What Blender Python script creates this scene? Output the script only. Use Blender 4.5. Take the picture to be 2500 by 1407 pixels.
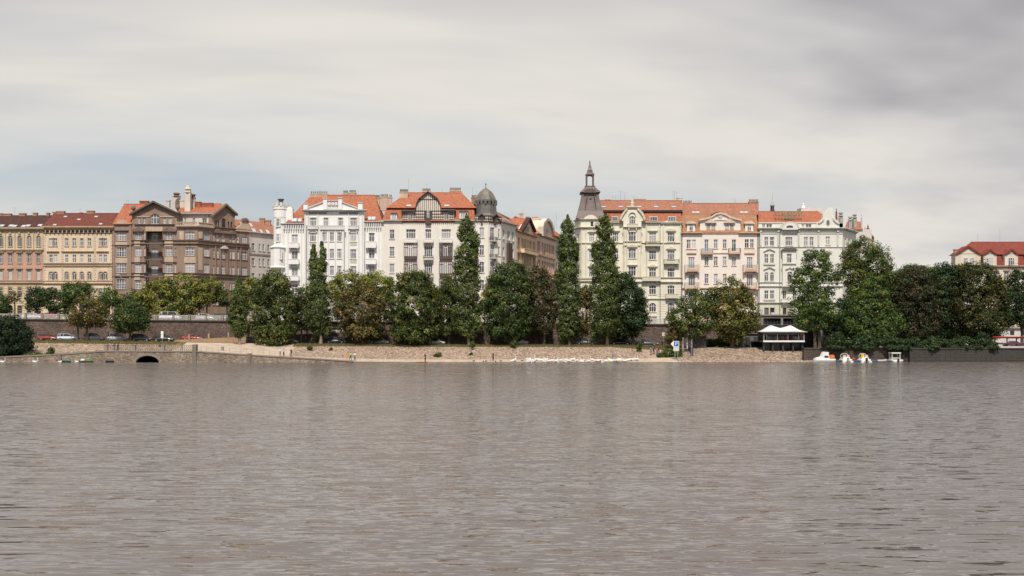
import bpy, math, random
import numpy as np
from mathutils import Vector, Matrix
R = math.radians
random.seed(7); rng = np.random.default_rng(7)
SC = bpy.context.scene; COL = SC.collection
for o in list(bpy.data.objects): bpy.data.objects.remove(o)

# ------------------------------------------------------------------ camera, sky, sun, exposure
F, CX, HY, CZ = 2800.0, 1250.0, 837.0, 4.0          # focal length in photo pixels, principal column, eye line row, eye height
cam = bpy.data.cameras.new('camera'); camo = bpy.data.objects.new('camera', cam); COL.objects.link(camo)
cam.sensor_width = 36.0; cam.lens = 36.0 * F / 2500.0; cam.shift_y = (HY - 703.5) / 2500.0
cam.clip_end = 20000; cam.clip_start = 0.5
camo.location = (0, 0, CZ); camo.rotation_euler = (R(90), 0, 0); SC.camera = camo

SUN_EL, SUN_AZ = 54.0, 4.0        # elevation; azimuth to the left of straight behind the camera
sd = Vector((-math.sin(R(SUN_AZ)) * math.cos(R(SUN_EL)), -math.cos(R(SUN_AZ)) * math.cos(R(SUN_EL)), math.sin(R(SUN_EL))))
sun = bpy.data.lights.new('sun', 'SUN'); sun.energy = 3.7; sun.angle = R(0.8); sun.color = (1.0, 0.93, 0.82)
suno = bpy.data.objects.new('sun', sun); COL.objects.link(suno); suno.rotation_euler = sd.to_track_quat('Z', 'Y').to_euler()
suno.location = (-60, -60, 120)

W = bpy.data.worlds.new('World'); SC.world = W; W.use_nodes = True
wn, wl = W.node_tree.nodes, W.node_tree.links; wn.clear()
def wnode(t, **k):
    n = wn.new(t)
    for a, b in k.items(): setattr(n, a, b)
    return n
w_out = wnode('ShaderNodeOutputWorld'); w_bg = wnode('ShaderNodeBackground'); w_bg.inputs[1].default_value = 0.1
w_sky = wnode('ShaderNodeTexSky', sky_type='NISHITA', sun_disc=False); w_sky.sun_elevation = R(SUN_EL); w_sky.sun_rotation = R(180 + SUN_AZ)
w_sky.air_density = 1.2; w_sky.dust_density = 2.5
w_tc = wnode('ShaderNodeTexCoord'); w_sep = wnode('ShaderNodeSeparateXYZ'); wl.new(w_tc.outputs['Generated'], w_sep.inputs[0])
def wmath(op, a, b=None, c=None):
    n = wnode('ShaderNodeMath', operation=op)
    for i, v in enumerate((a, b, c)):
        if v is None: continue
        if isinstance(v, (int, float)): n.inputs[i].default_value = v
        else: wl.new(v, n.inputs[i])
    return n.outputs[0]
zz = wmath('ADD', wmath('MAXIMUM', w_sep.outputs[2], 0.0), 0.17)      # a flat cloud deck seen from below
w_comb = wnode('ShaderNodeCombineXYZ'); wl.new(wmath('DIVIDE', w_sep.outputs[0], zz), w_comb.inputs[0]); wl.new(wmath('DIVIDE', w_sep.outputs[1], zz), w_comb.inputs[1])
def wnoise(scale, detail, off, stretch=(1, 1, 1), dist=0.0):
    mp = wnode('ShaderNodeMapping'); mp.inputs['Location'].default_value = off; mp.inputs['Scale'].default_value = stretch
    wl.new(w_comb.outputs[0], mp.inputs[0])
    n = wnode('ShaderNodeTexNoise'); n.inputs['Scale'].default_value = scale; n.inputs['Detail'].default_value = detail
    n.inputs['Roughness'].default_value = 0.55; n.inputs['Distortion'].default_value = dist; wl.new(mp.outputs[0], n.inputs['Vector'])
    return n.outputs[0]
def wramp(fac, stops):
    r = wnode('ShaderNodeValToRGB'); cr = r.color_ramp
    while len(cr.elements) < len(stops): cr.elements.new(0.5)
    for e, (p, c) in zip(cr.elements, stops): e.position = p; e.color = (*c, 1)
    wl.new(fac, r.inputs[0]); return r.outputs[0]
def wmix(fac, a, b):
    n = wnode('ShaderNodeMix', data_type='RGBA'); wl.new(fac, n.inputs[0]); wl.new(a, n.inputs[6]); wl.new(b, n.inputs[7]); return n.outputs[2]
CL = 1.0
c_mask = wramp(wnoise(0.30, 5, (36.55, 9.63, 0), (0.8, 1.0, 1), 0.4), [(0.34, (0, 0, 0)), (0.52, (1, 1, 1))])
c_tone = wramp(wnoise(0.42, 5, (38.99, 22.0, 1), (0.75, 1.0, 1), 0.5), [(0.30, (1.9, 1.82, 2.1)), (0.45, (4.9, 4.75, 4.75)), (0.55, (6.35, 6.1, 5.68)), (0.75, (6.75, 6.48, 5.98))])
gap = wnode('ShaderNodeMix', data_type='RGBA', blend_type='MIX'); gap.inputs[0].default_value = 0.5     # thin veil over the clear gaps
wl.new(w_sky.outputs[0], gap.inputs[6]); gap.inputs[7].default_value = (4.5, 4.6, 5.05, 1)
wl.new(wmix(c_mask, gap.outputs[2], c_tone), w_bg.inputs[0]); wl.new(w_bg.outputs[0], w_out.inputs[0])

SC.view_settings.view_transform = 'Standard'; SC.view_settings.look = 'None'; SC.view_settings.gamma = 1.0
SC.view_settings.exposure = 0.3; SC.view_settings.use_curve_mapping = False
SC.cycles.max_bounces = 6; SC.cycles.diffuse_bounces = 3; SC.cycles.glossy_bounces = 3; SC.cycles.transparent_max_bounces = 8
SC.cycles.caustics_reflective = False; SC.cycles.caustics_refractive = False

# ------------------------------------------------------------------ small helpers
def X(px, Y): return (px - CX) / F * Y               # photo column -> metres at depth Y
def Zp(py, Y): return CZ - (py - HY) / F * Y         # photo row -> height at depth Y

def tag(o, label=None, cat=None, group=None, kind=None):
    if label: o['label'] = label
    if cat: o['category'] = cat
    if group: o['group'] = group
    if kind: o['kind'] = kind
    return o
def empty(name, loc, label, cat, group=None):
    o = bpy.data.objects.new(name, None); o.location = loc; o.empty_display_size = 0.5; COL.objects.link(o)
    return tag(o, label, cat, group)
ROOTLOC = {}
def wloc(o):
    v = Vector((0, 0, 0))
    while o is not None: v += o.location; o = o.parent
    return v
class MB:
    """collects faces; T maps builder coordinates to world"""
    def __init__(s, T=None): s.v = []; s.f = []; s.m = []; s.T = T; s.mi = 0
    def add(s, pts, faces):
        b = len(s.v)
        s.v += [s.T(*p) for p in pts] if s.T else [tuple(p) for p in pts]
        s.f += [tuple(i + b for i in f) for f in faces]; s.m += [s.mi] * len(faces); return s
    def box(s, x0, x1, y0, y1, z0, z1):
        return s.add([(x0,y0,z0),(x1,y0,z0),(x1,y1,z0),(x0,y1,z0),(x0,y0,z1),(x1,y0,z1),(x1,y1,z1),(x0,y1,z1)],
                     [(0,3,2,1),(4,5,6,7),(0,1,5,4),(1,2,6,5),(2,3,7,6),(3,0,4,7)])
    def poly(s, pts): return s.add(pts, [tuple(range(len(pts)))])
    def prism(s, uz, d0, d1):
        """outline in (u,z) pushed from depth d0 (front) to d1"""
        n = len(uz); p = [(u, d0, z) for u, z in uz] + [(u, d1, z) for u, z in uz]
        return s.add(p, [tuple(range(n)), tuple(range(2*n-1, n-1, -1))] + [(i, i+n, (i+1) % n + n, (i+1) % n) for i in range(n)])
    def slab(s, xy, z0, z1):
        n = len(xy); p = [(x, y, z0) for x, y in xy] + [(x, y, z1) for x, y in xy]
        return s.add(p, [tuple(range(n-1, -1, -1)), tuple(range(n, 2*n))] + [(i, (i+1) % n, (i+1) % n + n, i+n) for i in range(n)])
    def tube(s, a, b, r0, r1=None, n=6):
        r1 = r0 if r1 is None else r1
        a, b = Vector(a), Vector(b); d = (b - a).normalized(); k = d.orthogonal().normalized(); q = d.cross(k)
        p = [a + (k * math.cos(t) + q * math.sin(t)) * r0 for t in (2*math.pi*i/n for i in range(n))]
        p += [b + (k * math.cos(t) + q * math.sin(t)) * r1 for t in (2*math.pi*i/n for i in range(n))]
        return s.add(p, [(i, (i+1) % n, (i+1) % n + n, i+n) for i in range(n)] + [tuple(range(n-1, -1, -1)), tuple(range(n, 2*n))])
    def lathe(s, c, prof, n=12, rot=0.0, sx=1, sy=1):
        p = []; f = []
        for r, z in prof:
            for i in range(n):
                t = rot + 2*math.pi*i/n; p.append((c[0] + r*math.cos(t)*sx, c[1] + r*math.sin(t)*sy, c[2] + z))
        for j in range(len(prof)-1):
            f += [(j*n+i, j*n+(i+1) % n, (j+1)*n+(i+1) % n, (j+1)*n+i) for i in range(n)]
        f += [tuple(range(n-1, -1, -1)), tuple((len(prof)-1)*n + i for i in range(n))]
        return s.add(p, f)
    def build(s, name, mats, parent=None, smooth=False):
        o = mesh_obj(name, s.v, s.f, mats, parent, smooth)
        if len(o.data.materials) > 1: o.data.polygons.foreach_set('material_index', s.m)
        return o
def mesh_obj(name, v, f, mats, parent=None, smooth=False):
    off = wloc(parent) if parent else Vector((0, 0, 0))
    me = bpy.data.meshes.new(name)
    if parent: v = [(p[0]-off.x, p[1]-off.y, p[2]-off.z) for p in v]
    me.from_pydata(v, [], f)
    for m in (mats if isinstance(mats, (list, tuple)) else [mats]): me.materials.append(m)
    if smooth: me.polygons.foreach_set('use_smooth', [True] * len(me.polygons))
    o = bpy.data.objects.new(name, me); COL.objects.link(o)
    if parent: o.parent = parent
    return o
def copy_tree(o, parent=None):
    c = o.copy(); COL.objects.link(c); c.parent = parent
    for ch in list(o.children): copy_tree(ch, c)
    return c

# ------------------------------------------------------------------ materials
MATS = {}
def newmat(name):
    m = bpy.data.materials.new(name); m.use_nodes = True; nt = m.node_tree
    b = nt.nodes['Principled BSDF']; return m, nt, b
def N(nt, t, **k):
    n = nt.nodes.new(t)
    for a, b in k.items(): setattr(n, a, b)
    return n
def mixc(nt, fac, a, b, mode='MIX'):
    n = N(nt, 'ShaderNodeMix', data_type='RGBA', blend_type=mode)
    for i, v in ((0, fac), (6, a), (7, b)):
        if isinstance(v, (int, float)): n.inputs[i].default_value = v
        elif isinstance(v, tuple): n.inputs[i].default_value = (*v[:3], 1)
        else: nt.links.new(v, n.inputs[i])
    return n.outputs[2]
def noise(nt, scale, detail=3, stretch=(1, 1, 1), rough=0.55):
    g = N(nt, 'ShaderNodeNewGeometry'); mp = N(nt, 'ShaderNodeMapping'); mp.inputs['Scale'].default_value = stretch
    nt.links.new(g.outputs['Position'], mp.inputs[0])
    n = N(nt, 'ShaderNodeTexNoise'); n.inputs['Scale'].default_value = scale; n.inputs['Detail'].default_value = detail; n.inputs['Roughness'].default_value = rough
    nt.links.new(mp.outputs[0], n.inputs['Vector']); return n
def ramp(nt, fac, stops):
    r = N(nt, 'ShaderNodeValToRGB'); cr = r.color_ramp
    while len(cr.elements) < len(stops): cr.elements.new(0.5)
    for e, (p, c) in zip(cr.elements, stops): e.position = p; e.color = (*c, 1) if isinstance(c, tuple) else (c, c, c, 1)
    nt.links.new(fac, r.inputs[0]); return r.outputs[0]
def sc(c, k): return tuple(min(1.0, x * k) for x in c)
def plain(name, col, rough=0.6, var=0.12, scale=1.5, metal=0.0, spec=0.4):
    if name in MATS: return MATS[name]
    m, nt, b = newmat(name)
    n = noise(nt, scale, 3)
    nt.links.new(mixc(nt, ramp(nt, n.outputs[0], [(0.3, 0.0), (0.7, 1.0)]), sc(col, 1-var), sc(col, 1+var)), b.inputs['Base Color'])
    b.inputs['Roughness'].default_value = rough; b.inputs['Metallic'].default_value = metal; b.inputs['Specular IOR Level'].default_value = spec
    MATS[name] = m; return m
def plaster(name, col, dirt=0.35, dcol=(0.16, 0.13, 0.11), patch=0.12):
    """painted render: blotches, rain streaks below ledges, weather stains"""
    if name in MATS: return MATS[name]
    m, nt, b = newmat(name)
    blot = ramp(nt, noise(nt, 0.35, 4).outputs[0], [(0.35, 0.0), (0.65, 1.0)])
    c = mixc(nt, blot, sc(col, 1 - patch), sc(col, 1 + patch * 0.4))
    st = ramp(nt, noise(nt, 1.0, 4, (1.3, 1.3, 0.10)).outputs[0], [(0.47, 0.0), (0.74, min(1.0, dirt * 1.25))])
    c = mixc(nt, st, c, mixc(nt, 0.55, col, dcol))
    fine = ramp(nt, noise(nt, 5.0, 3).outputs[0], [(0.48, 0.0), (0.78, dirt * 0.6)])
    c = mixc(nt, fine, c, mixc(nt, 0.6, col, dcol))
    nt.links.new(c, b.inputs['Base Color']); b.inputs['Roughness'].default_value = 0.9; b.inputs['Specular IOR Level'].default_value = 0.2
    bp = N(nt, 'ShaderNodeBump'); bp.inputs['Strength'].default_value = 0.25; bp.inputs['Distance'].default_value = 0.05
    nt.links.new(noise(nt, 6, 4).outputs[0], bp.inputs['Height']); nt.links.new(bp.outputs[0], b.inputs['Normal'])
    MATS[name] = m; return m
def tiles(name, col, var=0.35):
    """clay roof: courses of tiles a third of a metre deep, weathered in patches"""
    if name in MATS: return MATS[name]
    m, nt, b = newmat(name)
    g = N(nt, 'ShaderNodeNewGeometry'); sp = N(nt, 'ShaderNodeSeparateXYZ'); nt.links.new(g.outputs['Position'], sp.inputs[0])
    cb = N(nt, 'ShaderNodeCombineXYZ')
    ad = N(nt, 'ShaderNodeMath', operation='MULTIPLY_ADD'); nt.links.new(sp.outputs[1], ad.inputs[0]); ad.inputs[1].default_value = 0.35; nt.links.new(sp.outputs[0], ad.inputs[2])
    nt.links.new(ad.outputs[0], cb.inputs[0]); nt.links.new(sp.outputs[2], cb.inputs[1])
    br = N(nt, 'ShaderNodeTexBrick'); nt.links.new(cb.outputs[0], br.inputs['Vector'])
    br.inputs['Scale'].default_value = 1.0; br.inputs['Brick Width'].default_value = 0.36; br.inputs['Row Height'].default_value = 0.34; br.inputs['Mortar Size'].default_value = 0.03
    br.inputs['Color1'].default_value = (*sc(col, 1 + var * 0.5), 1); br.inputs['Color2'].default_value = (*sc(col, 1 - var * 0.6), 1); br.inputs['Mortar'].default_value = (*sc(col, 0.42), 1)
    old = ramp(nt, noise(nt, 0.5, 5).outputs[0], [(0.4, 0.0), (0.75, 0.55)])
    c = mixc(nt, old, br.outputs[0], sc((col[0]*0.55, col[1]*0.7, col[2]*0.9), 1.0))
    st = ramp(nt, noise(nt, 1.2, 3, (1.5, 1.5, 0.2)).outputs[0], [(0.55, 0.0), (0.8, 0.4)])
    c = mixc(nt, st, c, sc(col, 0.5))
    nt.links.new(c, b.inputs['Base Color']); b.inputs['Roughness'].default_value = 0.85; b.inputs['Specular IOR Level'].default_value = 0.25
    bp = N(nt, 'ShaderNodeBump'); bp.inputs['Strength'].default_value = 0.6; bp.inputs['Distance'].default_value = 0.06
    nt.links.new(br.outputs['Fac'], bp.inputs['Height']); bp.invert = True; nt.links.new(bp.outputs[0], b.inputs['Normal'])
    MATS[name] = m; return m
def stone(name, c1, c2, scale=1.6, joint=0.35, bump=0.5, stretch=(1, 1, 1.3)):
    """rubble masonry: cells of differing tone with sunken joints"""
    if name in MATS: return MATS[name]
    m, nt, b = newmat(name)
    g = N(nt, 'ShaderNodeNewGeometry'); mp = N(nt, 'ShaderNodeMapping'); mp.inputs['Scale'].default_value = stretch; nt.links.new(g.outputs['Position'], mp.inputs[0])
    vo = N(nt, 'ShaderNodeTexVoronoi'); vo.inputs['Scale'].default_value = scale; nt.links.new(mp.outputs[0], vo.inputs['Vector'])
    ve = N(nt, 'ShaderNodeTexVoronoi', feature='DISTANCE_TO_EDGE'); ve.inputs['Scale'].default_value = scale; nt.links.new(mp.outputs[0], ve.inputs['Vector'])
    bw = N(nt, 'ShaderNodeSeparateColor'); nt.links.new(vo.outputs['Color'], bw.inputs[0])
    c = mixc(nt, bw.outputs[0], c1, c2)
    c = mixc(nt, ramp(nt, noise(nt, 0.3, 5).outputs[0], [(0.4, 0.0), (0.75, 0.6)]), c, sc(c1, 0.6))
    c = mixc(nt, ramp(nt, ve.outputs['Distance'], [(0.0, joint), (0.09, 0.0)]), c, sc(c1, 0.35))
    nt.links.new(c, b.inputs['Base Color']); b.inputs['Roughness'].default_value = 0.95; b.inputs['Specular IOR Level'].default_value = 0.15
    bp = N(nt, 'ShaderNodeBump'); bp.inputs['Strength'].default_value = bump; bp.inputs['Distance'].default_value = 0.15
    nt.links.new(ramp(nt, ve.outputs['Distance'], [(0.0, 0.0), (0.15, 1.0)]), bp.inputs['Height']); nt.links.new(bp.outputs[0], b.inputs['Normal'])
    MATS[name] = m; return m
def ground(name, stops, scale=0.6, rough=0.95, bump=0.3, fscale=7):
    if name in MATS: return MATS[name]
    m, nt, b = newmat(name)
    n1 = noise(nt, scale, 6, rough=0.65)
    c = ramp(nt, n1.outputs[0], stops)
    c = mixc(nt, ramp(nt, noise(nt, fscale, 3).outputs[0], [(0.45, 0.0), (0.7, 0.45)]), c, sc(stops[0][1], 0.6))
    nt.links.new(c, b.inputs['Base Color']); b.inputs['Roughness'].default_value = rough; b.inputs['Specular IOR Level'].default_value = 0.15
    bp = N(nt, 'ShaderNodeBump'); bp.inputs['Strength'].default_value = bump; bp.inputs['Distance'].default_value = 0.1
    nt.links.new(noise(nt, fscale, 4).outputs[0], bp.inputs['Height']); nt.links.new(bp.outputs[0], b.inputs['Normal'])
    MATS[name] = m; return m
def panemat(name, dark, light, cut=0.62):
    """window glass: dark room behind, pale blinds or curtains in some rooms; gloss on top"""
    if name in MATS: return MATS[name]
    m, nt, b = newmat(name)
    oi = N(nt, 'ShaderNodeObjectInfo')
    c = ramp(nt, oi.outputs['Random'], [(0.0, sc(dark, 0.3)), (0.3, sc(dark, 0.8)), (cut - 0.04, sc(dark, 1.5)), (cut + 0.06, mixt(dark, light, 0.6)), (0.93, light), (1.0, sc(light, 1.4))])
    cu = ramp(nt, noise(nt, 1.6, 2, (2.2, 2.2, 0.35)).outputs[0], [(0.42, 0.0), (0.62, 0.5)])
    c = mixc(nt, cu, c, light)
    nt.links.new(c, b.inputs['Base Color']); b.inputs['Roughness'].default_value = 0.06; b.inputs['IOR'].default_value = 1.5
    bp = N(nt, 'ShaderNodeBump'); bp.inputs['Strength'].default_value = 0.06; bp.inputs['Distance'].default_value = 0.1
    nt.links.new(noise(nt, 0.8, 1).outputs[0], bp.inputs['Height']); nt.links.new(bp.outputs[0], b.inputs['Normal'])
    MATS[name] = m; return m
def mixt(a, b, k): return tuple(x * (1-k) + y * k for x, y in zip(a, b))
def leafmat():
    m, nt, b = newmat('leaves'); nt.nodes.remove(b); out = nt.nodes['Material Output']
    at = N(nt, 'ShaderNodeAttribute'); at.attribute_name = 'tint'
    df = N(nt, 'ShaderNodeBsdfDiffuse'); tr = N(nt, 'ShaderNodeBsdfTranslucent'); gl = N(nt, 'ShaderNodeBsdfGlossy')
    nt.links.new(at.outputs['Color'], df.inputs[0]); nt.links.new(mixc(nt, 1.0, at.outputs['Color'], (1.0, 0.95, 0.45), 'MULTIPLY'), tr.inputs[0])
    gl.inputs['Roughness'].default_value = 0.5; gl.inputs[0].default_value = (0.8, 0.85, 0.8, 1)
    m1 = N(nt, 'ShaderNodeMixShader'); m1.inputs[0].default_value = 0.33; nt.links.new(df.outputs[0], m1.inputs[1]); nt.links.new(tr.outputs[0], m1.inputs[2])
    m2 = N(nt, 'ShaderNodeMixShader'); m2.inputs[0].default_value = 0.012; nt.links.new(m1.outputs[0], m2.inputs[1]); nt.links.new(gl.outputs[0], m2.inputs[2])
    nt.links.new(m2.outputs[0], out.inputs[0]); return m
def tintmat(name, rough=0.9):
    m, nt, b = newmat(name); at = N(nt, 'ShaderNodeAttribute'); at.attribute_name = 'tint'
    c = mixc(nt, ramp(nt, noise(nt, 6, 3).outputs[0], [(0.4, 0.0), (0.7, 0.4)]), at.outputs['Color'], (0.12, 0.09, 0.075))
    nt.links.new(c, b.inputs['Base Color']); b.inputs['Roughness'].default_value = rough; b.inputs['Specular IOR Level'].default_value = 0.15; return m
LEAF = leafmat(); ROCK = tintmat('loose_stones')
PANE = panemat('glass_dim', (0.075, 0.07, 0.085), (0.34, 0.33, 0.34)); PANE_B = panemat('glass_curtained', (0.16, 0.15, 0.15), (0.5, 0.48, 0.46), 0.4)
PANE_D = panemat('glass_dark', (0.03, 0.03, 0.035), (0.16, 0.15, 0.16), 0.75)
WHITE = plain('white_paint', (0.72, 0.71, 0.69), 0.55, 0.06); OFFW = plain('aged_white_paint', (0.55, 0.53, 0.5), 0.6, 0.1)
DARKW = plain('dark_timber', (0.085, 0.055, 0.048), 0.7, 0.25); IRON = plain('dark_iron', (0.05, 0.048, 0.05), 0.5, 0.2); GREYM = plain('grey_metal', (0.30, 0.30, 0.31), 0.45, 0.12)
LEAD = plain('weathered_lead', (0.11, 0.105, 0.10), 0.55, 0.25, 0.8); BRICKC = plaster('chimney_brick', (0.38, 0.22, 0.15), 0.5); CREAMC = plaster('chimney_render', (0.55, 0.42, 0.32), 0.45)
SOOT = plain('sooty_clay', (0.16, 0.10, 0.08), 0.9, 0.3); BARK = plain('bark', (0.10, 0.078, 0.06), 0.95, 0.35, 4)
BARKP = plain('pale_bark', (0.26, 0.2, 0.15), 0.95, 0.3, 4)

# ------------------------------------------------------------------ terrain
KP = [-260, 0, 150, 255, 478, 600, 700, 860, 1000, 1250, 1500, 1570, 1640, 1690, 1860, 1985]
KX = [X(p, 242) for p in KP]
KY = [231.9, 233.0, 237.5, 247.0, 250.0, 262.3]
KZ = [[0.95,1.0,1.55,2.2,2.1,1.5,1.0,-0.10,-.12,-.12,-.12,-.12,-.12,-.12,-.12,-.12],
      [0.95,1.0,1.55,2.2,2.1,1.5,1.0,.20,.06,.06,.06,.06,.06,.06,.06,.06],
      [1.0,1.1,1.65,2.3,2.3,1.75,1.3,.75,.55,.55,.6,.7,.9,.45,.4,.4],
      [4.1,4.0,3.85,3.7,3.4,3.3,3.15,3.2,3.1,3.1,3.05,2.6,2.5,2.95,2.9,2.8],
      [4.5,4.5,4.4,4.3,4.0,3.85,3.75,3.7,3.55,3.5,3.45,3.3,3.2,3.05,3.0,2.9],
      [4.6,4.6,4.5,4.4,4.1,3.95,3.85,3.8,3.6,3.55,3.5,3.4,3.3,3.1,3.0,2.9]]
def zg(x, Y): return float(np.interp(Y, KY, [np.interp(x, KX, r) for r in KZ]))
def ZS(x): return 9.45 - (x / 262 * F + CX) * 0.00078       # level of the embankment street
def strip(name, Y0, Y1, nx, ny, mat, amp=0.0, lift=0.0, x0=KX[0], x1=KX[-1]):
    xs = np.linspace(x0, x1, nx); ys = np.linspace(Y0, Y1, ny); v = []; f = []
    for j, y in enumerate(ys):
        for i, x in enumerate(xs):
            e = amp * (random.random() - 0.5) if 0 < j < ny-1 else 0.0
            v.append((x, y, zg(x, y) + lift + e))
    for j in range(ny-1):
        for i in range(nx-1): a = j*nx + i; f.append((a, a+1, a+1+nx, a+nx))
    return tag(mesh_obj(name, v, f, mat, smooth=True), kind='structure')

# river: still, rippled brown water
m, nt, b = newmat('river_water')
def wavevec(scale, stretch, detail, rot=0.0):
    g = N(nt, 'ShaderNodeNewGeometry'); mp = N(nt, 'ShaderNodeMapping'); mp.inputs['Scale'].default_value = stretch; mp.inputs['Rotation'].default_value = (0, 0, rot)
    nt.links.new(g.outputs['Position'], mp.inputs[0])
    n = N(nt, 'ShaderNodeTexNoise'); n.inputs['Scale'].default_value = scale; n.inputs['Detail'].default_value = detail; n.inputs['Roughness'].default_value = 0.6; n.inputs['Distortion'].default_value = 0.3
    nt.links.new(mp.outputs[0], n.inputs['Vector'])
    s = N(nt, 'ShaderNodeVectorMath', operation='SUBTRACT'); nt.links.new(n.outputs['Color'], s.inputs[0]); s.inputs[1].default_value = (0.5, 0.5, 0.5); return s.outputs[0]
def vscale(v, k):
    s = N(nt, 'ShaderNodeVectorMath', operation='MULTIPLY'); nt.links.new(v, s.inputs[0]); s.inputs[1].default_value = k; return s.outputs[0]
def vadd(a, b_):
    s = N(nt, 'ShaderNodeVectorMath', operation='ADD'); nt.links.new(a, s.inputs[0])
    if isinstance(b_, tuple): s.inputs[1].default_value = b_
    else: nt.links.new(b_, s.inputs[1])
    return s.outputs[0]
def wavefac(stretch, detail, rot, dist=0.4):
    g = N(nt, 'ShaderNodeNewGeometry'); mp = N(nt, 'ShaderNodeMapping'); mp.inputs['Scale'].default_value = (*stretch, 1); mp.inputs['Rotation'].default_value = (0, 0, rot)
    nt.links.new(g.outputs['Position'], mp.inputs[0]); n = N(nt, 'ShaderNodeTexNoise'); n.inputs['Scale'].default_value = 1.0; n.inputs['Detail'].default_value = detail; n.inputs['Roughness'].default_value = 0.55; n.inputs['Distortion'].default_value = dist
    nt.links.new(mp.outputs[0], n.inputs['Vector']); return n.outputs[0]
def fmath(op, a_, b_):
    n = N(nt, 'ShaderNodeMath', operation=op)
    for i, v in enumerate((a_, b_)):
        if isinstance(v, (int, float)): n.inputs[i].default_value = v
        else: nt.links.new(v, n.inputs[i])
    return n.outputs[0]
# ripples: long gentle backs, short steep faces; gusts roughen whole patches
f1, f2_, f3, gu = wavefac((0.75, 3.8), 2.0, R(5)), wavefac((2.0, 8.0), 2.0, R(-4)), wavefac((0.2, 0.9), 2.0, R(7)), wavefac((0.02, 0.07), 3.0, 0.0)
spike = ramp(nt, fmath('ADD', fmath('ADD', fmath('MULTIPLY', f1, 0.55), fmath('MULTIPLY', f2_, 0.25)), fmath('MULTIPLY', f3, 0.20)), [(0.51, 0.0), (0.54, 0.5), (0.57, 1.0)])
gust = ramp(nt, gu, [(0.35, 0.5), (0.65, 1.2)])
front = ramp(nt, fmath('ADD', fmath('ADD', fmath('MULTIPLY', wavefac((0.62, 3.4), 2.0, R(3)), 0.6), fmath('MULTIPLY', f2_, 0.2)), fmath('MULTIPLY', f3, 0.20)), [(0.525, 0.0), (0.55, 0.5), (0.58, 1.0)])
sy = fmath('SUBTRACT', fmath('ADD', fmath('ADD', fmath('MULTIPLY', fmath('SUBTRACT', f2_, 0.5), 0.65), fmath('ADD', fmath('MULTIPLY', fmath('SUBTRACT', f3, 0.5), 0.2), fmath('MULTIPLY', fmath('MULTIPLY', front, gust), 0.75))), 0.095), fmath('MULTIPLY', fmath('MULTIPLY', spike, gust), 0.26))
sx = fmath('MULTIPLY', fmath('SUBTRACT', wavefac((0.9, 1.6), 2.0, 0.3), 0.5), 0.25)
cmb = N(nt, 'ShaderNodeCombineXYZ'); nt.links.new(sx, cmb.inputs[0]); nt.links.new(fmath('MULTIPLY', sy, -1.0), cmb.inputs[1]); sl = cmb.outputs[0]
nv = N(nt, 'ShaderNodeVectorMath', operation='NORMALIZE'); nt.links.new(vadd(sl, (0.0, 0.0, 1.0)), nv.inputs[0])
nt.links.new(nv.outputs[0], b.inputs['Normal'])
b.inputs['Base Color'].default_value = (0.112, 0.095, 0.090, 1); b.inputs['Roughness'].default_value = 0.06; b.inputs['IOR'].default_value = 2.0
WATER = m
tag(mesh_obj('river', [(-1600, -500, 0), (1600, -500, 0), (1600, 245, 0), (-1600, 245, 0)], [(0, 1, 2, 3)], WATER), kind='structure')

SAND = ground('trodden_sand', [(0.3, (0.33, 0.265, 0.205)), (0.55, (0.46, 0.375, 0.30)), (0.75, (0.54, 0.45, 0.365))], 0.5)
BANKM = ground('bank_rubble_soil', [(0.3, (0.17, 0.13, 0.10)), (0.5, (0.33, 0.25, 0.19)), (0.75, (0.42, 0.32, 0.25))], 0.35, fscale=3.0, bump=0.6)
GRASSM = ground('dry_grass', [(0.3, (0.075, 0.075, 0.03)), (0.5, (0.15, 0.13, 0.055)), (0.75, (0.25, 0.19, 0.11))], 0.25, fscale=6)
ASPH = ground('worn_asphalt', [(0.3, (0.05, 0.048, 0.046)), (0.7, (0.085, 0.08, 0.076))], 0.4)
EARTH = ground('earth', [(0.3, (0.06, 0.05, 0.035)), (0.7, (0.11, 0.095, 0.06))], 0.3)
strip('wet_shore', 231.9, 233.05, 420, 3, ground('wet_silt', [(0.3, (0.10, 0.075, 0.06)), (0.7, (0.20, 0.155, 0.125))], 0.9), 0.0); strip('shore_path', 233.05, 237.5, 420, 5, SAND, 0.03)
strip('river_bank', 237.5, 247.0, 260, 16, BANKM, 0.16, x1=X(430, 242))
strip('sandy_slope', 237.5, 250.0, 120, 10, SAND, 0.05, x0=X(430, 242), x1=X(712, 242))
strip('river_bank', 237.5, 247.0, 460, 16, BANKM, 0.16, x0=X(712, 242))
strip('grass_verge', 247.0, 250.0, 200, 4, GRASSM, 0.06, x1=X(430, 242)); strip('grass_verge', 247.0, 250.0, 320, 4, GRASSM, 0.06, x0=X(712, 242))
strip('parking_lane', 250.0, 262.3, 120, 4, ASPH)
tag(mesh_obj('ground', [(X(1985, 242), 236.2, 2.88), (3500, 236.2, 2.88), (3500, 6000, 2.88), (-3500, 6000, 2.88), (-3500, 262.5, 2.88), (X(1985, 242), 262.5, 2.88)],
             [(0, 1, 2, 3, 4, 5)], EARTH), kind='structure')
tag(mesh_obj('river_bed', [(-1600, -500, -3), (1600, -500, -3), (1600, 245, -3), (-1600, 245, -3)], [(0, 1, 2, 3)], EARTH), kind='structure')

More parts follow.
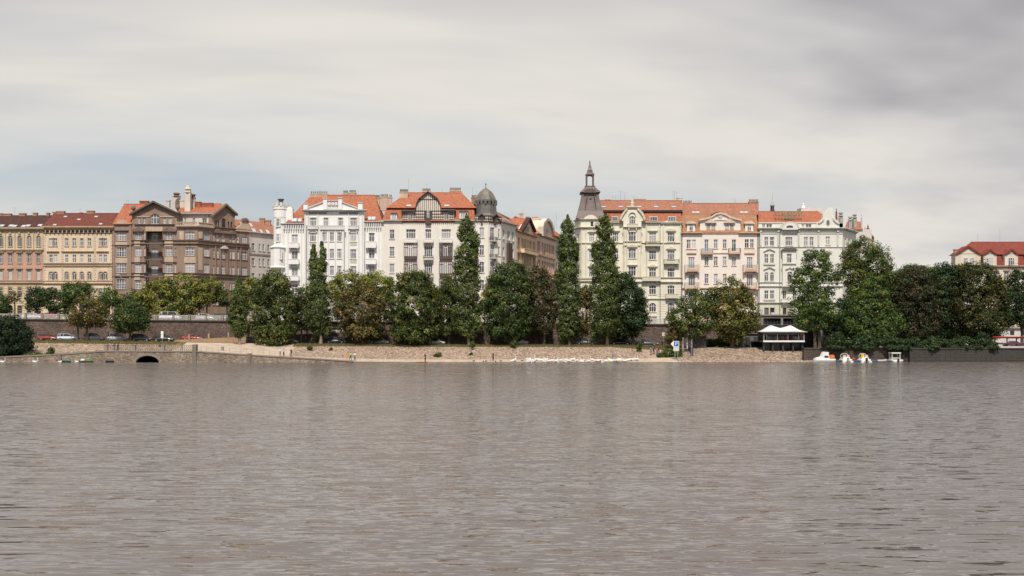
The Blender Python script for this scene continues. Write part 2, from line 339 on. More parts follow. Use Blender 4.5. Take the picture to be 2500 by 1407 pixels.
# embankment street on its retaining wall
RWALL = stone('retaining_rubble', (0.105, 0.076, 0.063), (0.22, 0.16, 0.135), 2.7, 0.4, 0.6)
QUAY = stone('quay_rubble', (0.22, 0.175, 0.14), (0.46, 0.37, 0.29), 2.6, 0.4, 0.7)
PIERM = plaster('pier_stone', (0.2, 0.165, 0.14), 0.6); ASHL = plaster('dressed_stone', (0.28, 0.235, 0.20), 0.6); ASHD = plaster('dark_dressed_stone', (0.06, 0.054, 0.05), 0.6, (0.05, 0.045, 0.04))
xa, xb = X(-300, 262), X(1862, 262)
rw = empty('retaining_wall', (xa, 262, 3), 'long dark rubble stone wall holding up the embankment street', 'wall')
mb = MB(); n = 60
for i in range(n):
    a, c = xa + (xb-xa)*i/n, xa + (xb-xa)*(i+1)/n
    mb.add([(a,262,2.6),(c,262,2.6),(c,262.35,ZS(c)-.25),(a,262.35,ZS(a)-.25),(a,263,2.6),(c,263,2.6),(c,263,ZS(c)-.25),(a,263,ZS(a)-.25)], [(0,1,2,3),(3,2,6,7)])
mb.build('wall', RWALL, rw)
k = 72
for i in range(k):
    a, c = xa + (xb-xa)*i/k, xa + (xb-xa)*(i+1)/k - 0.03
    MB().add([(a,262.1,ZS(a)-.25),(c,262.1,ZS(c)-.25),(c,263.1,ZS(c)-.25),(a,263.1,ZS(a)-.25),(a,262.1,ZS(a)+.05),(c,262.1,ZS(c)+.05),(c,263.1,ZS(c)+.05),(a,263.1,ZS(a)+.05)],
             [(0,3,2,1),(4,5,6,7),(0,1,5,4),(1,2,6,5),(2,3,7,6),(3,0,4,7)]).build('coping_stone', ASHD, rw)
tag(mesh_obj('embankment_street', [(xa, 262.9, ZS(xa)), (xb+26, 262.9, ZS(xb)), (xb+26, 640, ZS(xb)), (xa-60, 640, ZS(xa))], [(0, 1, 2, 3)], ASPH), kind='structure')
tag(MB().add([(xa,284.5,ZS(xa)+.13),(xb,284.5,ZS(xb)+.13),(xb,292,ZS(xb)+.13),(xa,292,ZS(xa)+.13),(xa,284.5,ZS(xa)-.1),(xb,284.5,ZS(xb)-.1)], [(0,1,2,3),(4,5,1,0)]).build('pavement', ASHL), kind='structure')
# balustrade above the wall
bal = empty('embankment_balustrade', (xa, 262.5, ZS(xa)), 'pale balustrade with stone posts along the embankment street', 'balustrade')
step = X(1290, 262.5) - X(1250, 262.5); nb = int((xb-xa)/step)
for i in range(nb+1):
    x = xa + i*step; z = ZS(x)
    MB().box(x-.22, x+.22, 262.3, 262.75, z+.05, z+1.25).box(x-.28, x+.28, 262.25, 262.8, z+1.25, z+1.37).build('post', ASHL, bal)
    if i < nb:
        x2 = x+step; z2 = ZS(x2)
        MB().add([(x+.22,262.42,z+1.05),(x2-.22,262.42,z2+1.05),(x2-.22,262.62,z2+1.05),(x+.22,262.62,z+1.05),(x+.22,262.42,z+1.18),(x2-.22,262.42,z2+1.18),(x2-.22,262.62,z2+1.18),(x+.22,262.62,z+1.18)],
                 [(0,3,2,1),(4,5,6,7),(0,1,5,4),(2,3,7,6)]).build('rail', OFFW, bal)
        m2 = MB()
        for q in range(1, 15):
            xx = x + .22 + (step-.44)*q/15; m2.box(xx-.045, xx+.045, 262.47, 262.57, ZS(xx)+.05, ZS(xx)+1.06)
        tag(m2.build('baluster_row', OFFW, bal), kind='stuff')

# ramp from the parking lane up to the street, with its low front wall and fence
RAMP = [(425, 4.25), (1000, 6.7), (1350, 8.3)]
def zr(x): return float(np.interp(x, [X(p, 258) for p, _ in RAMP], [z for _, z in RAMP]))
rx0, rx1 = X(425, 257.6), X(1350, 257.6)
mb = MB(); n = 40
for i in range(n):
    a, c = rx0+(rx1-rx0)*i/n, rx0+(rx1-rx0)*(i+1)/n
    mb.add([(a,257.9,zr(a)),(c,257.9,zr(c)),(c,262.3,zr(c)),(a,262.3,zr(a))], [(0,1,2,3)])
tag(mb.build('ramp', ASPH), kind='structure')
rwl = empty('ramp_wall', (rx0, 257.6, 4), 'low ochre and rubble wall with railing beside the sloping ramp', 'wall')
OCHRE = plaster('ochre_render', (0.42, 0.27, 0.16), 0.6)
xm = X(600, 257.6)
for a0, a1, mt in ((rx0, xm, OCHRE), (xm, rx1, RWALL)):
    mb = MB(); n = 24
    for i in range(n):
        a, c = a0+(a1-a0)*i/n, a0+(a1-a0)*(i+1)/n; ta, tc = zr(a)+.35, zr(c)+.35
        mb.add([(a,257.55,2.6),(c,257.55,2.6),(c,257.55,tc),(a,257.55,ta),(c,257.9,tc),(a,257.9,ta),(c,257.9,2.6),(a,257.9,2.6)], [(0,1,2,3),(3,2,4,5),(5,4,6,7)])
    mb.build('wall', mt, rwl)
for px in range(462, 900, 48):
    x = X(px, 257.7); MB().box(x-.2, x+.2, 257.5, 257.95, zr(x)+.3, zr(x)+1.45).build('post', OCHRE if px < 600 else ASHL, rwl)
    x2 = X(px+48, 257.7); m2 = MB()
    for q in range(1, 13):
        xx = x+(x2-x)*q/13; m2.box(xx-.025, xx+.025, 257.68, 257.73, zr(xx)+.35, zr(xx)+1.3)
    m2.tube((x, 257.7, zr(x)+1.3), (x2, 257.7, zr(x2)+1.3), .035); tag(m2.build('railing', IRON, rwl), kind='stuff')

# stone quay with the dark culvert arch
QT = [(-260, 877), (0, 873), (150, 866), (255, 858), (478, 859), (600, 867), (700, 873), (800, 879), (862, 883)]
QY = 231.6
def zq(x): return float(np.interp(x, [X(p, QY) for p, _ in QT], [Zp(y, QY) for _, y in QT]))
q = empty('stone_quay', (X(360, QY), QY, 0), 'rough stone quay wall by the water with a low dark arch', 'quay wall')
ax0, ax1, az = X(332, QY), X(388, QY), Zp(869, QY); ac, ar = (ax0+ax1)/2, (ax1-ax0)/2
out = [(X(p, QY), Zp(y, QY)) for p, y in QT] + [(X(862, QY), -2.5), (ax1, -2.5)]
arc = [(ac + ar*math.cos(t), az*math.sin(t)) for t in (math.pi*i/14 for i in range(15))]
out += arc + [(ax0, -2.5), (X(-260, QY), -2.5)]
MB(lambda u, d, z: (u, d, z)).prism(out, QY, QY+.7).build('wall', QUAY, q)
mb = MB(); pts = [(ax1, -2.5)] + arc + [(ax0, -2.5)]
for (u0, z0), (u1, z1) in zip(pts, pts[1:]): mb.add([(u0,QY+.7,z0),(u1,QY+.7,z1),(u1,QY+9,z1),(u0,QY+9,z0)], [(0,1,2,3)])
mb.add([(u, QY+9, z) for u, z in pts], [tuple(range(len(pts)))]); mb.build('culvert', plain('dark_culvert_stone', (0.025, 0.022, 0.02), 0.8), q)  # near-black lining inside the arch
for i in range(13):      # arch ring
    t0, t1 = math.pi*i/13+.015, math.pi*(i+1)/13-.015
    P0 = lambda r, t: (ac+(ar+r)*math.cos(t), (az+r)*math.sin(t))
    MB().prism([P0(.02, t0), P0(.02, t1), P0(.42, t1), P0(.42, t0)], QY-.08, QY+.3).build('arch_stone', ASHL, q)
n = 58; q0, q1 = X(-260, QY), X(862, QY)
for i in range(n):
    a, c = q0+(q1-q0)*i/n, q0+(q1-q0)*(i+1)/n-.03
    MB().add([(a,QY-.12,zq(a)-.05),(c,QY-.12,zq(c)-.05),(c,QY+.8,zq(c)-.05),(a,QY+.8,zq(a)-.05),(a,QY-.12,zq(a)+.2),(c,QY-.12,zq(c)+.2),(c,QY+.8,zq(c)+.2),(a,QY+.8,zq(a)+.2)],
             [(0,3,2,1),(4,5,6,7),(0,1,5,4),(1,2,6,5),(2,3,7,6),(3,0,4,7)]).build('coping_stone', ASHL, q)
for px, w, h in ((146, .35, 0.0), (475, .42, 1.25), (609, .3, .15)):
    x = X(px, QY); MB().box(x-w, x+w, QY-.35, QY+.9, -2.5, zq(x)+.22+h).build('pier', PIERM, q)
for px in (258, 326, 397):
    x = X(px, QY); MB().box(x-.35, x+.35, QY-.02, QY+.6, zq(x)+.2, zq(x)+1.25).box(x-.42, x+.42, QY-.08, QY+.66, zq(x)+1.25, zq(x)+1.37).build('parapet_post', ASHL, q)
rl = empty('iron_railing', (X(258, QY), QY+.3, 2.3), 'ornate iron lattice railing on the quay above the dark arch', 'railing')
for p0, p1 in ((258, 326), (326, 397), (397, 475)):
    a, c = X(p0, QY)+.42, X(p1, QY)-.42; m2 = MB(); z = max(zq(a), zq(c))+.2; yy = QY+.3
    m2.box(a, c, yy-.03, yy+.03, z+.98, z+1.04).box(a, c, yy-.03, yy+.03, z+.1, z+.15)
    k = int((c-a)/.42)
    for i in range(k):
        u, u2 = a+(c-a)*i/k, a+(c-a)*(i+1)/k
        m2.tube((u,yy,z+.12),(u2,yy,z+1.0),.022,n=4).tube((u2,yy,z+.12),(u,yy,z+1.0),.022,n=4).box(u-.02,u+.02,yy-.02,yy+.02,z,z+1.0)
    tag(m2.build('lattice_panel', IRON, rl), kind='stuff')
fn = empty('wire_fence', (X(640, QY+.3), QY+.3, 1.5), 'thin grey post fence along the sloping quay edge', 'fence')
pl = [X(490, QY)+i*1.15 for i in range(38)]
for i, x in enumerate(pl):
    MB().box(x-.03, x+.03, QY+.27, QY+.33, zq(x)+.15, zq(x)+1.15).build('post', GREYM, fn)
mb = MB()
for h in (1.1, .65): 
    for x, x2 in zip(pl, pl[1:]): mb.tube((x,QY+.3,zq(x)+h),(x2,QY+.3,zq(x2)+h),.016,n=4)
mb.build('wire', GREYM, fn)

# right-hand quay of big blocks
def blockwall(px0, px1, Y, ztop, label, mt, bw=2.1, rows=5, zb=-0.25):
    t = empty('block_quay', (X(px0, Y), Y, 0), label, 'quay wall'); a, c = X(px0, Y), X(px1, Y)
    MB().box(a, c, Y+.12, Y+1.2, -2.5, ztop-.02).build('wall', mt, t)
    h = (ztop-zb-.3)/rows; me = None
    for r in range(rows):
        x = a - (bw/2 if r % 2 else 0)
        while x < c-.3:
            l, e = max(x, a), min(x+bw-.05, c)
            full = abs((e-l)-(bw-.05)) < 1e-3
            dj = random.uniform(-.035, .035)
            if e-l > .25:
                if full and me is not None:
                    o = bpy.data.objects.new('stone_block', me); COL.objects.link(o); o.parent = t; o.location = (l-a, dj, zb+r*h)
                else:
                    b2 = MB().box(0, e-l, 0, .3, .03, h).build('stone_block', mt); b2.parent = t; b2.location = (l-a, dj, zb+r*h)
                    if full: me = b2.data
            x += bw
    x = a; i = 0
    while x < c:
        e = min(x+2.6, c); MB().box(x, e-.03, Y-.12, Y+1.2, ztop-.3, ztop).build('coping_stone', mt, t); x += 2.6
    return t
blockwall(1962, 2221, 236.6, 2.95, 'dark stone block quay behind the moored motorboats', plaster('mossy_shaded_block', (0.075, 0.064, 0.055), 0.7, (0.05, 0.05, 0.045)))  # mossy stone, base colour also lowered to stand for the trees' shade
blockwall(2221, 2580, 235.4, 2.95, 'long blackish stone block quay under the dark trees at right', ASHD)  # base colour taken near black to include shade under the trees

# loose stones on the bank
def rocks(name, cnt, Y0, Y1, p0, p1, s0, s1, cols, label):
    base = np.array([(1,0,0),(-1,0,0),(0,1,0),(0,-1,0),(0,0,1),(0,0,-1)], float)
    fc = [(0,2,4),(2,1,4),(1,3,4),(3,0,4),(2,0,5),(1,2,5),(3,1,5),(0,3,5)]
    v = []; f = []; tint = []
    for i in range(cnt):
        Y = random.uniform(Y0, Y1); x = X(random.uniform(p0, p1), 242); s = random.uniform(s0, s1)*random.uniform(.5, 1)
        p = base * np.array([s*random.uniform(.8, 1.5), s*random.uniform(.8, 1.4), s*random.uniform(.4, .8)]) + rng.normal(0, s*.18, (6, 3))
        t = random.uniform(0, 6.28); c, d = math.cos(t), math.sin(t); q_ = p.copy(); q_[:, 0] = p[:, 0]*c-p[:, 1]*d; q_[:, 1] = p[:, 0]*d+p[:, 1]*c
        q_ += np.array([x, Y, zg(x, Y)+s*.15]); b0 = len(v); v += [tuple(r) for r in q_]; f += [tuple(k+b0 for k in t3) for t3 in fc]
        tint += [sc(random.choice(cols), random.uniform(.7, 1.2))]*8
    o = mesh_obj(name, v, f, ROCK); set_tint(o, tint); tag(o, label, 'stones', kind='stuff'); return o
def set_tint(o, tint):
    a = o.data.attributes.new('tint', 'FLOAT_COLOR', 'FACE'); arr = np.ones((len(tint), 4), np.float32); arr[:, :3] = np.array(tint, np.float32); a.data.foreach_set('color', arr.ravel())
RC = [(0.44, 0.335, 0.265), (0.38, 0.285, 0.23), (0.52, 0.41, 0.335), (0.31, 0.24, 0.195), (0.42, 0.31, 0.225)]
rocks('bank_stones', 5000, 237.6, 246.8, -100, 430, .08, .24, RC, 'loose pinkish stones on the bank above the stone quay')
rocks('bank_stones', 12000, 237.6, 246.8, 720, 1575, .08, .24, RC, 'loose pinkish stones on the bank under the poplars')
rocks('shore_stones', 4200, 233.2, 246.6, 1640, 1985, .08, .24, [sc(c, .75) for c in RC], 'brown stones on the bank under the terrace')

# ------------------------------------------------------------------ facades
def arcpts(u0, u1, zs, rise, n=10):
    c, r = (u0+u1)/2, (u1-u0)/2
    return [(c + r*math.cos(t), zs + rise*math.sin(t)) for t in (math.pi*i/n for i in range(n+1))]    # right to left
class Fac:
    """one plane of a building; u runs along it in metres, d is outward, z up. Photo columns/rows give sizes."""
    def __init__(s, root, pa, Ya, pb, Yb, Yref=None):
        s.root = root; ax, bx = X(pa, Ya), X(pb, Yb); s.L = math.hypot(bx-ax, Yb-Ya); s.ox, s.oy = ax, Ya; s.Y = Ya if Yref is None else Yref
        s.dx, s.dy = (bx-ax)/s.L, (Yb-Ya)/s.L; s.nx, s.ny = s.dy, -s.dx; s.holes = []
    def T(s, u, d, z): return (s.ox+u*s.dx+d*s.nx, s.oy+u*s.dy+d*s.ny, z)
    def u(s, px): a = (px-CX)/F; return (a*s.oy-s.ox)/(s.dx-a*s.dy)
    def z(s, py): return Zp(py, s.Y)
    def mb(s): return MB(s.T)
    def win(s, x0, x1, y0, y1, cols=2, tr=.36, arch=0, sill=.12, hood=None, pane=None, frame=None, sur=None, inset=.24, grid=0, fw=.085, trim=None):
        u0, u1, z1, z0 = s.u(x0), s.u(x1), s.z(y0), s.z(y1); rise = arch*(u1-u0)/2; zs = z1-rise; w, h = u1-u0, z1-z0
        s.holes.append((u0, u1, z0, z1, rise)); frame = frame or WHITE; pane = pane or PANE; trim = trim or s.trim
        m = s.mb(); a, b_ = -inset, -inset+.09
        m.box(u0, u0+fw, a, b_, z0, zs).box(u1-fw, u1, a, b_, z0, zs).box(u0+fw, u1-fw, a, b_, z0, z0+fw)
        if rise:
            o = arcpts(u0, u1, zs, rise); i_ = arcpts(u0+fw, u1-fw, zs, max(.02, rise-fw))
            for k in range(len(o)-1): m.prism([o[k], o[k+1], i_[k+1], i_[k]], b_, a)
        else: m.box(u0+fw, u1-fw, a, b_, z1-fw, z1)
        zt = zs if arch >= .8 else z1-h*tr
        if tr: m.box(u0+fw, u1-fw, a+.005, b_-.005, zt-fw*.6, zt+fw*.6)
        for c in range(1, cols):
            uu = u0+w*c/cols; top = z1-fw if (not rise or (cols == 2)) else zs+rise*.7
            m.box(uu-fw*.55, uu+fw*.55, a+.01, b_-.01, z0+fw, top)
        for g in range(1, grid):
            zz_ = z0+(zt-z0)*g/grid; m.box(u0+fw, u1-fw, a+.02, b_-.02, zz_-fw*.3, zz_+fw*.3)
        wo = m.build('window', frame, s.root)
        pp = [(u0, z0), (u1, z0)] + (arcpts(u0, u1, zs, rise) if rise else [(u1, z1), (u0, z1)])
        s.mb().poly([(u, a+.03, z) for u, z in pp]).build('pane', pane, wo)
        if sill: s.mb().box(u0-.15, u1+.15, -.1, .16, z0-sill, z0-.004).build('sill', trim, wo)
        if sur:
            k = .22; m = s.mb().box(u0-k, u0-.003, -.05, .07, z0, zs).box(u1+.003, u1+k, -.05, .07, z0, zs)
            if rise:
                o = arcpts(u0-k, u1+k, zs, rise+k); i_ = arcpts(u0, u1, zs, rise+.004)
                for q_ in range(len(o)-1): m.prism([o[q_], o[q_+1], i_[q_+1], i_[q_]], .07, -.05)
            else: m.box(u0-k, u1+k, -.05, .07, z1+.003, z1+k)
            m.build('surround', sur, wo)
        if hood:
            zb = z1+.32; e = .38; m = s.mb(); c = (u0+u1)/2
            if hood == 'flat': m.box(u0-e, u1+e, -.05, .32, zb, zb+.2)
            elif hood == 'tri': m.prism([(u0-e, zb), (u1+e, zb), (u1+e, zb+.16), (c, zb+.75), (u0-e, zb+.16)], .34, -.05)
            elif hood == 'seg': m.prism([(u0-e, zb), (u1+e, zb)] + arcpts(u0-e, u1+e, zb+.15, .55), .34, -.05)
            elif hood == 'wave': m.prism([(u0-e, zb), (u1+e, zb), (u1+e, zb+.14), (u1+e*.2, zb+.22), (c+w*.25, zb+.5), (c, zb+.62), (c-w*.25, zb+.5), (u0-e*.2, zb+.22), (u0-e, zb+.14)], .3, -.05)
            m.build('hood', trim, wo)
        return wo
    def row(s, xs, y0, y1, **k):
        for x in xs: s.win(x[0], x[1], y0, y1, **k)
    def wall(s, x0, x1, y0, y1, mat, ret=1.4, name='wall'):
        u0, u1, z1, z0 = s.u(x0), s.u(x1), s.z(y0), s.z(y1) if y1 is not None else 7.6
        H = [h for h in s.holes if u0 <= (h[0]+h[1])/2 <= u1 and z0 <= (h[2]+h[3])/2 <= z1]
        us = sorted({u0, u1} | {v for h in H for v in h[:2] if u0 < v < u1}); zs = sorted({z0, z1} | {v for h in H for v in h[2:4] if z0 < v < z1})
        m = s.mb()
        for j in range(len(zs)-1):
            zc = (zs[j]+zs[j+1])/2; run = None
            for i in range(len(us)-1):
                uc = (us[i]+us[i+1])/2
                solid = not any(h[0] < uc < h[1] and h[2] < zc < h[3] for h in H)
                if solid: run = [us[i], us[i+1]] if run is None else [run[0], us[i+1]]
                if (not solid or i == len(us)-2) and run:
                    m.add([(run[0], 0, zs[j]), (run[1], 0, zs[j]), (run[1], 0, zs[j+1]), (run[0], 0, zs[j+1])], [(0, 1, 2, 3)]); run = None
        for a, b_, c, d, rise in H:
            e = -.4; t = d-rise
            m.add([(a,0,c),(a,e,c),(a,e,t),(a,0,t)], [(0,1,2,3)]).add([(b_,0,c),(b_,e,c),(b_,e,t),(b_,0,t)], [(0,1,2,3)]).add([(a,0,c),(b_,0,c),(b_,e,c),(a,e,c)], [(0,1,2,3)])
            if rise:
                p = arcpts(a, b_, t, rise)
                for (ua, za), (ub, zb) in zip(p, p[1:]):
                    m.add([(ua,0,za),(ub,0,zb),(ub,0,d),(ua,0,d)], [(0,1,2,3)]).add([(ua,0,za),(ub,0,zb),(ub,e,zb),(ua,e,za)], [(0,1,2,3)])
            else: m.add([(a,0,d),(b_,0,d),(b_,e,d),(a,e,d)], [(0,1,2,3)])
        m.add([(u0,0,z0),(u0,-ret,z0),(u0,-ret,z1),(u0,0,z1)], [(0,1,2,3)]).add([(u1,0,z0),(u1,-ret,z0),(u1,-ret,z1),(u1,0,z1)], [(0,1,2,3)]).add([(u0,0,z1),(u1,0,z1),(u1,-ret,z1),(u0,-ret,z1)], [(0,1,2,3)])
        return m.build(name, mat, s.root)
    def band(s, x0, x1, y0, y1, proud, mat, name='cornice', steps=1, d0=-.1):
        u0, u1, z1, z0 = s.u(x0), s.u(x1), s.z(y0), s.z(y1); m = s.mb()
        for k in range(steps):
            a, b_ = z0+(z1-z0)*k/steps, z0+(z1-z0)*(k+1)/steps; pr = proud*(k+1)/steps
            m.box(u0-(.0 if steps == 1 else pr*.5), u1+(.0 if steps == 1 else pr*.5), d0, pr, a, b_)
        return m.build(name, mat, s.root)
    def corbels(s, x0, x1, y0, y1, n, proud, mat, name='corbel_row', w=.5):
        u0, u1, z1, z0 = s.u(x0), s.u(x1), s.z(y0), s.z(y1); m = s.mb(); p = (u1-u0)/n
        for i in range(n): m.box(u0+p*(i+.5-w/2), u0+p*(i+.5+w/2), -.05, proud, z0, z1)
        return tag(m.build(name, mat, s.root), kind='stuff')
    def shape(s, pts, d0, d1, mat, name='gable'):
        return s.mb().prism([(s.u(a), s.z(b_)) for a, b_ in pts], d0, d1).build(name, mat, s.root)
    def balcony(s, x0, x1, yt, yb, style='iron', depth=1.1, mat=None, rail=None):
        u0, u1, z1, z0 = s.u(x0), s.u(x1), s.z(yt), s.z(yb); mat = mat or s.trim; h = z1-z0; sl = min(.3, h*.25); c = (u1-u0)
        m = s.mb().box(u0, u1, -.1, depth, z0, z0+sl)
        for t in (.15, .85): m.prism([(u0+c*t-.14, z0), (u0+c*t+.14, z0), (u0+c*t+.14, z0-.7), (u0+c*t-.14, z0-.7)], .45, -.1).box(u0+c*t-.14, u0+c*t+.14, .45, depth*.8, z0-.3, z0-.003)
        b_ = m.build('balcony', mat, s.root); zb = z0+sl+.003
        if style == 'solid': s.mb().box(u0, u1, depth-.16, depth-.003, zb, z1).box(u0, u0+.16, 0, depth-.17, zb, z1).box(u1-.16, u1, 0, depth-.17, zb, z1).box(u0-.08, u1+.08, depth-.22, depth+.06, z1+.003, z1+.12).build('parapet', mat, b_)
        else:
            r = s.mb(); r.box(u0, u1, depth-.07, depth-.02, z1-.06, z1).box(u0, u0+.05, 0, depth-.07, z1-.06, z1).box(u1-.05, u1, 0, depth-.07, z1-.06, z1)
            n = max(5, int(c/.17)); bw = .022 if style == 'iron' else .055
            for i in range(n+1): uu = u0+.03+(c-.06)*i/n; r.box(uu-bw, uu+bw, depth-.06, depth-.03, zb, z1-.06)
            for i in range(5):
                dd = depth*i/5
                for uu in (u0+.025, u1-.025): r.box(uu-bw, uu+bw, dd, dd+bw*2, zb, z1-.06)
            r.build('railing', rail or IRON, b_)
        return b_
    def roof(s, x0, x1, ye, yr, depth, ra, rb, mat, over=.45, name='roof', bl=0.0):
        """hipped roof: eave along the facade, ridge from photo columns ra to rb at that depth"""
        Yd = s.Y+depth; zr_, ze = Zp(yr, Yd), s.z(ye); u0, u1 = s.u(x0), s.u(x1); r0, r1 = X(ra, Yd)-s.ox, X(rb, Yd)-s.ox
        s.rf = (over, -depth, ze, zr_); bk = -2*depth-over
        m = s.mb().add([(u0,over,ze),(u1,over,ze),(r1,-depth,zr_),(r0,-depth,zr_),(u0+bl,bk,ze),(u1,bk,ze)], [(0,1,2,3),(5,4,3,2),(4,0,3),(1,5,2),(0,4,5,1)])
        ro = m.build(name, mat, s.root)
        s.mb().tube((r0, -depth, zr_+.02), (r1, -depth, zr_+.02), .12, n=6).build('ridge', mat, ro)
        return ro
    def onroof(s, py):
        d0, d1, z0, z1 = s.rf; lo, hi = 0.0, 1.0
        for _ in range(40):
            t = (lo+hi)/2; d, z = d0+(d1-d0)*t, z0+(z1-z0)*t
            if HY-(z-CZ)*F/(s.oy-d) > py: lo = t
            else: hi = t
        return d, z
    def skylight(s, px, py, w=1.0, h=.9, mat=None):
        d, z = s.onroof(py); d0, d1, z0, z1 = s.rf; t = Vector((d1-d0, z1-z0)).normalized(); n = Vector((t.y, -t.x)); n = n if n.y > 0 else -n
        c = X(px, s.oy-d)-s.ox; m = s.mb(); P_ = lambda uu, a, b_: (c+uu, d+t.x*a+n.x*b_, z+t.y*a+n.y*b_)
        m.add([P_(-w/2,-h/2,-.1),P_(w/2,-h/2,-.1),P_(w/2,h/2,-.1),P_(-w/2,h/2,-.1),P_(-w/2,-h/2,.14),P_(w/2,-h/2,.14),P_(w/2,h/2,.14),P_(-w/2,h/2,.14)], [(0,1,5,4),(1,2,6,5),(2,3,7,6),(3,0,4,7),(4,5,6,7)])
        k = m.build('skylight', GREYM, s.root)
        s.mb().add([P_(-w/2+.1,-h/2+.1,.15),P_(w/2-.1,-h/2+.1,.15),P_(w/2-.1,h/2-.1,.15),P_(-w/2+.1,h/2-.1,.15)], [(0,1,2,3)]).build('pane', SKYL, k)
    def chimney(s, x0, x1, y0, y1, depth, mat, pots=0, dp=.9):
        Yd = s.oy+depth; a, b_, z1, z0 = X(x0, Yd), X(x1, Yd), Zp(y0, Yd), Zp(y1, Yd)-2.0
        ch = MB().box(a, b_, Yd-dp/2, Yd+dp/2, z0, z1-.25).box(a-.1, b_+.1, Yd-dp/2-.1, Yd+dp/2+.1, z1-.25, z1).build('chimney', mat, s.root)
        for i in range(pots):
            x = a+(b_-a)*(i+.5)/pots; MB().lathe((x, Yd, z1), [(.13, -.02), (.11, .55), (.15, .56), (.15, .65)], 7).build('chimney_pot', SOOT, ch)
    def pole(s, px, y0, y1, depth, arms=0):
        Yd = s.oy+depth; x = X(px, Yd); z0, z1 = Zp(y1, Yd)-1.0, Zp(y0, Yd); m = MB().tube((x, Yd, z0), (x, Yd, z1), .05, .03, 5)
        for i in range(arms): m.tube((x-.6, Yd, z1-.25*i-.1), (x+.6, Yd, z1-.25*i-.1), .02, n=4)
        m.build('antenna', GREYM, s.root)
    def pipe(s, px, y0, y1):
        u = s.u(px); s.mb().tube((u, .12, s.z(y0)), (u, .12, s.z(y1) if y1 else 8.0), .08, n=6).build('downpipe', LEAD, s.root)
SKYL = plain('skylight_glass', (0.45, 0.47, 0.5), 0.1, 0.1)
def building(px, Y, label): return empty('apartment_building', (X(px, Y), Y, ZS(X(px, Y))-.3), label, 'building', None)
def core(root, pts, z1, mat, z0=7.6, name='side_wall'):
    return MB().slab([(X(p, y), y) for p, y in pts], z0, z1).build(name, mat, root)
YB = 290.0
ORANGE = tiles('orange_tiles', (0.42, 0.145, 0.08)); ORANGE2 = tiles('weathered_orange_tiles', (0.38, 0.165, 0.105)); DKRED = tiles('dark_red_tiles', (0.175, 0.052, 0.038)); BROWNR = tiles('brown_tiles', (0.085, 0.035, 0.03))
REDR = tiles('red_tiles', (0.24, 0.055, 0.038)); SHEET = plain('brown_sheet_metal', (0.115, 0.085, 0.08), 0.5, 0.2, 0.7)

# ---- yellow and pink house at the far left
r = building(20, YB, 'ochre and pink house with arched top windows and arcade, leftmost'); f = Fac(r, -70, YB, 106, YB)
YEL, YTR, PINK = plaster('ochre_plaster', (0.60, 0.495, 0.345), .5), plaster('ochre_trim', (0.42, 0.325, 0.215), .6), plaster('pink_plaster', (0.50, 0.29, 0.235), .5); f.trim = YTR
XS = [c for c in (-67+0, -44, -21, 2, 25, 48, 71, 94)][1:]
f.row([(c-4.6, c+4.6) for c in XS], 576, 603, arch=1, sur=YTR, frame=OFFW, pane=PANE_D); f.row([(c-4.6, c+4.6) for c in XS], 620, 643, sur=YTR, hood='flat', frame=OFFW)
f.row([(c-4.6, c+4.6) for c in XS], 660, 683, sur=YTR, hood='tri', frame=OFFW, pane=PANE_B); f.row([(c-4.6, c+4.6) for c in XS], 702, 723, frame=OFFW, sur=YTR)
f.row([(c-6, c+6) for c in XS], 745, 785, arch=1, tr=0, cols=1, sill=0, frame=DARKW, pane=PANE_D, inset=.35)
f.wall(-70, 106, 566, 613, YEL); f.wall(-70, 106, 613, 691, PINK); f.wall(-70, 106, 691, None, YEL)
f.band(-70, 106, 556, 566, .8, YTR, steps=3); f.band(-70, 106, 609, 614, .35, YTR, 'string_course', 2); f.band(-70, 106, 689, 694, .4, YTR, 'string_course', 2); f.band(-70, 106, 684, 686, .15, YTR, 'string_course')
for y in range(698, 790, 6): f.band(-70, 106, y, y+.9, .05, YTR, 'rustication_band')
for c in XS:
    for dx_ in (-11.5, 11.5):
        f.band(c+dx_-1, c+dx_+1, 567, 609, .16, YTR, 'pilaster') if dx_ > 0 else None
    f.band(c-2.5, c+2.5, 567, 572, .25, YTR, 'frieze_ornament')
core(r, [(-70, YB+.45), (106, YB+.45), (106, YB+14), (-70, YB+14)], f.z(558), YEL)
f.roof(-70, 108, 556, 527, 7, -80, 130, BROWNR)
for x_, y_ in ((5, 552), (27, 552), (36, 553), (58, 553), (69, 552), (98, 551)): f.skylight(x_, y_, 1.1, 1.3)
for a, b_, y0, y1 in ((-4, 8, 521, 532), (9, 28, 522, 530), (48, 63, 521, 530), (82, 91, 520, 529), (115, 121, 520, 528)): f.chimney(a, b_, y0, y1, 7.3, BRICKC, 0)
f.pole(36, 505, 527, 7, 2); f.pole(77, 519, 528, 7); f.pole(86, 515, 527, 7, 1)

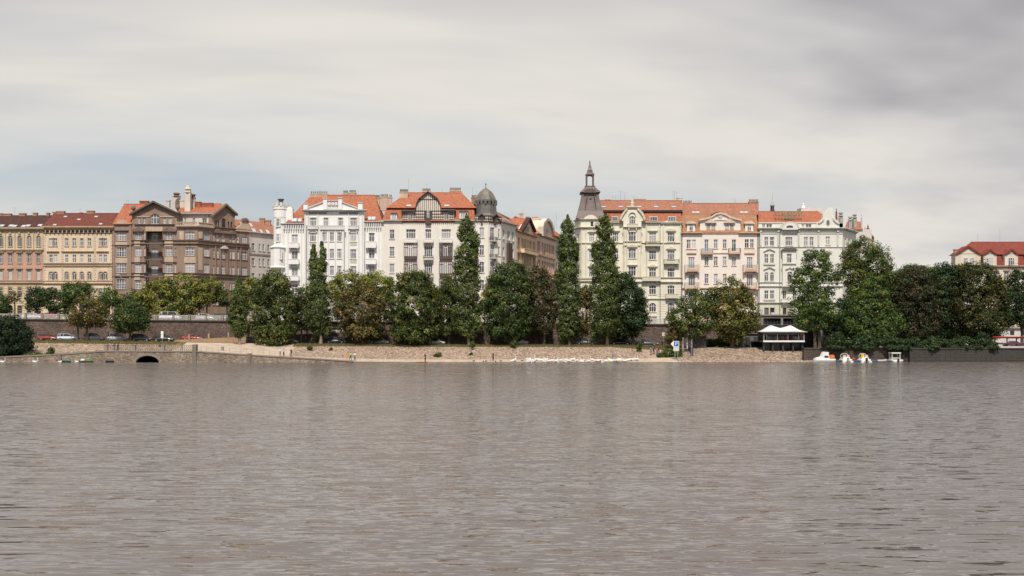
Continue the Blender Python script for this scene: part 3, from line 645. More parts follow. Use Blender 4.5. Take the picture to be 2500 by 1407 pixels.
# ---- cream house with quoins
r = building(190, YB, 'cream stucco house with dark red roof and rusticated quoins, beside the brown house'); f = Fac(r, 106, YB, 274, YB)
CRM, CTR = plaster('cream_plaster', (0.66, 0.53, 0.395), .35), plaster('cream_trim', (0.44, 0.32, 0.21), .55); f.trim = CTR
PR = [(120, 128.5), (131, 139.5), (158.5, 167), (177, 186), (195.5, 204), (214, 222.5), (241.5, 250), (252.5, 261)]
f.row(PR, 582, 601.5, sur=CRM, frame=WHITE); f.row(PR, 622, 641.5, frame=WHITE); f.row(PR, 664, 684, arch=1, sur=CTR, frame=WHITE, pane=PANE_D); f.row(PR, 704, 723, frame=OFFW)
f.row([(a-2, b_+2) for a, b_ in PR], 748, 768, arch=.4, frame=DARKW, pane=PANE_D)
f.wall(106, 274, 562, None, CRM); f.band(105, 275, 553, 563, .85, CTR, steps=3); f.band(106, 274, 563.2, 571.5, .06, plaster('sooty_frieze', (0.085, 0.072, 0.07), .3), 'frieze')
f.corbels(107, 273, 563, 570, 16, .45, CTR, w=.25)
for a, b_ in ((116, 143), (152, 228), (237, 264)): f.band(a, b_, 613.5, 616.5, .38, CTR, 'ledge', 2)
f.band(106, 274, 642, 644, .2, CTR, 'string_course'); f.band(108, 272, 644.3, 649, .05, plaster('dark_panel', (0.25, 0.19, 0.14), .6), 'frieze'); f.band(106, 274, 649, 652, .25, CTR, 'string_course', 2)
f.band(106, 274, 685, 687, .15, CTR, 'string_course'); f.band(106, 274, 691, 695, .35, CTR, 'string_course', 2)
for a in (106.5, 150, 229, 268.5):
    for i in range(26):
        y0 = 573+i*4.4
        if not (641 < y0+2 < 653 or 683 < y0+2 < 696): f.band(a, a+(4.6 if i % 2 else 3.6), y0, y0+3.6, .1, CRM, 'quoin')
core(r, [(106, YB+.45), (274, YB+.45), (274, YB+14), (106, YB+14)], f.z(556), CRM)
f.roof(105, 275, 553, 521.5, 7, 132, 291, DKRED)
for x_, y_ in ((134, 550), (160, 530), (193, 537), (235, 530), (246, 548)): f.skylight(x_, y_, .9, .8)
for a, b_, y0, y1 in ((130, 138, 518, 528), (139, 158, 516, 526), (196, 200, 519, 526), (213, 230, 515, 524)): f.chimney(a, b_, y0, y1, 7.3, BRICKC)
f.pole(196, 510, 522, 7, 1)

# ---- brown corner house with gables
r = building(400, YB, 'sooty brown corner house with two gables, loggias and white chimneys'); 
BRN, TAN, BTR = plaster('brown_render', (0.30, 0.21, 0.165), .6, (0.06, 0.05, 0.042)), plaster('tan_render', (0.50, 0.385, 0.29), .5), plaster('brown_trim', (0.20, 0.142, 0.118), .6, (0.05, 0.04, 0.04))
PALE = plaster('pale_render', (0.60, 0.54, 0.48), .4); WROWS = ((567, 588), (604.5, 627), (643.5, 667), (682, 706), (722, 744))
f = Fac(r, 275, YB, 322, YB); f.trim = BTR                                  # narrow left wing
for y0, y1 in WROWS: f.win(284.5, 308.5, y0, y1, cols=4, grid=2, tr=.4)
f.wall(275, 322, 549, None, BRN); f.shape([(277, 549), (277, 546), (283, 545), (287, 540.5), (294, 537), (302, 537), (308, 541), (312, 545), (319, 546), (319, 549)], .25, -.6, TAN)
f.band(282, 311, 588.6, 603.5, .05, TAN, 'panel'); f.band(282, 311, 627.8, 642.5, .05, TAN, 'panel'); f.band(281, 312, 562, 566, .4, BTR, 'hood', 2)
for y in (598, 674): f.band(275, 322, y, y+3, .3, BTR, 'string_course', 2)
for a in (275.5, 316): f.band(a, a+5, 550, 790, .2, BRN, 'pilaster')
f0 = f
f = Fac(r, 322, YB, 432, YB); f.trim = BTR                                   # main gable front: recess in the middle
for y0, y1 in ((568, 585.5), (605.5, 626), (645, 666), (685, 706), (722, 744)):
    f.win(330, 345.5, y0, y1, cols=4, grid=2); f.win(404, 420.5, y0, y1, cols=4, grid=2); f.win(426, 430, y0, y1, cols=1, grid=2); f.win(351.5, 354.5, y0, y1, cols=1, grid=2)
for x0, x1 in ((337, 343.5), (348.5, 356), (398.5, 405.5), (411.5, 419)): f.win(x0, x1, 531, 546.5, cols=2, tr=0)
f.win(368, 388, 523, 547, cols=3, arch=.9, sur=BTR)
f.wall(322, 432, 519, 555, BRN); f.wall(322, 356.5, 555, None, BRN); f.wall(397, 432, 555, None, BRN)
f.shape([(323, 521.5), (377, 495), (429, 519.5), (429, 522), (323, 522)], -.05, -.7, plaster('brown_gable', (0.24, 0.17, 0.13), .6))
f.shape([(316, 524), (377, 491), (436, 519.5), (436, 523), (377, 495.5), (318, 527)], 1.0, -.2, plaster('slate_verge', (0.12, 0.105, 0.1), .5), 'verge')
f.shape([(377, 491), (436, 519.5), (436, 518.3), (378, 489.5)], 1.05, -.25, plain('zinc', (0.5, 0.5, 0.5), .4), 'flashing')
f.band(329, 365, 528.5, 530.5, .15, TAN, 'string_course'); f.band(391, 425, 528.5, 530.5, .15, TAN, 'string_course'); f.band(330, 425, 547.5, 550, .4, BTR, 'string_course', 2)
for a, b_ in ((324, 351), (398, 432)):
    f.shape([(a, 566), (a, 561), (a+6, 559.5), (a+10, 556), (a+16, 555), (a+21, 557), (b_-3, 562), (b_, 562), (b_, 566)], .55, -.1, BTR, 'hood')
    f.band(a+4, b_-9, 587, 602, .12, TAN, 'panel'); f.band(a+4, b_-9, 627, 644, .12, TAN, 'panel'); f.band(a+4, b_-9, 667, 684, .12, TAN, 'panel')
for y in (586.5, 595, 640, 666.5, 674): f.band(322, 356.5, y, y+2.2, .3, BTR, 'string_course', 2); f.band(397, 432, y, y+2.2, .3, BTR, 'string_course', 2)
f.band(356, 398, 554, 565, .2, TAN, 'lintel')
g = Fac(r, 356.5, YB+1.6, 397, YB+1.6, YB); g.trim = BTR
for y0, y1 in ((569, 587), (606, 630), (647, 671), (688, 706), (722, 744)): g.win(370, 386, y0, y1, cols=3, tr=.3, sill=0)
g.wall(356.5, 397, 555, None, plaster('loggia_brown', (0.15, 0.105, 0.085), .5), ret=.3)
for y0, y1 in ((586, 597), (626, 636.5), (666, 677.5), (706, 717)): f.balcony(355, 399, y0, y1, 'iron', .7, BTR)
for i, c in enumerate(((326, 503, 520), (434, 501, 519))):                   # urns at the gable feet
    x, z0 = X(c[0], YB), Zp(c[2], YB); MB().box(x-.55, x+.55, YB-.6, YB+.5, z0-.3, z0+.25).lathe((x, YB-.05, z0+.25), [(.25,0),(.2,.3),(.5,.6),(.62,1.0),(.45,1.45),(.1,1.7)], 9).build('urn', BTR, r)
cb = Fac(r, 432, 289.1, 482, 289.1, YB); cb.trim = BTR                       # corner bay
for y0, y1 in ((567, 585), (605, 625.5), (644, 666), (685, 706), (722, 744)): cb.win(452, 475.5, y0, y1, cols=6, grid=2)
cb.wall(432, 482, 556, None, BRN, 3); cb.band(450, 478, 627, 643, .08, TAN, 'panel'); cb.band(438, 449, 566, 586, .06, TAN, 'panel')
cc = Fac(r, 482, 289.1, 517, 292.5, YB); cc.trim = BTR
for y0, y1 in ((567, 585), (605, 625.5), (644, 666), (685, 706), (722, 744)): cc.win(497.5, 511.5, y0, y1, cols=4, grid=2)
cc.wall(482, 517, 556, None, BRN, 3); cc.band(484, 494, 605, 660, .1, TAN, 'relief_panel'); cc.band(485, 493, 566, 583, .3, TAN, 'statue_niche')
for q_ in (cb, cc):
    e = (432, 482) if q_ is cb else (482, 517)
    q_.band(*e, 552, 557, .7, TAN, 'cornice', 2); q_.band(*e, 586.5, 588.5, .3, BTR, 'string_course'); q_.band(*e, 595, 598, .35, BTR, 'string_course', 2); q_.band(*e, 666.5, 669, .3, BTR, 'string_course'); q_.band(*e, 674, 677, .35, BTR, 'string_course', 2)
    u0, u1 = q_.u(e[0]), q_.u(e[1]); m = q_.mb(); n = int((u1-u0)/.42)
    for i in range(n): uu = u0+(u1-u0)*(i+.5)/n; m.box(uu-.11, uu+.11, .35, .6, q_.z(552), q_.z(545.5))
    m.box(u0, u1, .25, .7, q_.z(545.5), q_.z(543.5)); tag(m.build('terrace_balustrade', TAN, r), kind='stuff')
pw = Fac(r, 428, 293.5, 520, 293.5); pw.trim = PALE                          # set-back pale attic behind the terrace
for a, b_ in ((441, 446), (450, 455), (470, 476), (494, 505)): pw.win(a, b_, 533, 548, cols=2, tr=0, sill=0, pane=PANE_D)
pw.wall(428, 520, 523, 560, PALE); pw.band(426, 522, 520.5, 523.5, .7, GREYM, 'eave')
sf = Fac(r, 517, 292.5, 608, 301, YB); sf.trim = BTR                         # side front down the lane
for y0, y1 in ((569, 586), (607, 628), (646, 667), (687, 706), (722, 744)):
    for a, b_ in ((520, 523.5), (527, 534), (541, 549), (561, 564), (566.5, 573), (578, 583.5), (590, 603)): sf.win(a, b_, y0, y1, cols=1 if b_-a < 4 else 3, grid=2)
sf.win(541, 551, 528, 551, cols=2, arch=1, frame=DARKW, pane=PANE_D)
for a, b_ in ((526, 529.5), (532, 535.5), (556, 560), (563, 567)): sf.win(a, b_, 535, 549, cols=1, tr=0, frame=DARKW, pane=PANE_D)
sf.wall(517, 573, 522, 556, BRN); sf.wall(517, 608, 556, None, BRN)
sf.shape([(519, 523), (549, 494), (574, 515), (574, 523)], -.02, -.7, plaster('brown_gable', (0.2, 0.14, 0.11), .6)); sf.shape([(516, 523), (549, 491), (577, 514), (577, 519), (549, 496), (516, 528)], .8, -.2, BTR, 'verge')
sf.shape([(574, 557), (576, 549), (583, 545), (586, 541), (589, 529), (596, 526), (602, 529), (605, 540), (608, 543), (608, 557)], .3, -.6, TAN)
sf.shape([(588, 531), (591, 524), (598, 522), (604, 526), (605, 534), (602, 530), (592, 530)], .6, -.3, BTR, 'scroll')
for y in (551, 588, 595, 667, 674): sf.band(517, 608, y, y+2.5, .35, BTR, 'string_course', 2)
for a in (524.5, 536, 554, 575, 585.5, 605.5): sf.band(a, a+2, 598, 666, .25, BRN, 'pilaster')
sf.shape([(520, 566), (524, 558), (531, 555), (538, 560), (546, 563), (558, 562), (564, 556), (572, 558), (577, 566)], .5, -.1, BTR, 'hood'); sf.shape([(538, 604), (542, 598), (547, 596), (552, 598), (556, 604)], .5, -.1, PALE, 'hood')
core(r, [(275, YB+.45), (356, YB+.45), (356, YB+1.9), (398, YB+1.9), (398, YB+.45), (430, YB+.45), (432, 289.6), (481, 289.6), (516, 293), (607, 301.5), (600, 312), (275, 304)], f.z(557), BRN)
core(r, [(324, YB+.6), (430, YB+.6), (430, 304), (324, 304)], f.z(523), BRN, z0=f.z(560))
MB(sf.T).box(sf.u(519), sf.u(572), -9, -.6, sf.z(560), sf.z(523)).build('side_wall', BRN, r)
# roofs: cross gables behind the two fronts
f0.roof(276, 322.5, 548, 499, 6, 303, 372, ORANGE)
m = f.mb(); za, zb_ = f.z(492), f.z(520); uc = f.u(377); m.add([(f.u(318), .9, f.z(525)), (uc, .9, za), (uc, -9, za), (f.u(318), -9, f.z(525))], [(0, 1, 2, 3)]).add([(uc, .9, za), (f.u(436), .9, zb_), (f.u(436), -9, zb_), (uc, -9, za)], [(0, 1, 2, 3)]); m.build('roof', DKRED, r)
m = sf.mb(); uc = sf.u(549); m.add([(sf.u(516), .7, sf.z(525)), (uc, .7, sf.z(492)), (uc, -8, sf.z(492)), (sf.u(516), -8, sf.z(525))], [(0, 1, 2, 3)]).add([(uc, .7, sf.z(492)), (sf.u(577), .7, sf.z(516)), (sf.u(577), -8, sf.z(516)), (uc, -8, sf.z(492))], [(0, 1, 2, 3)]); m.build('roof', ORANGE, r)
pw.roof(425, 521, 521, 498, 6, 455, 540, ORANGE, .3)
for a, b_, y0, y1, dp_ in ((405.5, 415, 489, 515, 8), (422, 439.5, 478, 515, 9), (440, 462, 489, 520, 7.4), (466, 476, 484, 512, 7)): pw.chimney(a, b_, y0, y1, dp_-3.5, PALE)
x, Yc = X(459, 295), 295; zb_, zt = Zp(521, Yc), Zp(453, Yc)
MB().box(x-.75, x+.75, Yc-.6, Yc+.6, zb_, zt-1.9).box(x-.62, x+.62, Yc-.5, Yc+.5, zt-1.9, zt-.9).lathe((x, Yc, zt-1.9), [(.95, 0), (.95, .2), (.6, .25), (.6, .8), (.9, .85), (.85, 1.1), (.55, 1.25), (.5, 1.8), (.2, 1.9)], 8).build('chimney_stack', PALE, r)
for px, y0 in ((431, 471), (470, 474)):
    x = X(px, 297); MB().lathe((x, 297, Zp(y0+11, 297)), [(.7, 0), (.95, .15), (.7, .3), (.65, .75), (.95, .85), (.8, 1.1), (.5, 1.2)], 10).build('chimney_cap', BTR, r)
for a, b_, y0, y1 in ((342, 363, 491, 500), (372, 379, 491, 499), (479, 491, 493, 505), (493, 520, 496, 503)): pw.chimney(a, b_, y0, y1, 4, plaster('red_brick', (0.33, 0.1, 0.06), .4))
f0.pole(309, 488, 500, 6); f0.pole(313, 487, 500, 6)

# ---- grey house behind, on the lane
r = building(640, 303, 'plain pale grey house on the lane between the brown and white houses'); f = Fac(r, 608, 301.2, 700, 312, 302); GRY = plaster('grey_render', (0.60, 0.56, 0.52), .3); f.trim = GRY
for y0, y1 in ((594, 611), (630, 648), (667, 686), (704, 722)): f.row([(614.5, 621.5), (632, 636), (641, 645.5), (653, 658), (668, 674)], y0, y1, frame=OFFW, pane=PANE_D)
f.wall(608, 700, 569, None, GRY); f.band(608, 700, 619, 623, .12, plaster('grey_band', (0.26, 0.2, 0.18), .4), 'string_course'); f.band(608, 700, 566, 569.5, .5, OFFW, 'cornice', 2)
m = f.mb(); m.add([(-2, .4, f.z(568)), (f.L, .4, f.z(568)), (f.L, -7, f.z(531)), (-9, -7, f.z(531)), (f.L, -14, f.z(568)), (-2, -14, f.z(568))], [(0, 1, 2, 3), (2, 4, 5, 3), (0, 3, 5)]); m.build('roof', ORANGE2, r); f.rf = (.4, -7, f.z(568), f.z(531))
MB(f.T).box(0, f.L, -14, -.45, 7.6, f.z(569)).build('side_wall', GRY, r)
for uu, t, w_ in ((2.2, .12, 1.2), (4.6, .1, .9), (7, .12, 1.1), (4, .55, .9)):
    d_ = .4-7.4*t; z_ = f.z(568)+(f.z(531)-f.z(568))*t; k = MB(f.T).add([(uu-w_/2, d_+.3, z_-.2), (uu+w_/2, d_+.3, z_-.2), (uu+w_/2, d_-.5, z_+.75), (uu-w_/2, d_-.5, z_+.75)], [(0, 1, 2, 3)]).build('skylight', SKYL, r)
for a, b_, y0, y1 in ((634, 646, 533, 541), (648, 661, 538, 546)): f.chimney(a, b_, y0, y1, 13, BRICKC)

# ---- white house with corner turret and low pediment
r = building(800, YB, 'bluish white house with round corner turret and low stepped pediment')
WHT, WTR = plaster('cool_white_render', (0.76, 0.745, 0.725), .18, (0.35, 0.31, 0.28), .05), plaster('cool_white_trim', (0.62, 0.615, 0.61), .35, (0.25, 0.24, 0.23), .06)
f = Fac(r, 690, YB, 744, YB); f.trim = WTR; h = Fac(r, 888, YB, 932, YB); h.trim = WTR; c = Fac(r, 743, 289.3, 889, 289.3, YB); c.trim = WTR
for y0, y1 in ((573, 593.5), (613, 633), (653.5, 674), (694.5, 715), (735, 760)): f.win(712, 727, y0, y1, cols=2, grid=0, sur=WHT)
for y0, y1 in ((569, 590), (609, 631), (650, 672), (692, 713), (735, 760)): h.win(900.5, 914.5, y0, y1, cols=2, sur=WHT)
f.wall(690, 744, 547, None, WHT); h.wall(888, 932, 543, None, WHT)
f.band(689, 744, 545.5, 548.5, .75, WTR, 'cornice', 2); f.corbels(691, 743, 548.5, 561, 9, .5, WTR, w=.55); f.corbels(691, 743, 561, 567, 9, .25, WTR, w=.3)
h.band(888, 933, 541.5, 544.5, .75, WTR, 'cornice', 2); h.corbels(889, 932, 544.5, 558, 8, .5, WTR, w=.55); h.corbels(889, 932, 558, 564, 8, .25, WTR, w=.3)
for y0, y1 in ((594, 606), (634, 646), (675, 686)): f.balcony(705.5, 731, y0, y1, 'solid', 1.0, WHT)
for y0, y1 in ((591.5, 606), (634, 646)): h.balcony(893.5, 919, y0, y1, 'solid', 1.0, WHT)
for a in (702, 735): f.band(a, a+2.2, 567, 780, .1, WTR, 'pilaster')
for a in (890.5, 924): h.band(a, a+2.2, 564, 780, .1, WTR, 'pilaster')
c.row([(757, 772), (855.5, 871)], 533, 553, cols=4, grid=0, tr=.3, sur=WTR); c.row([(790.5, 801.5), (826, 837)], 533, 553, cols=3, tr=.3, sur=WTR)
RW5 = ((569, 591), (609.5, 633), (650.5, 674), (692, 715), (735, 762))
for y0, y1 in RW5: c.row([(756.5, 771.5), (855, 870)], y0, y1, cols=4, tr=.3)
c.wall(743, 889, 516, None, WHT, 2.2)
o5 = Fac(r, 781, 288.3, 840, 288.3, YB); o5.trim = WTR
for y0, y1 in RW5: o5.row([(787, 798), (805, 815.5), (823, 834)], y0, y1, cols=3, tr=.3)
o5.wall(781, 840, 562, None, WHT, 1.1); o5.balcony(779, 842, 554, 563, 'solid', .35, WTR)
for a in (782, 800.5, 818, 836.5): o5.band(a, a+2, 565, 780, .14, WTR, 'pilaster')
for y in (592.5, 635, 675): c.band(756, 772, y, y+8, .06, plaster('cream_panel', (0.5, 0.47, 0.38), .3), 'panel'); c.band(855, 871, y, y+8, .06, plaster('cream_panel', (0, 0, 0)), 'panel')
for a in (744, 751.5, 775, 850, 874.5, 884): c.band(a, a+2.4, 521, 780, .16, WTR, 'pilaster')
for a, b_ in ((751, 777), (850, 876)): c.balcony(a, b_, 553.5, 561, 'solid', .5, WTR)
c.band(740, 892, 514, 518, .9, WTR, 'cornice', 3); c.band(752, 798, 519.5, 523.5, .04, plain('dark_frieze', (0.2, 0.18, 0.18)), 'frieze'); c.band(827.5, 874, 519.5, 523.5, .04, plain('dark_frieze', (0, 0, 0)), 'frieze')
c.shape([(743, 514), (752, 510), (792, 495), (833, 495), (873, 510), (887, 514)], .3, -.8, WHT); c.shape([(752, 510), (792, 495), (792, 493), (751, 508)], .6, -.9, WTR, 'raking_cornice'); c.shape([(833, 495), (873, 510), (874, 508), (833, 493)], .6, -.9, WTR, 'raking_cornice')
for a, b_, y0 in ((790, 799.5, 487), (826.5, 836, 486), (742, 752, 499), (875, 886, 497)):
    c.band(a, b_, y0, 513, .75, WHT, 'acroterion', d0=-.9); c.band(a-1, b_+1, y0-1.5, y0, .95, WTR, 'acroterion_cap', d0=-1.0)
c.band(800, 826, 508, 513, .6, WTR, 'plinth')
for px in (804.5, 813, 821.5):
    x = X(px, 289); MB().lathe((x, 288.9, Zp(509, 289)), [(.28, 0), (.2, .3), (.42, .7), (.42, 1.2), (.24, 1.5), (.24, 1.8), (.5, 1.85), (.5, 2.05)], 8).build('vase', WTR, r)
c.pipe(748.8, 550, None)
# round turret on the left corner
tx, tY = X(685, 291.2), 291.2; tr_ = X(702, 291.2)-tx
zb, z8, z7, z6 = 7.6, Zp(606, tY), Zp(533, tY), Zp(503, tY)
tw = MB().lathe((tx, tY, 0), [(tr_, zb), (tr_, z7), (tr_*1.04, z7+.1), (tr_*1.04, z6-1.2), (tr_*1.12, z6-1.0), (tr_*1.12, z6-.2)], 20).build('turret', WHT, r, False)
m = MB(T=lambda x, y, z: (tx+x, tY+y, z))
for i in range(12):
    t0, t1 = 2*math.pi*(i+.18)/12, 2*math.pi*(i+.82)/12; a, b_ = tr_*.98, tr_*1.18; z0 = z6-.35
    p = [(a*math.cos(t0), a*math.sin(t0)), (b_*math.cos(t0), b_*math.sin(t0)), (b_*math.cos(t1), b_*math.sin(t1)), (a*math.cos(t1), a*math.sin(t1))]
    m.slab(p, z0, z0+1.0)
m.build('battlement', WTR, tw)
MB().lathe((tx+.1, tY, Zp(503, tY)), [(1.0, -.3), (.45, .5), (.55, .9), (.4, 1.1), (.55, 1.15), (.8, 1.6), (.9, 1.7), (.2, 1.72)], 10).build('turret_lantern', LEAD, tw)
def turret_win(px0, px1, y0, y1, rad=tr_, cxp=tx, cy=tY):
    for (a, b_) in ((px0, px1),):
        xm_ = X((a+b_)/2, cy-rad); dx_ = xm_-cxp; yy = cy-math.sqrt(max(.01, rad*rad-dx_*dx_)); q_ = Fac(r, (a+b_)/2-8, yy-.1, (a+b_)/2+8, yy-.1, cy); q_.trim = WTR
        q_.win(a, b_, y0, y1, cols=2, inset=.05, sur=WTR)
turret_win(674.5, 683, 536, 555); turret_win(674.5, 682.5, 573.5, 591)
MB().lathe((X(679, 290.4), 290.2, 0), [(2.05, Zp(654, 290)), (1.85, Zp(650, 290)), (1.85, Zp(608, 290)), (2.15, Zp(605, 290)), (1.2, Zp(599, 290)), (.2, Zp(593, 290))], 8, rot=math.pi/8).build('oriel', WHT, r)
MB().lathe((X(679, 290.4), 290.2, 0), [(1.3, 7.6), (1.3, Zp(660, 290)), (2.0, Zp(653, 290))], 8, rot=math.pi/8).build('oriel_base', WHT, r)
turret_win(680.5, 687, 613, 634, 1.7, X(679, 290.2), 290.2); turret_win(680.5, 687, 653, 668, 1.3, X(679, 290.2), 290.2); turret_win(680.5, 687, 694, 712, 1.3, X(679, 290.2), 290.2)
x = X(707, 291); MB().box(x-.9, x+.9, 290.3, 292, f.z(547), Zp(510, 291)).box(x-.65, x+.65, 290.5, 291.8, Zp(510, 291), Zp(506, 291)).build('parapet_block', WHT, r)
core(r, [(672, YB+2), (690, YB+.45), (742, YB+.45), (742, 290.2), (932, 290.45), (932, 304), (690, 304)], f.z(547), WHT)
MB().box(X(745, YB), X(887, YB), 289.8, 303, f.z(549), f.z(516)).build('side_wall', WHT, r)
f.roof(698, 934, 544, 477, 8, 760, 916, ORANGE); f.skylight(721, 538, 1.8, 1.4); f.skylight(730, 538, 1.4, 1.4)
h.rf = f.rf; h.skylight(903, 534, 1.2, 1.4); h.skylight(911, 534, 1.2, 1.4)
f.chimney(758, 800, 474, 481, 8, CREAMC, 9); f.chimney(838, 850, 472, 480, 8.4, CREAMC, 4); f.chimney(853, 869, 471, 480, 8.4, CREAMC, 5); f.chimney(917, 927, 483, 495, 9, CREAMC, 4); f.chimney(929, 948, 481, 496, 9.5, CREAMC, 6); f.chimney(950, 957, 482, 494, 10, CREAMC, 2)
f.pole(782, 465, 477, 8, 1)

# ---- cream corner house with half-timbered gable and dark dome
r = building(1060, YB, 'cream corner house with half timbered gable, glazed brown loggias and dark dome')
CR6, C6T = plaster('warm_white_render', (0.72, 0.675, 0.615), .24, (0.3, 0.25, 0.2), .06), plaster('warm_white_trim', (0.55, 0.50, 0.45), .35)
f = Fac(r, 932, YB, 1160, YB); f.trim = C6T
for y0, y1 in ((561, 584), (603, 626), (644, 667), (686, 708), (735, 758)): f.win(951, 963, y0, y1, cols=2)
for a, b_ in ((991.5, 1014.5), (1078, 1100.5)): f.win(a, b_, 560, 583, cols=4, tr=.35, inset=.4)
f.win(1038.5, 1052.5, 560, 583, cols=3, inset=.4)
for y0, y1 in ((601, 627), (643, 669), (686, 710), (735, 758)): f.win(1036, 1055.5, y0, y1, cols=4, inset=.4)
for y0, y1 in ((561, 584), (603, 626), (644, 667), (686, 708)): f.win(1122, 1134, y0, y1, cols=2)
f.wall(932, 1160, 541, None, CR6); f.band(932, 980, 538, 541.5, .6, C6T, 'cornice', 2); f.band(1112, 1160, 538, 541.5, .6, C6T, 'cornice', 2)
for a, b_ in ((987, 1018), (1073, 1104)):                                    # glazed timber loggias
    f.balcony(a-1, b_+1, 582.5, 594, 'rail', .8, C6T, WHITE)
    for y0, y1 in ((596, 634), (637, 676), (679, 716)):
        u0, u1, z1, z0 = f.u(a), f.u(b_), f.z(y0), f.z(y1); lg = f.mb().box(u0, u1, -.1, .55, z0, z0+.75).box(u0, u1, -.1, .6, z1-.25, z1).build('loggia', DARKW, r)
        m = f.mb()
        for i in range(8): uu = u0+(u1-u0)*i/7; m.box(uu-.07, uu+.07, .42, .56, z0+.75, z1-.25)
        m.box(u0, u1, .44, .55, z1-1.0, z1-.88).box(u0, u1, .44, .55, z0+.75, z0+.85).box(u0, u0+.1, -.1, .42, z0+.75, z1-.25).box(u1-.1, u1, -.1, .42, z0+.75, z1-.25); m.build('loggia_frame', DARKW, lg)
        f.mb().box(u0+.07, u1-.07, .46, .48, z0+.76, z1-.26).build('pane', PANE_B, lg)
        m = f.mb(); cu = (u0+u1)/2; w_ = (u1-u0)*.16; m.box(cu-w_, cu-w_+.1, .49, .58, z0+.8, z1-.5).box(cu+w_-.1, cu+w_, .49, .58, z0+.8, z1-.5).box(cu-.05, cu+.05, .49, .58, z0+.8, z1-.9).box(cu-w_, cu+w_, .49, .585, z1-1.0, z1-.88); m.build('loggia_casement', WHITE, lg)
f.balcony(1034, 1058, 582.5, 594, 'rail', .9, C6T, WHITE); f.balcony(1034, 1058, 624, 636, 'iron', .9, C6T); f.balcony(1034, 1058, 668, 678, 'iron', .9, C6T)
# half-timber: white infill and single beams
HT = plaster('infill_plaster', (0.66, 0.6, 0.53), .25)
gab = [(981, 542), (981, 520), (1013, 516), (1017, 498), (1023, 487), (1045, 469.5), (1068, 486), (1075, 498), (1078, 516), (1110, 519), (1110, 542)]
f.shape(gab, .12, -.8, HT, 'timbered_gable')
def top_at(px): return float(np.interp(px, [981, 1013, 1017, 1023, 1045, 1068, 1075, 1078, 1110], [520, 516, 498, 487, 469.5, 486, 498, 516, 519]))
def beam(x0, y0, x1, y1): f.band(min(x0, x1), max(x0, x1), min(y0, y1), max(y0, y1), .22, DARKW, 'beam')
for i in range(27):
    px = 982+i*4.9
    if px < 1110: beam(px-.6, top_at(px), px+.6, 542)
for y in (523, 530, 536.5, 541.5):
    beam(981, y-.7, 1110, y+.7)
for y, a, b_ in ((515.5, 1013, 1078), (487.5, 1022, 1068)): beam(a, y-.8, b_, y+.8)
for a, b_ in zip(gab[1:-1], gab[2:-1]):
    (x0, y0), (x1, y1) = a, b_; f.shape([(x0, y0), (x1, y1), (x1, y1-2.5), (x0, y0-2.5)], .75, -.6, DARKW, 'verge_board')
for a, b_, y0, y1, pn in ((997, 1007, 522, 540, PANE_B), (1084.5, 1095, 520, 538, PANE_B), (1036, 1042, 515, 541, PANE_D), (1048, 1055, 515, 541, PANE_D)):
    u0, u1, z1, z0 = f.u(a), f.u(b_), f.z(y0), f.z(y1); wo = f.mb().box(u0, u0+.09, .2, .3, z0, z1).box(u1-.09, u1, .2, .3, z0, z1).box(u0, u1, .2, .29, z1-.09, z1).box(u0, u1, .2, .29, z0, z0+.09).box((u0+u1)/2-.05, (u0+u1)/2+.05, .2, .28, z0, z1).build('window', OFFW if pn is PANE_B else DARKW, r)
    f.mb().box(u0, u1, .23, .26, z0, z1).build('pane', pn, wo)
f.win(1043, 1048, 513, 547, cols=1, tr=.3, inset=-.25, sill=0); f.band(1039, 1052, 533, 548, .7, DARKW, 'timber_balcony', d0=.3)
f.corbels(981, 1110, 541.5, 545, 26, .35, DARKW, 'joist_ends', w=.3)
# mansard roof
MN = [(935, 540), (1160, 540)]
dp = 2.2
m = f.mb(); zl, zt = f.z(540), Zp(507, YB+dp); m.add([(f.u(933), .45, zl), (f.u(1160), .45, zl), (X(1157, YB+dp)-f.ox, -dp, zt), (X(944, YB+dp)-f.ox, -dp, zt)], [(0, 1, 2, 3)]).add([(f.u(933), .45, zl), (X(944, YB+dp)-f.ox, -dp, zt), (X(944, YB+dp)-f.ox, -14, zt), (f.u(933), -16, zl)], [(0, 1, 2, 3)]); m.build('mansard', ORANGE, r)
f2 = Fac(r, 932, YB+dp-.6, 1160, YB+dp-.6); f2.trim = C6T; f2.roof(943, 1163, 508, 471, 6.5, 993, 1128, ORANGE, .3)
for a, b_, y0 in ((980, 1014, 515), (1077, 1112, 513)): f.shape([(a-1, y0+2.2), (b_+1, y0+2.2), (b_-2, y0-1), (a+2, y0-1)], .9, -3, SHEET, 'lean_to_roof')
for a, b_, y0, y1, w0 in ((954, 970, 511, 537, 8), (1122, 1143, 506, 535, 12)):
    f.band(a, b_, y0+12, y1, .5, WHITE, 'dormer', d0=-3); f.win(a+2, b_-2, y0+14, y1-2, cols=3, tr=0, inset=-.5, sill=0); f.shape([(a-1, y0+12), (b_+1, y0+12), (b_-1, y0+9), (a+1, y0+9)], .8, -3, SHEET, 'dormer_roof')
f2.rf = f2.rf; f2.skylight(998, 503, 1.3, .9); f2.skylight(1091, 503, 1.3, .9); 
f2.chimney(976, 996, 469, 487, 4.5, CREAMC, 8); f2.chimney(1031, 1051, 467, 474, 7, CREAMC, 7); f2.chimney(1098, 1125, 465, 472, 7, CREAMC, 9); f2.chimney(1151, 1163, 483, 496, 8, BRICKC, 4)
f2.pole(997, 434, 471, 7); f2.pole(1042, 449, 468, 7, 1); f2.pole(1079, 460, 471, 7); f2.pole(1154, 456, 485, 7); f2.pole(1164, 466, 485, 8)
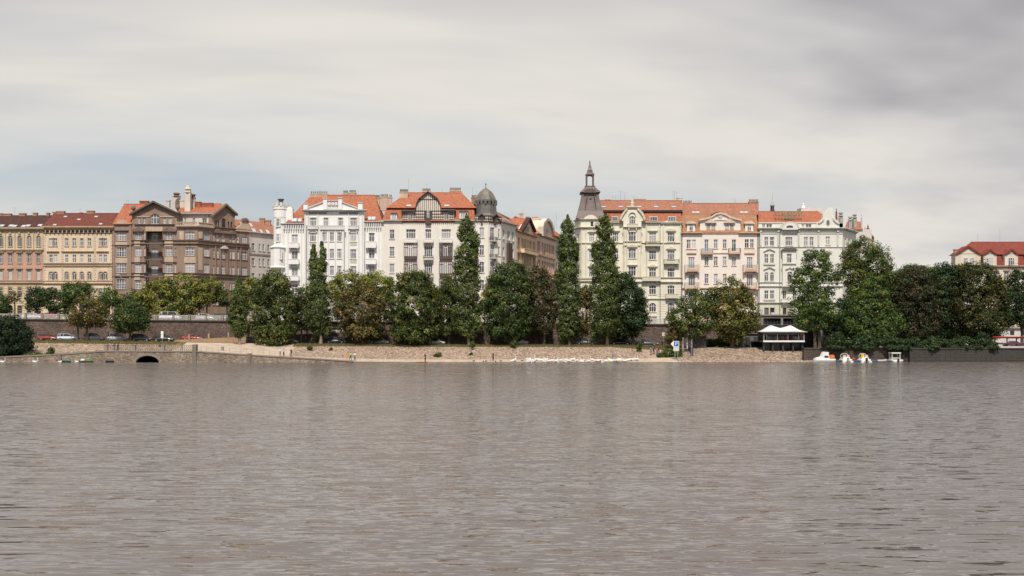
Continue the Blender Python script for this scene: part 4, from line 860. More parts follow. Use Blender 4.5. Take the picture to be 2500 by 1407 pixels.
# corner tower facets and side wall
t1 = Fac(r, 1160, 289.5, 1192, 289.5, YB); t2 = Fac(r, 1192, 289.5, 1223, 292.0, YB); sd_ = Fac(r, 1223, 292.0, 1260.5, 302.5, YB)
for q_ in (t1, t2, sd_): q_.trim = C6T
for y0, y1 in ((556, 581), (599, 624), (640, 666), (684, 706), (735, 758)):
    t1.win(1170.5, 1182, y0, y1, cols=2, arch=.25); t2.win(1197, 1207, y0-1, y1+6, cols=2, arch=.25, sill=0)
    for a, b_ in ((1216.5, 1220.5), ): t2.win(a, b_, y0+2, y1, cols=1)
    for a, b_ in ((1227, 1231), (1250, 1254.5)): sd_.win(a, b_, y0+2, y1, cols=2)
    sd_.win(1238, 1244.5, y0+2, y1, cols=3)
for y0 in (579, 621, 662): t2.balcony(1195, 1210, y0, y0+11, 'iron', .9, C6T)
t1.wall(1160, 1192, 541, None, CR6, 3); t2.wall(1192, 1223, 541, None, CR6, 3); sd_.wall(1223, 1260.5, 541, None, CR6, 2)
sd_.band(1236.5, 1246, 588, 634, .6, DARKW, 'loggia'); sd_.band(1223, 1261, 537.5, 541, .6, C6T, 'cornice', 2)
for q_, e in ((t1, (1160, 1192)), (t2, (1192, 1223))):
    q_.band(*e, 527, 541.5, .1, HT, 'infill'); n = 8
    for i in range(n+1): px = e[0]+(e[1]-e[0])*i/n; q_.band(px-.6, px+.6, 526.5, 541.5, .2, DARKW, 'beam')
    for y in (528, 535, 541): q_.band(*e, y-.8, y+.8, .22, DARKW, 'beam')
    q_.corbels(*e, 541.5, 545.5, 8, .3, DARKW, 'joist_ends', w=.3)
    cx_ = sum(e)/2; q_.band(cx_-2.6, cx_+2.6, 522, 548, .4, DARKW, 'lucarne'); q_.shape([(cx_-9, 529), (cx_, 520.5), (cx_+9, 529), (cx_+7, 530.5), (cx_, 524), (cx_-7, 530.5)], .8, -1.2, LEAD, 'lucarne_roof')
dx, dY = X(1186, 294.2), 294.2; Zd = lambda y: Zp(y, dY)
rr = lambda p: X(1186+p, dY)-dx
MB().lathe((dx, dY, 0), [(rr(33), Zd(529)), (rr(30), Zd(524)), (rr(27.5), Zd(505)), (rr(27), Zd(501.5))], 8, rot=math.pi/8).build('dome_drum', LEAD, r)
MB().lathe((dx, dY, 0), [(rr(24), Zd(502)), (rr(24), Zd(489))], 8, rot=math.pi/8).build('dome_openings', PANE_D, r)
m = MB()
for i in range(16):
    t = 2*math.pi*i/16; x_, y_ = dx+rr(25.5)*math.cos(t), dY+rr(25.5)*math.sin(t); m.box(x_-.25, x_+.25, y_-.25, y_+.25, Zd(501.8), Zd(490))
m.build('dome_colonnade', LEAD, r)
DOMEM = plain('verdigris_lead', (0.135, 0.126, 0.102), .6, .35, .6)
MB().lathe((dx, dY, 0), [(rr(27.5), Zd(494)), (rr(27.5), Zd(490)), (rr(25.5), Zd(484)), (rr(21.5), Zd(477)), (rr(16), Zd(470)), (rr(9), Zd(464)), (rr(3.5), Zd(460.5)), (rr(1), Zd(458))], 8, rot=math.pi/8).build('dome', DOMEM, r)
MB().tube((dx, dY, Zd(459)), (dx, dY, Zd(447)), .09, .05).lathe((dx, dY, Zd(450)), [(.05, -.2), (.22, 0), (.05, .2)], 6).build('dome_finial', IRON, r)
core(r, [(932, YB+.5), (1159, YB+.5), (1161, 290), (1191, 290), (1221, 292.6), (1259, 303), (1240, 306), (932, 304)], f.z(541), CR6)
# roof down the side street
m = sd_.mb(); m.add([(-1, .5, sd_.z(539)), (sd_.L, .5, sd_.z(539)), (sd_.L, -6, sd_.z(500)), (-1, -6, sd_.z(487))], [(0, 1, 2, 3)]).add([(-1, -6, sd_.z(487)), (sd_.L, -6, sd_.z(500)), (sd_.L, -12, sd_.z(539)), (-1, -12, sd_.z(539))], [(0, 1, 2, 3)]); m.build('roof', ORANGE2, r)
for uu in (3.2, 6.5): MB(sd_.T).add([(uu-.6, -.2, sd_.z(533)), (uu+.6, -.2, sd_.z(533)), (uu+.6, -1.6, sd_.z(524.5)), (uu-.6, -1.6, sd_.z(524.5))], [(0, 1, 2, 3)]).build('skylight', SKYL, r)

# ---- orange houses down the side street
OR1, OR2, OTR = plaster('orange_render', (0.76, 0.57, 0.39), .3), plaster('salmon_render', (0.76, 0.57, 0.45), .3), plaster('orange_trim', (0.54, 0.37, 0.26), .5)
r = building(1285, 310, 'orange house with pointed gable down the side street beside the cream corner house'); f = Fac(r, 1260.5, 302.6, 1309, 320, 302); f.trim = OTR
for y0, y1 in ((579, 600), (617, 640), (657, 680), (697, 718)):
    for a, b_ in ((1263, 1267.5), (1274, 1277), (1280.5, 1284), (1286.5, 1290), (1293, 1296.5), (1301, 1306)): f.win(a, b_, y0, y1, cols=2, sur=OTR, frame=OFFW)
f.wall(1260.5, 1309, 565, None, OR1); f.band(1260.5, 1309, 561, 566, .7, OTR, 'cornice', 2)
f.shape([(1271, 565), (1271, 556), (1287.5, 524), (1298, 546), (1300, 565)], .35, -.8, OR1); f.shape([(1268, 560), (1287.5, 521), (1301, 549), (1300, 555), (1287.5, 527), (1270, 563)], 1.0, -.3, BROWNR, 'verge'); f.win(1279, 1287, 545, 560, cols=3, tr=0, inset=-.4, sill=0, frame=OFFW)
f.balcony(1272, 1306, 604, 614, 'solid', 1.0, OR1, None); f.band(1262, 1309, 612, 616, .3, OTR, 'string_course')
MB(f.T).box(0, f.L, -13, -.45, 7.6, f.z(566)).build('side_wall', OR1, r)
m = f.mb(); m.add([(-.5, .6, f.z(563)), (f.L, .6, f.z(563)), (f.L, -6, f.z(520)), (-.5, -6, f.z(512)), (f.L, -12, f.z(563)), (-.5, -12, f.z(563))], [(0, 1, 2, 3), (3, 2, 4, 5), (0, 3, 5), (1, 2, 4)]); m.build('roof', DKRED, r)
uc = f.u(1287.5); m = f.mb(); m.add([(f.u(1269), .8, f.z(562)), (uc, .8, f.z(522)), (uc, -7, f.z(522)), (f.u(1269), -7, f.z(562)), (f.u(1301), .8, f.z(550)), (f.u(1301), -7, f.z(550))], [(0, 1, 2, 3), (1, 4, 5, 2)]); m.build('gable_roof', ORANGE, r)
f.chimney(1268, 1277, 521, 530, 16, CREAMC); f.chimney(1284, 1292, 529, 537, 16, CREAMC); f.pole(1275, 512, 530, 16)
r = building(1330, 328, 'salmon house with round arched gable further down the side street'); f = Fac(r, 1309, 320.2, 1355, 341, 320); f.trim = OTR
for y0, y1 in ((588, 614), (634, 660), (676, 698), (716, 735)):
    for a, b_ in ((1311.5, 1314), (1315.5, 1318), (1323, 1326), (1329, 1332), (1334.5, 1337.5), (1340, 1343), (1346, 1348.5), (1350, 1352.5)): f.win(a, b_, y0, y1, cols=1, tr=.3, frame=OFFW, sur=OTR)
f.wall(1309, 1355, 572, None, OR2); f.band(1309, 1355, 568, 573, .7, OTR, 'cornice', 2); f.band(1309, 1355, 618, 622, .4, OTR, 'string_course'); f.band(1309, 1355, 664, 667, .4, OTR, 'string_course')
f.shape([(1320, 573), (1320, 552), (1323, 540), (1328, 531), (1333, 528), (1339, 533), (1343, 545), (1345, 556), (1345, 573)], .4, -5, OR2); f.shape([(1318, 573), (1318, 550), (1321, 537), (1328, 526), (1334, 524), (1341, 530), (1345, 543), (1347, 558), (1345, 558), (1342, 545), (1338, 534), (1333, 530), (1328, 533), (1323.5, 541), (1320.5, 553), (1320.5, 573)], 1.0, -.5, PALE, 'gable_verge'); f.win(1329, 1335, 549, 566, cols=2, arch=1, inset=-.45, frame=OFFW)
MB(f.T).box(0, f.L, -13, -.45, 7.6, f.z(573)).build('side_wall', OR2, r); f.balcony(1345, 1353, 664, 674, 'iron', 1, OTR)
m = f.mb(); m.add([(-.3, .6, f.z(570)), (f.L, .6, f.z(570)), (f.L, -6, f.z(526)), (-.3, -6, f.z(526)), (f.L, -12, f.z(570)), (-.3, -12, f.z(570))], [(0, 1, 2, 3), (3, 2, 4, 5), (0, 3, 5), (1, 2, 4)]); m.build('roof', ORANGE, r)
for a, b_, y0, y1 in ((1300, 1314, 529, 542), (1316, 1322, 534, 542)): f.chimney(a, b_, y0, y1, 14, CREAMC)
f.pole(1354, 540, 556, 16); f.pole(1358, 516, 550, 16)
r = building(1365, 345, 'pale house with orange hipped roof at the end of the side street'); f = Fac(r, 1355, 341.2, 1385, 356, 341); f.trim = PALE
for y0, y1 in ((600, 622), (640, 662), (680, 700)): f.row([(1358, 1361), (1365, 1368), (1371, 1374)], y0, y1, cols=1, frame=OFFW)
f.wall(1355, 1385, 577, None, PALE); MB(f.T).box(0, f.L, -12, -.45, 7.6, f.z(577)).build('side_wall', PALE, r)
m = f.mb(); m.add([(-.5, .6, f.z(577)), (f.L, .6, f.z(577)), (f.L-4, -6, f.z(537)), (-2, -6, f.z(537)), (f.L, -12, f.z(577)), (-.5, -12, f.z(577))], [(0, 1, 2, 3), (3, 2, 4, 5), (0, 3, 5), (1, 2, 4)]); m.build('roof', ORANGE, r)

# ---- light green house with the dark spired corner tower
r = building(1530, YB, 'pale green house with dark spired corner tower and scrolled gable')
LG, LGT = plaster('pale_green_render', (0.71, 0.675, 0.57), .3, (0.25, 0.24, 0.15), .07), plaster('pale_green_trim', (0.585, 0.55, 0.44), .4, (0.2, 0.18, 0.12))
t = Fac(r, 1418, 289.4, 1464, 289.4, YB); tl = Fac(r, 1403, 293.5, 1418, 289.4, YB); t.trim = tl.trim = LGT
RW = ((571, 592), (612, 634), (655, 677), (697, 719), (740, 762))
for i, (y0, y1) in enumerate(RW): t.win(1438, 1451.5, y0, y1, cols=3, arch=.3 if i < 2 else 0, hood='wave' if i < 3 else None); tl.win(1409.5, 1413, y0, y1, cols=1)
t.win(1441.5, 1449, 541, 554, cols=1, tr=0, arch=1, pane=PANE_D, frame=LGT)
t.wall(1418, 1464, 537, None, LG); tl.wall(1403, 1418, 537, None, LG); t.shape([(1418, 538), (1424, 536), (1430, 530), (1437, 526.5), (1446, 526), (1453, 529), (1458, 535), (1464, 537)], .4, -.6, LG); 
for q_, e in ((t, (1418, 1464)), (tl, (1403, 1418))):
    q_.band(*e, 555, 558, .5, LGT, 'cornice', 2); q_.band(*e, 592.5, 595, .25, LGT, 'string_course'); q_.band(*e, 678, 681, .3, LGT, 'string_course'); q_.band(*e, 686, 689, .4, LGT, 'string_course', 2); q_.band(*e, 535, 538, .5, LGT, 'cornice', 2)
for a in (1419, 1429, 1456, 1461): t.band(a, a+2, 558, 678, .18, LGT, 'pilaster')
# tower roof: flared pyramid, bell cornice, open lantern, spike
tx, tY = X(1440, 293.0), 293.0; Zt = lambda y: Zp(y, tY); q4 = lambda p: (X(1440+p, tY)-tx)*math.sqrt(2)
MB().lathe((tx, tY, 0), [(q4(35), Zt(537)), (q4(33.5), Zt(532)), (q4(29), Zt(518)), (q4(24.5), Zt(500)), (q4(21), Zt(484)), (q4(19.5), Zt(474))], 4, rot=math.pi/4).build('tower_roof', SHEET, r)
m = MB()
for sx in (-1, 1): m.prism([(tx+sx*(X(1463, tY)-tx)*.62, Zt(516)), (tx+sx*(X(1463, tY)-tx)*.58, Zt(516)), (tx+sx*(X(1453, tY)-tx)*.62, Zt(478)), (tx+sx*(X(1453, tY)-tx)*.68, Zt(478))], tY-3.2, tY-1.2)
m.lathe((tx, tY-2.15, Zt(488)), [(.25, -.25), (.45, 0), (.25, .3)], 8); m.build('tower_roof_moulding', LEAD, r)
MB().lathe((tx, tY, 0), [(q4(19), Zt(476)), (q4(22), Zt(473.5)), (q4(24.5), Zt(472)), (q4(23.5), Zt(470.5)), (q4(20), Zt(467)), (q4(15), Zt(462)), (q4(12.2), Zt(458)), (q4(12.5), Zt(455.5)), (q4(10), Zt(455))], 4, rot=math.pi/4).build('tower_cornice', SHEET, r)
c0 = X(1440, tY-2.3); MB().prism([(c0-1.6, Zt(474)), (c0+1.6, Zt(474))] + arcpts(c0-1.6, c0+1.6, Zt(472), .75), tY-2.75, tY-1.5).build('tower_arch_hood', SHEET, r)
m = MB(); hw = X(1440+8, tY)-tx
for sx in (-1, 1):
    for sy in (-1, 1): m.box(tx+sx*hw-.17, tx+sx*hw+.17, tY+sy*hw-.17, tY+sy*hw+.17, Zt(455.5), Zt(430))
for sy in (-1, 1): m.prism([(tx-hw, Zt(428)), (tx-hw, Zt(437))] + arcpts(tx-hw, tx+hw, Zt(437), .8)[::-1] + [(tx+hw, Zt(428))], tY+sy*hw-.1, tY+sy*hw+.1)
m.build('tower_lantern', SHEET, r)
MB().lathe((tx, tY, 0), [(q4(8), Zt(429)), (q4(11), Zt(427.5)), (q4(10), Zt(426)), (q4(6.5), Zt(422)), (q4(6), Zt(416)), (q4(4), Zt(411)), (q4(2.4), Zt(404)), (q4(1.2), Zt(399)), (q4(2.2), Zt(397.5)), (q4(1), Zt(395.5)), (q4(.5), Zt(391.5))], 4, rot=math.pi/4).build('tower_cap', SHEET, r)
# main front
f = Fac(r, 1464, YB, 1665, YB); f.trim = LGT
for i, (y0, y1) in enumerate(RW):
    ar = (0, 0, 0, .35, .9)[i]
    for a, b_ in ((1584.5, 1602), (1629.5, 1647), (1496, 1510)): f.win(a, b_, y0-3 if i < 1 else y0, y1-2 if i == 0 else y1, cols=3, arch=ar, hood=('flat', None, 'wave', None, None)[i] if a < 1620 else ('seg', 'wave', None, None, None)[i], pane=PANE if i < 3 else PANE_D)
for a, b_ in ((1580, 1604), (1629, 1652)): f.win(a, b_, 773, 795, cols=2, frame=OFFW, pane=PANE_B)
f.wall(1464, 1665, 545, None, LG); f.band(1464, 1665, 542, 546, .6, LGT, 'cornice', 2); f.shape([(1612, 546), (1614, 543), (1624, 541), (1632, 538), (1644, 538), (1650, 541), (1661, 543), (1664, 546)], .5, -.4, LG)
for y, p in ((592.5, .25), (677, .3), (688, .45)): f.band(1464, 1665, y, y+2.6, p, LGT, 'string_course', 2)
f.band(1464, 1665, 729, 732, .3, LGT, 'string_course', 2)
for y in range(694, 790, 6):
    if not 726 < y < 733: f.band(1464, 1580, y, y+.8, -.02+.05, LGT, 'rustication_band'); f.band(1605, 1627, y, y+.8, .03, LGT, 'rustication_band'); f.band(1650, 1665, y, y+.8, .03, LGT, 'rustication_band')
for a in (1577, 1608.5, 1618, 1660): f.band(a, a+3, 547, 677, .2, LGT, 'pilaster')
b6 = Fac(r, 1522, 288.9, 1566, 288.9, YB); b6.trim = LGT                     # projecting bay under the gable
b6.win(1536, 1551.5, 529, 556, cols=3, arch=1)
for i, (y0, y1) in enumerate(RW): b6.win(1534.5, 1552.5, y0-4 if i < 2 else y0-3, y1-2, cols=3, arch=.35 if i < 2 else 0, hood=(None, 'seg', 'flat', None, None)[i], pane=PANE if i < 2 else PANE_D)
b6.wall(1522, 1566, 528, None, LG, 1.2)
b6.shape([(1518, 528), (1524, 520), (1527, 515), (1531, 511), (1531, 506), (1556, 506), (1556, 511), (1563, 515), (1570, 521), (1573, 528)], .0, -.9, LG); b6.shape([(1514, 541), (1514, 536), (1518, 528), (1522, 528), (1522, 541)], .0, -.9, LG); b6.shape([(1566, 541), (1566, 528), (1573, 528), (1574, 531), (1574, 541)], .0, -.9, LG)
b6.shape([(1512, 538), (1514, 530), (1520, 521), (1527, 513), (1530, 510), (1532, 513), (1524, 523), (1519, 531), (1517, 538)], .4, -.5, LGT, 'scroll'); b6.shape([(1576, 538), (1574, 530), (1570, 521), (1562, 513), (1557, 510), (1555, 513), (1564, 523), (1569, 531), (1571, 538)], .4, -.5, LGT, 'scroll')
b6.shape([(1529, 508), (1558, 508), (1558, 505), (1529, 505)], .5, -.6, LGT, 'gable_cap'); b6.shape([(1534, 529)] + [(1543.5+9.5*math.cos(math.pi-math.pi*i/8), 527-9*math.sin(math.pi*i/8)) for i in range(9)] + [(1553, 529), (1551, 529)] + [(1543.5+7.5*math.cos(math.pi*i/8), 527-6.5*math.sin(math.pi*i/8)) for i in range(9)], .3, 0, LGT, 'hood')
x = X(1543.5, 289); MB().lathe((x, 288.9, Zp(505.5, 289)), [(.5, 0), (.35, .3), (.42, .9), (.28, 1.3), (.3, 1.6), (.2, 1.85)], 8).build('statue', LGT, r)
for y, p in ((555, .5), (590, .3), (600, .3), (677, .35), (688, .4)): b6.band(1522, 1566, y, y+2.6, p, LGT, 'string_course', 2)
b6.balcony(1531, 1557, 549, 557, 'solid', .6, LGT)
for a in (1523, 1529, 1556, 1562): b6.band(a, a+2.4, 559, 677, .18, LGT, 'pilaster')
f.balcony(1575, 1611, 590.5, 602, 'iron', 1.1, LGT); f.balcony(1620, 1657, 634, 645, 'iron', 1.1, LGT); f.balcony(1556, 1612, 677, 687, 'solid', 1.0, LGT); f.balcony(1624, 1655, 719, 729, 'solid', 1.0, LGT)
f.pipe(1611.5, 548, None); f.pipe(1663.8, 548, None)
m = f.mb(); zl, zt = f.z(543), Zp(517, YB+1.8); m.add([(f.u(1464), .4, zl), (f.u(1665), .4, zl), (f.u(1665), -1.8, zt), (f.u(1464), -1.8, zt), (f.u(1665), -12, zt), (f.u(1665), -14, zl)], [(0, 1, 2, 3), (1, 5, 4, 2)]); m.build('mansard', ORANGE, r)
for a, b_ in ((1494, 1508), (1586, 1604.5), (1630.5, 1649)): f.band(a-1, b_+1, 529, 541, .5, OFFW, 'dormer', d0=-2); f.win(a, b_, 530, 540, cols=3, tr=0, inset=-.5, sill=0, frame=OFFW)
f2 = Fac(r, 1464, YB+1.6, 1665, YB+1.6); f2.trim = LGT; f2.band(1464, 1665, 513.5, 517.5, .5, IRON, 'gutter'); f2.roof(1463, 1666, 514, 490, 6, 1463, 1666, ORANGE2, .6)
for x_ in (1474, 1516, 1560, 1602, 1645): f2.skylight(x_, 506, 1.2, .9)
for a, b_, y0, y1 in ((1478, 1491, 486, 495), (1548, 1577, 485, 493), (1653, 1666, 483, 492)): f2.chimney(a, b_, y0, y1, 6.4, PALE)
for a, y in ((1495, 479), (1502, 481), (1515, 467), (1525, 470), (1548, 478), (1643, 468), (1647, 466), (1651, 470), (1664, 478)): f2.pole(a, y, 491, 6, 1)
core(r, [(1405, 294), (1419, 290), (1463, 290), (1463, YB+.45), (1665, YB+.45), (1665, 304), (1420, 304)], f.z(545), LG)
MB().box(X(1419, 290), X(1463, 290), 289.9, 296, f.z(546), f.z(537)).build('side_wall', LG, r)

# ---- pinkish white house with eyebrow gable
r = building(1755, YB, 'pinkish white house with curved attic gable and peach balconies'); f = Fac(r, 1666, YB, 1851, YB)
PW, PT = plaster('pinkish_white_render', (0.73, 0.665, 0.605), .22, (0.35, 0.27, 0.22), .05), plaster('peach_trim', (0.56, 0.36, 0.265), .35); PC = plaster('peach_render', (0.64, 0.50, 0.41), .3); f.trim = PT
MID = [(1720, 1730), (1742.5, 1752.5), (1764.5, 1774), (1786.5, 1797)]
for a, b_ in ((1724.5, 1734.5), (1736.5, 1746.5), (1770, 1780), (1782, 1791.5)): f.win(a, b_, 547, 566, cols=3, tr=.35)
f.row(MID[:1]+MID[3:], 585, 614, tr=.3, sill=0); f.row(MID[1:3], 585, 607); f.row([(1676, 1686.5), (1689, 1699)], 585.5, 608, pane=PANE_B); f.row([(1818, 1828.5), (1831, 1840.5)], 584.5, 606, pane=PANE_D)
f.row(MID, 627, 649); f.row([(1680.5, 1696), (1823, 1837.5)], 628, 656, cols=3, sill=0); f.row(MID, 669, 693); f.row([(1681, 1697), (1823, 1838)], 669, 698, cols=3, sill=0, pane=PANE_B)
f.row(MID, 712, 735); f.row([(1681, 1697), (1823, 1838)], 712, 735, cols=3); f.row([(a-2, b_+2) for a, b_ in MID], 752, 780, pane=PANE_D, frame=DARKW)
f.wall(1709, 1808, 538, 572, PW, 2.5, 'attic_wall'); f.wall(1666, 1851, 572, None, PW)
f.shape([(1708, 538), (1709, 535), (1722, 533), (1735, 529), (1746, 522), (1758, 519), (1770, 522), (1782, 529), (1795, 533), (1807, 535), (1808, 538)], .2, -.6, PW); f.shape([(1706, 540), (1706, 536), (1721, 533.5), (1735, 529), (1746, 521.5), (1758, 518.5), (1770, 521.5), (1782, 529), (1796, 533.5), (1810, 536), (1810, 540), (1795, 537), (1781, 533), (1769, 526), (1758, 523.5), (1747, 526), (1736, 533), (1722, 537)], .55, -.7, PC, 'raking_cornice')
m = f.mb(); c = (f.u(1758), f.z(527.5)); m.prism([(c[0]+.55*math.cos(2*math.pi*i/14), c[1]+.55*math.sin(2*math.pi*i/14)) for i in range(14)], .35, .1); m.build('medallion', PC, r)
for a in (1724, 1769.5): f.shape([(a-3, 543), (a+11, 534.5), (a+25, 543), (a+25, 545), (a-3, 545)], .5, -.1, PC, 'hood')
f.shape([(1738, 524), (1746, 518.5), (1758, 515.8), (1769, 518.5), (1778, 525), (1770, 520.5), (1758, 518.2), (1746, 520.5)], -.75, -4, BROWNR, 'eyebrow_roof')
f.band(1665, 1711, 568, 572, .7, PT, 'cornice', 2); f.band(1806, 1852, 568, 572, .7, PT, 'cornice', 2); f.band(1709, 1808, 570, 572, .15, PC, 'string_course')
for a, b_ in ((1676, 1700), (1817, 1842)): f.band(a, b_, 617, 620, .3, PT, 'ledge')
f.band(1710, 1808, 617, 619, .2, PC, 'string_course'); f.band(1666, 1851, 703, 707, .35, PT, 'string_course', 2)
for a, b_ in ((1672, 1704), (1814, 1847)): f.band(a, b_, 612, 613, .04, PC, 'panel'); f.band(a+6, b_-6, 657, 667, .03, PC, 'panel')
f.balcony(1711, 1739.5, 607.5, 622, 'rail', 1.0, PT, GREYM); f.balcony(1778, 1807, 607, 621, 'iron', 1.0, PT)
for y0, y1 in ((648, 664), (691, 706)):
    for a, b_ in ((1671, 1706), (1813, 1848)):
        f.balcony(a, b_, y0, y1, 'iron', 1.1, PT); f.band(a-.5, a+3.5, y0-1, y1+2, 1.25, PC, 'balcony_pier', d0=.9); f.band(b_-3.5, b_+.5, y0-1, y1+2, 1.25, PC, 'balcony_pier', d0=.9)
f.pipe(1849.5, 572, None)
for a, b_ in ((1675, 1699), (1817, 1841)):
    f.band(a+2, b_-2, 545, 570, .1, PW, 'dormer', d0=-2.5); f.win(a+7.5, b_-7.5, 548, 564.5, cols=2, inset=-.15, sill=0); f.shape([(a-.5, 545), (a+4, 541.5), ((a+b_)/2, 539.5), (b_-4, 541.5), (b_+.5, 545), (b_+.5, 547), (a-.5, 547)], .5, -2.5, PC, 'dormer_roof')
MANS = tiles('pale_orange_tiles', (0.44, 0.22, 0.12))
m = f.mb(); zl, zt = f.z(569), Zp(524, YB+2.0); m.add([(0, .3, zl), (f.L, .3, zl), (f.L, -2.0, zt), (0, -2.0, zt), (0, -14, zt), (0, -14, zl), (f.L, -14, zt), (f.L, -14, zl)], [(0, 1, 2, 3), (0, 3, 4, 5), (1, 7, 6, 2)]); m.build('mansard', MANS, r)
f2 = Fac(r, 1666, YB+2.2, 1851, YB+2.2); f2.roof(1666, 1851, 524.5, 497, 6, 1666, 1851, ORANGE2, .25); 
for x_ in (1694, 1703, 1811, 1821): f2.skylight(x_, 519.5, 1.0, 1.0)
f2.chimney(1668, 1689, 496.5, 500, 6.2, BRICKC, 6); f2.chimney(1828, 1851, 493.5, 498, 6.2, BRICKC, 7); f2.pole(1793, 484, 497, 6); f2.pole(1796, 488, 497, 6)
core(r, [(1666, YB+.45), (1851, YB+.45), (1851, 304), (1666, 304)], f.z(571), PW)

# ---- pale celadon hotel with the roof sign
r = building(1950, YB, 'pale celadon white corner hotel with green rooftop lettering and scrolled gable')
HW, HT_ = plaster('celadon_render', (0.665, 0.655, 0.605), .25, (0.3, 0.28, 0.24), .05), plaster('celadon_trim', (0.545, 0.54, 0.49), .35)
f = Fac(r, 1852, YB, 2057, YB); f.trim = HT_
DB = [(1866, 1876), (1880, 1890)]; D2 = [(1962.5, 1972.5), (1976.5, 1986.5)]; S3 = [(2015.5, 2026.5)]
f.row(DB+D2, 579, 601); f.row(S3, 578, 598.5); f.win(1917.5, 1934.5, 579, 600, cols=4)
f.row(DB+D2, 621, 643); f.row(S3, 621, 643, hood='seg'); f.row(DB+D2+S3, 665, 687, arch=1); f.row(DB+D2+[(1910.5, 1919.5), (1935, 1944)]+S3, 709.5, 730.5, pane=PANE_D)
f.row([(a, b_+1) for a, b_ in DB]+[(1911, 1920)]+D2+S3, 751.5, 768, pane=PANE_D, frame=DARKW, tr=0, cols=1)
f.row([(1861, 1868), (1871, 1885), (1957, 1964), (1967, 1981)], 547.5, 556, cols=2, tr=0, sill=0)
f.wall(1852, 2057, 543, 558, HW, 2.5, 'attic_wall'); f.wall(1852, 2057, 558, 741, HW); f.wall(1852, 2057, 741, None, plaster('green_ground_floor', (0.55, 0.555, 0.46), .35))
f.band(1852, 2059, 556.5, 562, .8, HT_, 'cornice', 3); f.band(1852, 2057, 599.8, 601.5, .0+.12, HT_, 'string_course') if False else None
for y, p in ((570, .15), (603, .2), (689, .25), (698.5, .35), (738.5, .4)): f.band(1852, 2057, y, y+2.2, p, HT_, 'string_course', 2)
f.shape([(1903, 560)] + [(1927+24*math.cos(math.pi-math.pi*i/12), 560-18*math.sin(math.pi*i/12)) for i in range(13)] + [(1951, 560)], .9, -.8, HT_, 'segmental_gable')
f.shape([(1908, 562)] + [(1927+19*math.cos(math.pi-math.pi*i/12), 560-13*math.sin(math.pi*i/12)) for i in range(13)] + [(1946, 562)], 1.0, .85, HW, 'tympanum')
m = f.mb(); m.prism([(f.u(1926)+.85*math.cos(t_)*1.0, f.z(555.5)+.4*max(-.4, math.sin(t_))) for t_ in (2*math.pi*i/16 for i in range(16))], 1.06, .98); m.build('lunette', PANE_D, r)
for a in (1855, 1898, 1948, 1996, 2043): f.band(a, a+4, 562, 600, .22, HT_, 'pilaster'); f.band(a-.6, a+4.6, 563, 567, .4, HT_, 'capital')
for a, b_ in ((1864, 1892), (1960, 1989)):
    c = (a+b_)/2
    for y in (612, 656.5): f.shape([(a, y+3), (a, y), (a+6, y-1), (c-5, y-5), (c, y-6), (c+5, y-5), (b_-6, y-1), (b_, y), (b_, y+3), (c+6, y-1), (c, y-3), (c-6, y-1)], .35, -.1, HT_, 'hood')
    f.band(a, b_, 644, 647, .3, HT_, 'ledge'); f.band(a, b_, 731.5, 734, .25, HT_, 'ledge')
o8 = Fac(r, 1911, 288.9, 1944, 288.9, YB); o8.trim = HT_
o8.win(1921, 1933, 620.5, 642.5, cols=2); o8.win(1922, 1934, 664, 688, cols=2, arch=1); o8.wall(1911, 1944, 612, 698, HW, 1.1, 'oriel'); o8.shape([(1908, 613), (1947, 613), (1944, 609), (1936, 606.5), (1919, 606.5), (1911, 609)], .4, -1.1, SHEET, 'oriel_roof'); o8.band(1909, 1946, 643.5, 646, .3, HT_, 'ledge'); o8.band(1909, 1946, 698, 701, .2, HT_, 'ledge')
o8.shape([(1917, 659), (1920, 656), (1924, 655), (1928, 651), (1932, 655), (1936, 656), (1939, 659), (1932, 658), (1928, 655), (1923, 658)], .3, -.1, HT_, 'hood')
f.balcony(1906, 1950, 731, 739, 'solid', 1.0, HW); f.pipe(1903.5, 562, None); f.pipe(1853.5, 562, None)
f.shape([(1993, 557), (1993, 545), (2000, 542), (2005, 538), (2008, 534), (2009, 526), (2015, 518), (2021, 511), (2024, 507), (2031, 507), (2034, 514), (2033, 524), (2036, 531), (2040, 536), (2045, 541), (2049, 545), (2057, 547), (2057, 557)], .3, -1.0, HW)
f.shape([(1996, 545), (2002, 543), (2007, 537), (2011, 534), (2010, 538), (2005, 543), (1998, 547)], .6, -.2, HT_, 'scroll'); f.shape([(2049, 546), (2042, 541), (2037, 536), (2032, 533), (2033, 538), (2039, 544), (2047, 549)], .6, -.2, HT_, 'scroll')
m = f.mb(); m.prism([(f.u(2020.5)+.38*math.cos(2*math.pi*i/14), f.z(544.5)+.68*math.sin(2*math.pi*i/14)) for i in range(14)], .42, .3); m.build('oval_window', PANE_D, r)
m = f.mb(); m.prism([(f.u(2020.5)+.58*math.cos(2*math.pi*i/14), f.z(544.5)+.9*math.sin(2*math.pi*i/14)) for i in range(14)], .38, .28); m.build('oval_surround', HT_, r)
sf = Fac(r, 2057, YB, 2090, 302, YB); sf.trim = HT_
for y0, y1 in ((579, 601), (621, 643), (665, 687), (709, 730)): sf.row([(2062, 2066), (2071, 2075), (2080, 2084)], y0, y1, cols=1)
sf.wall(2057, 2090, 552, None, HW); sf.band(2057, 2090, 555, 560, .7, HT_, 'cornice', 2)
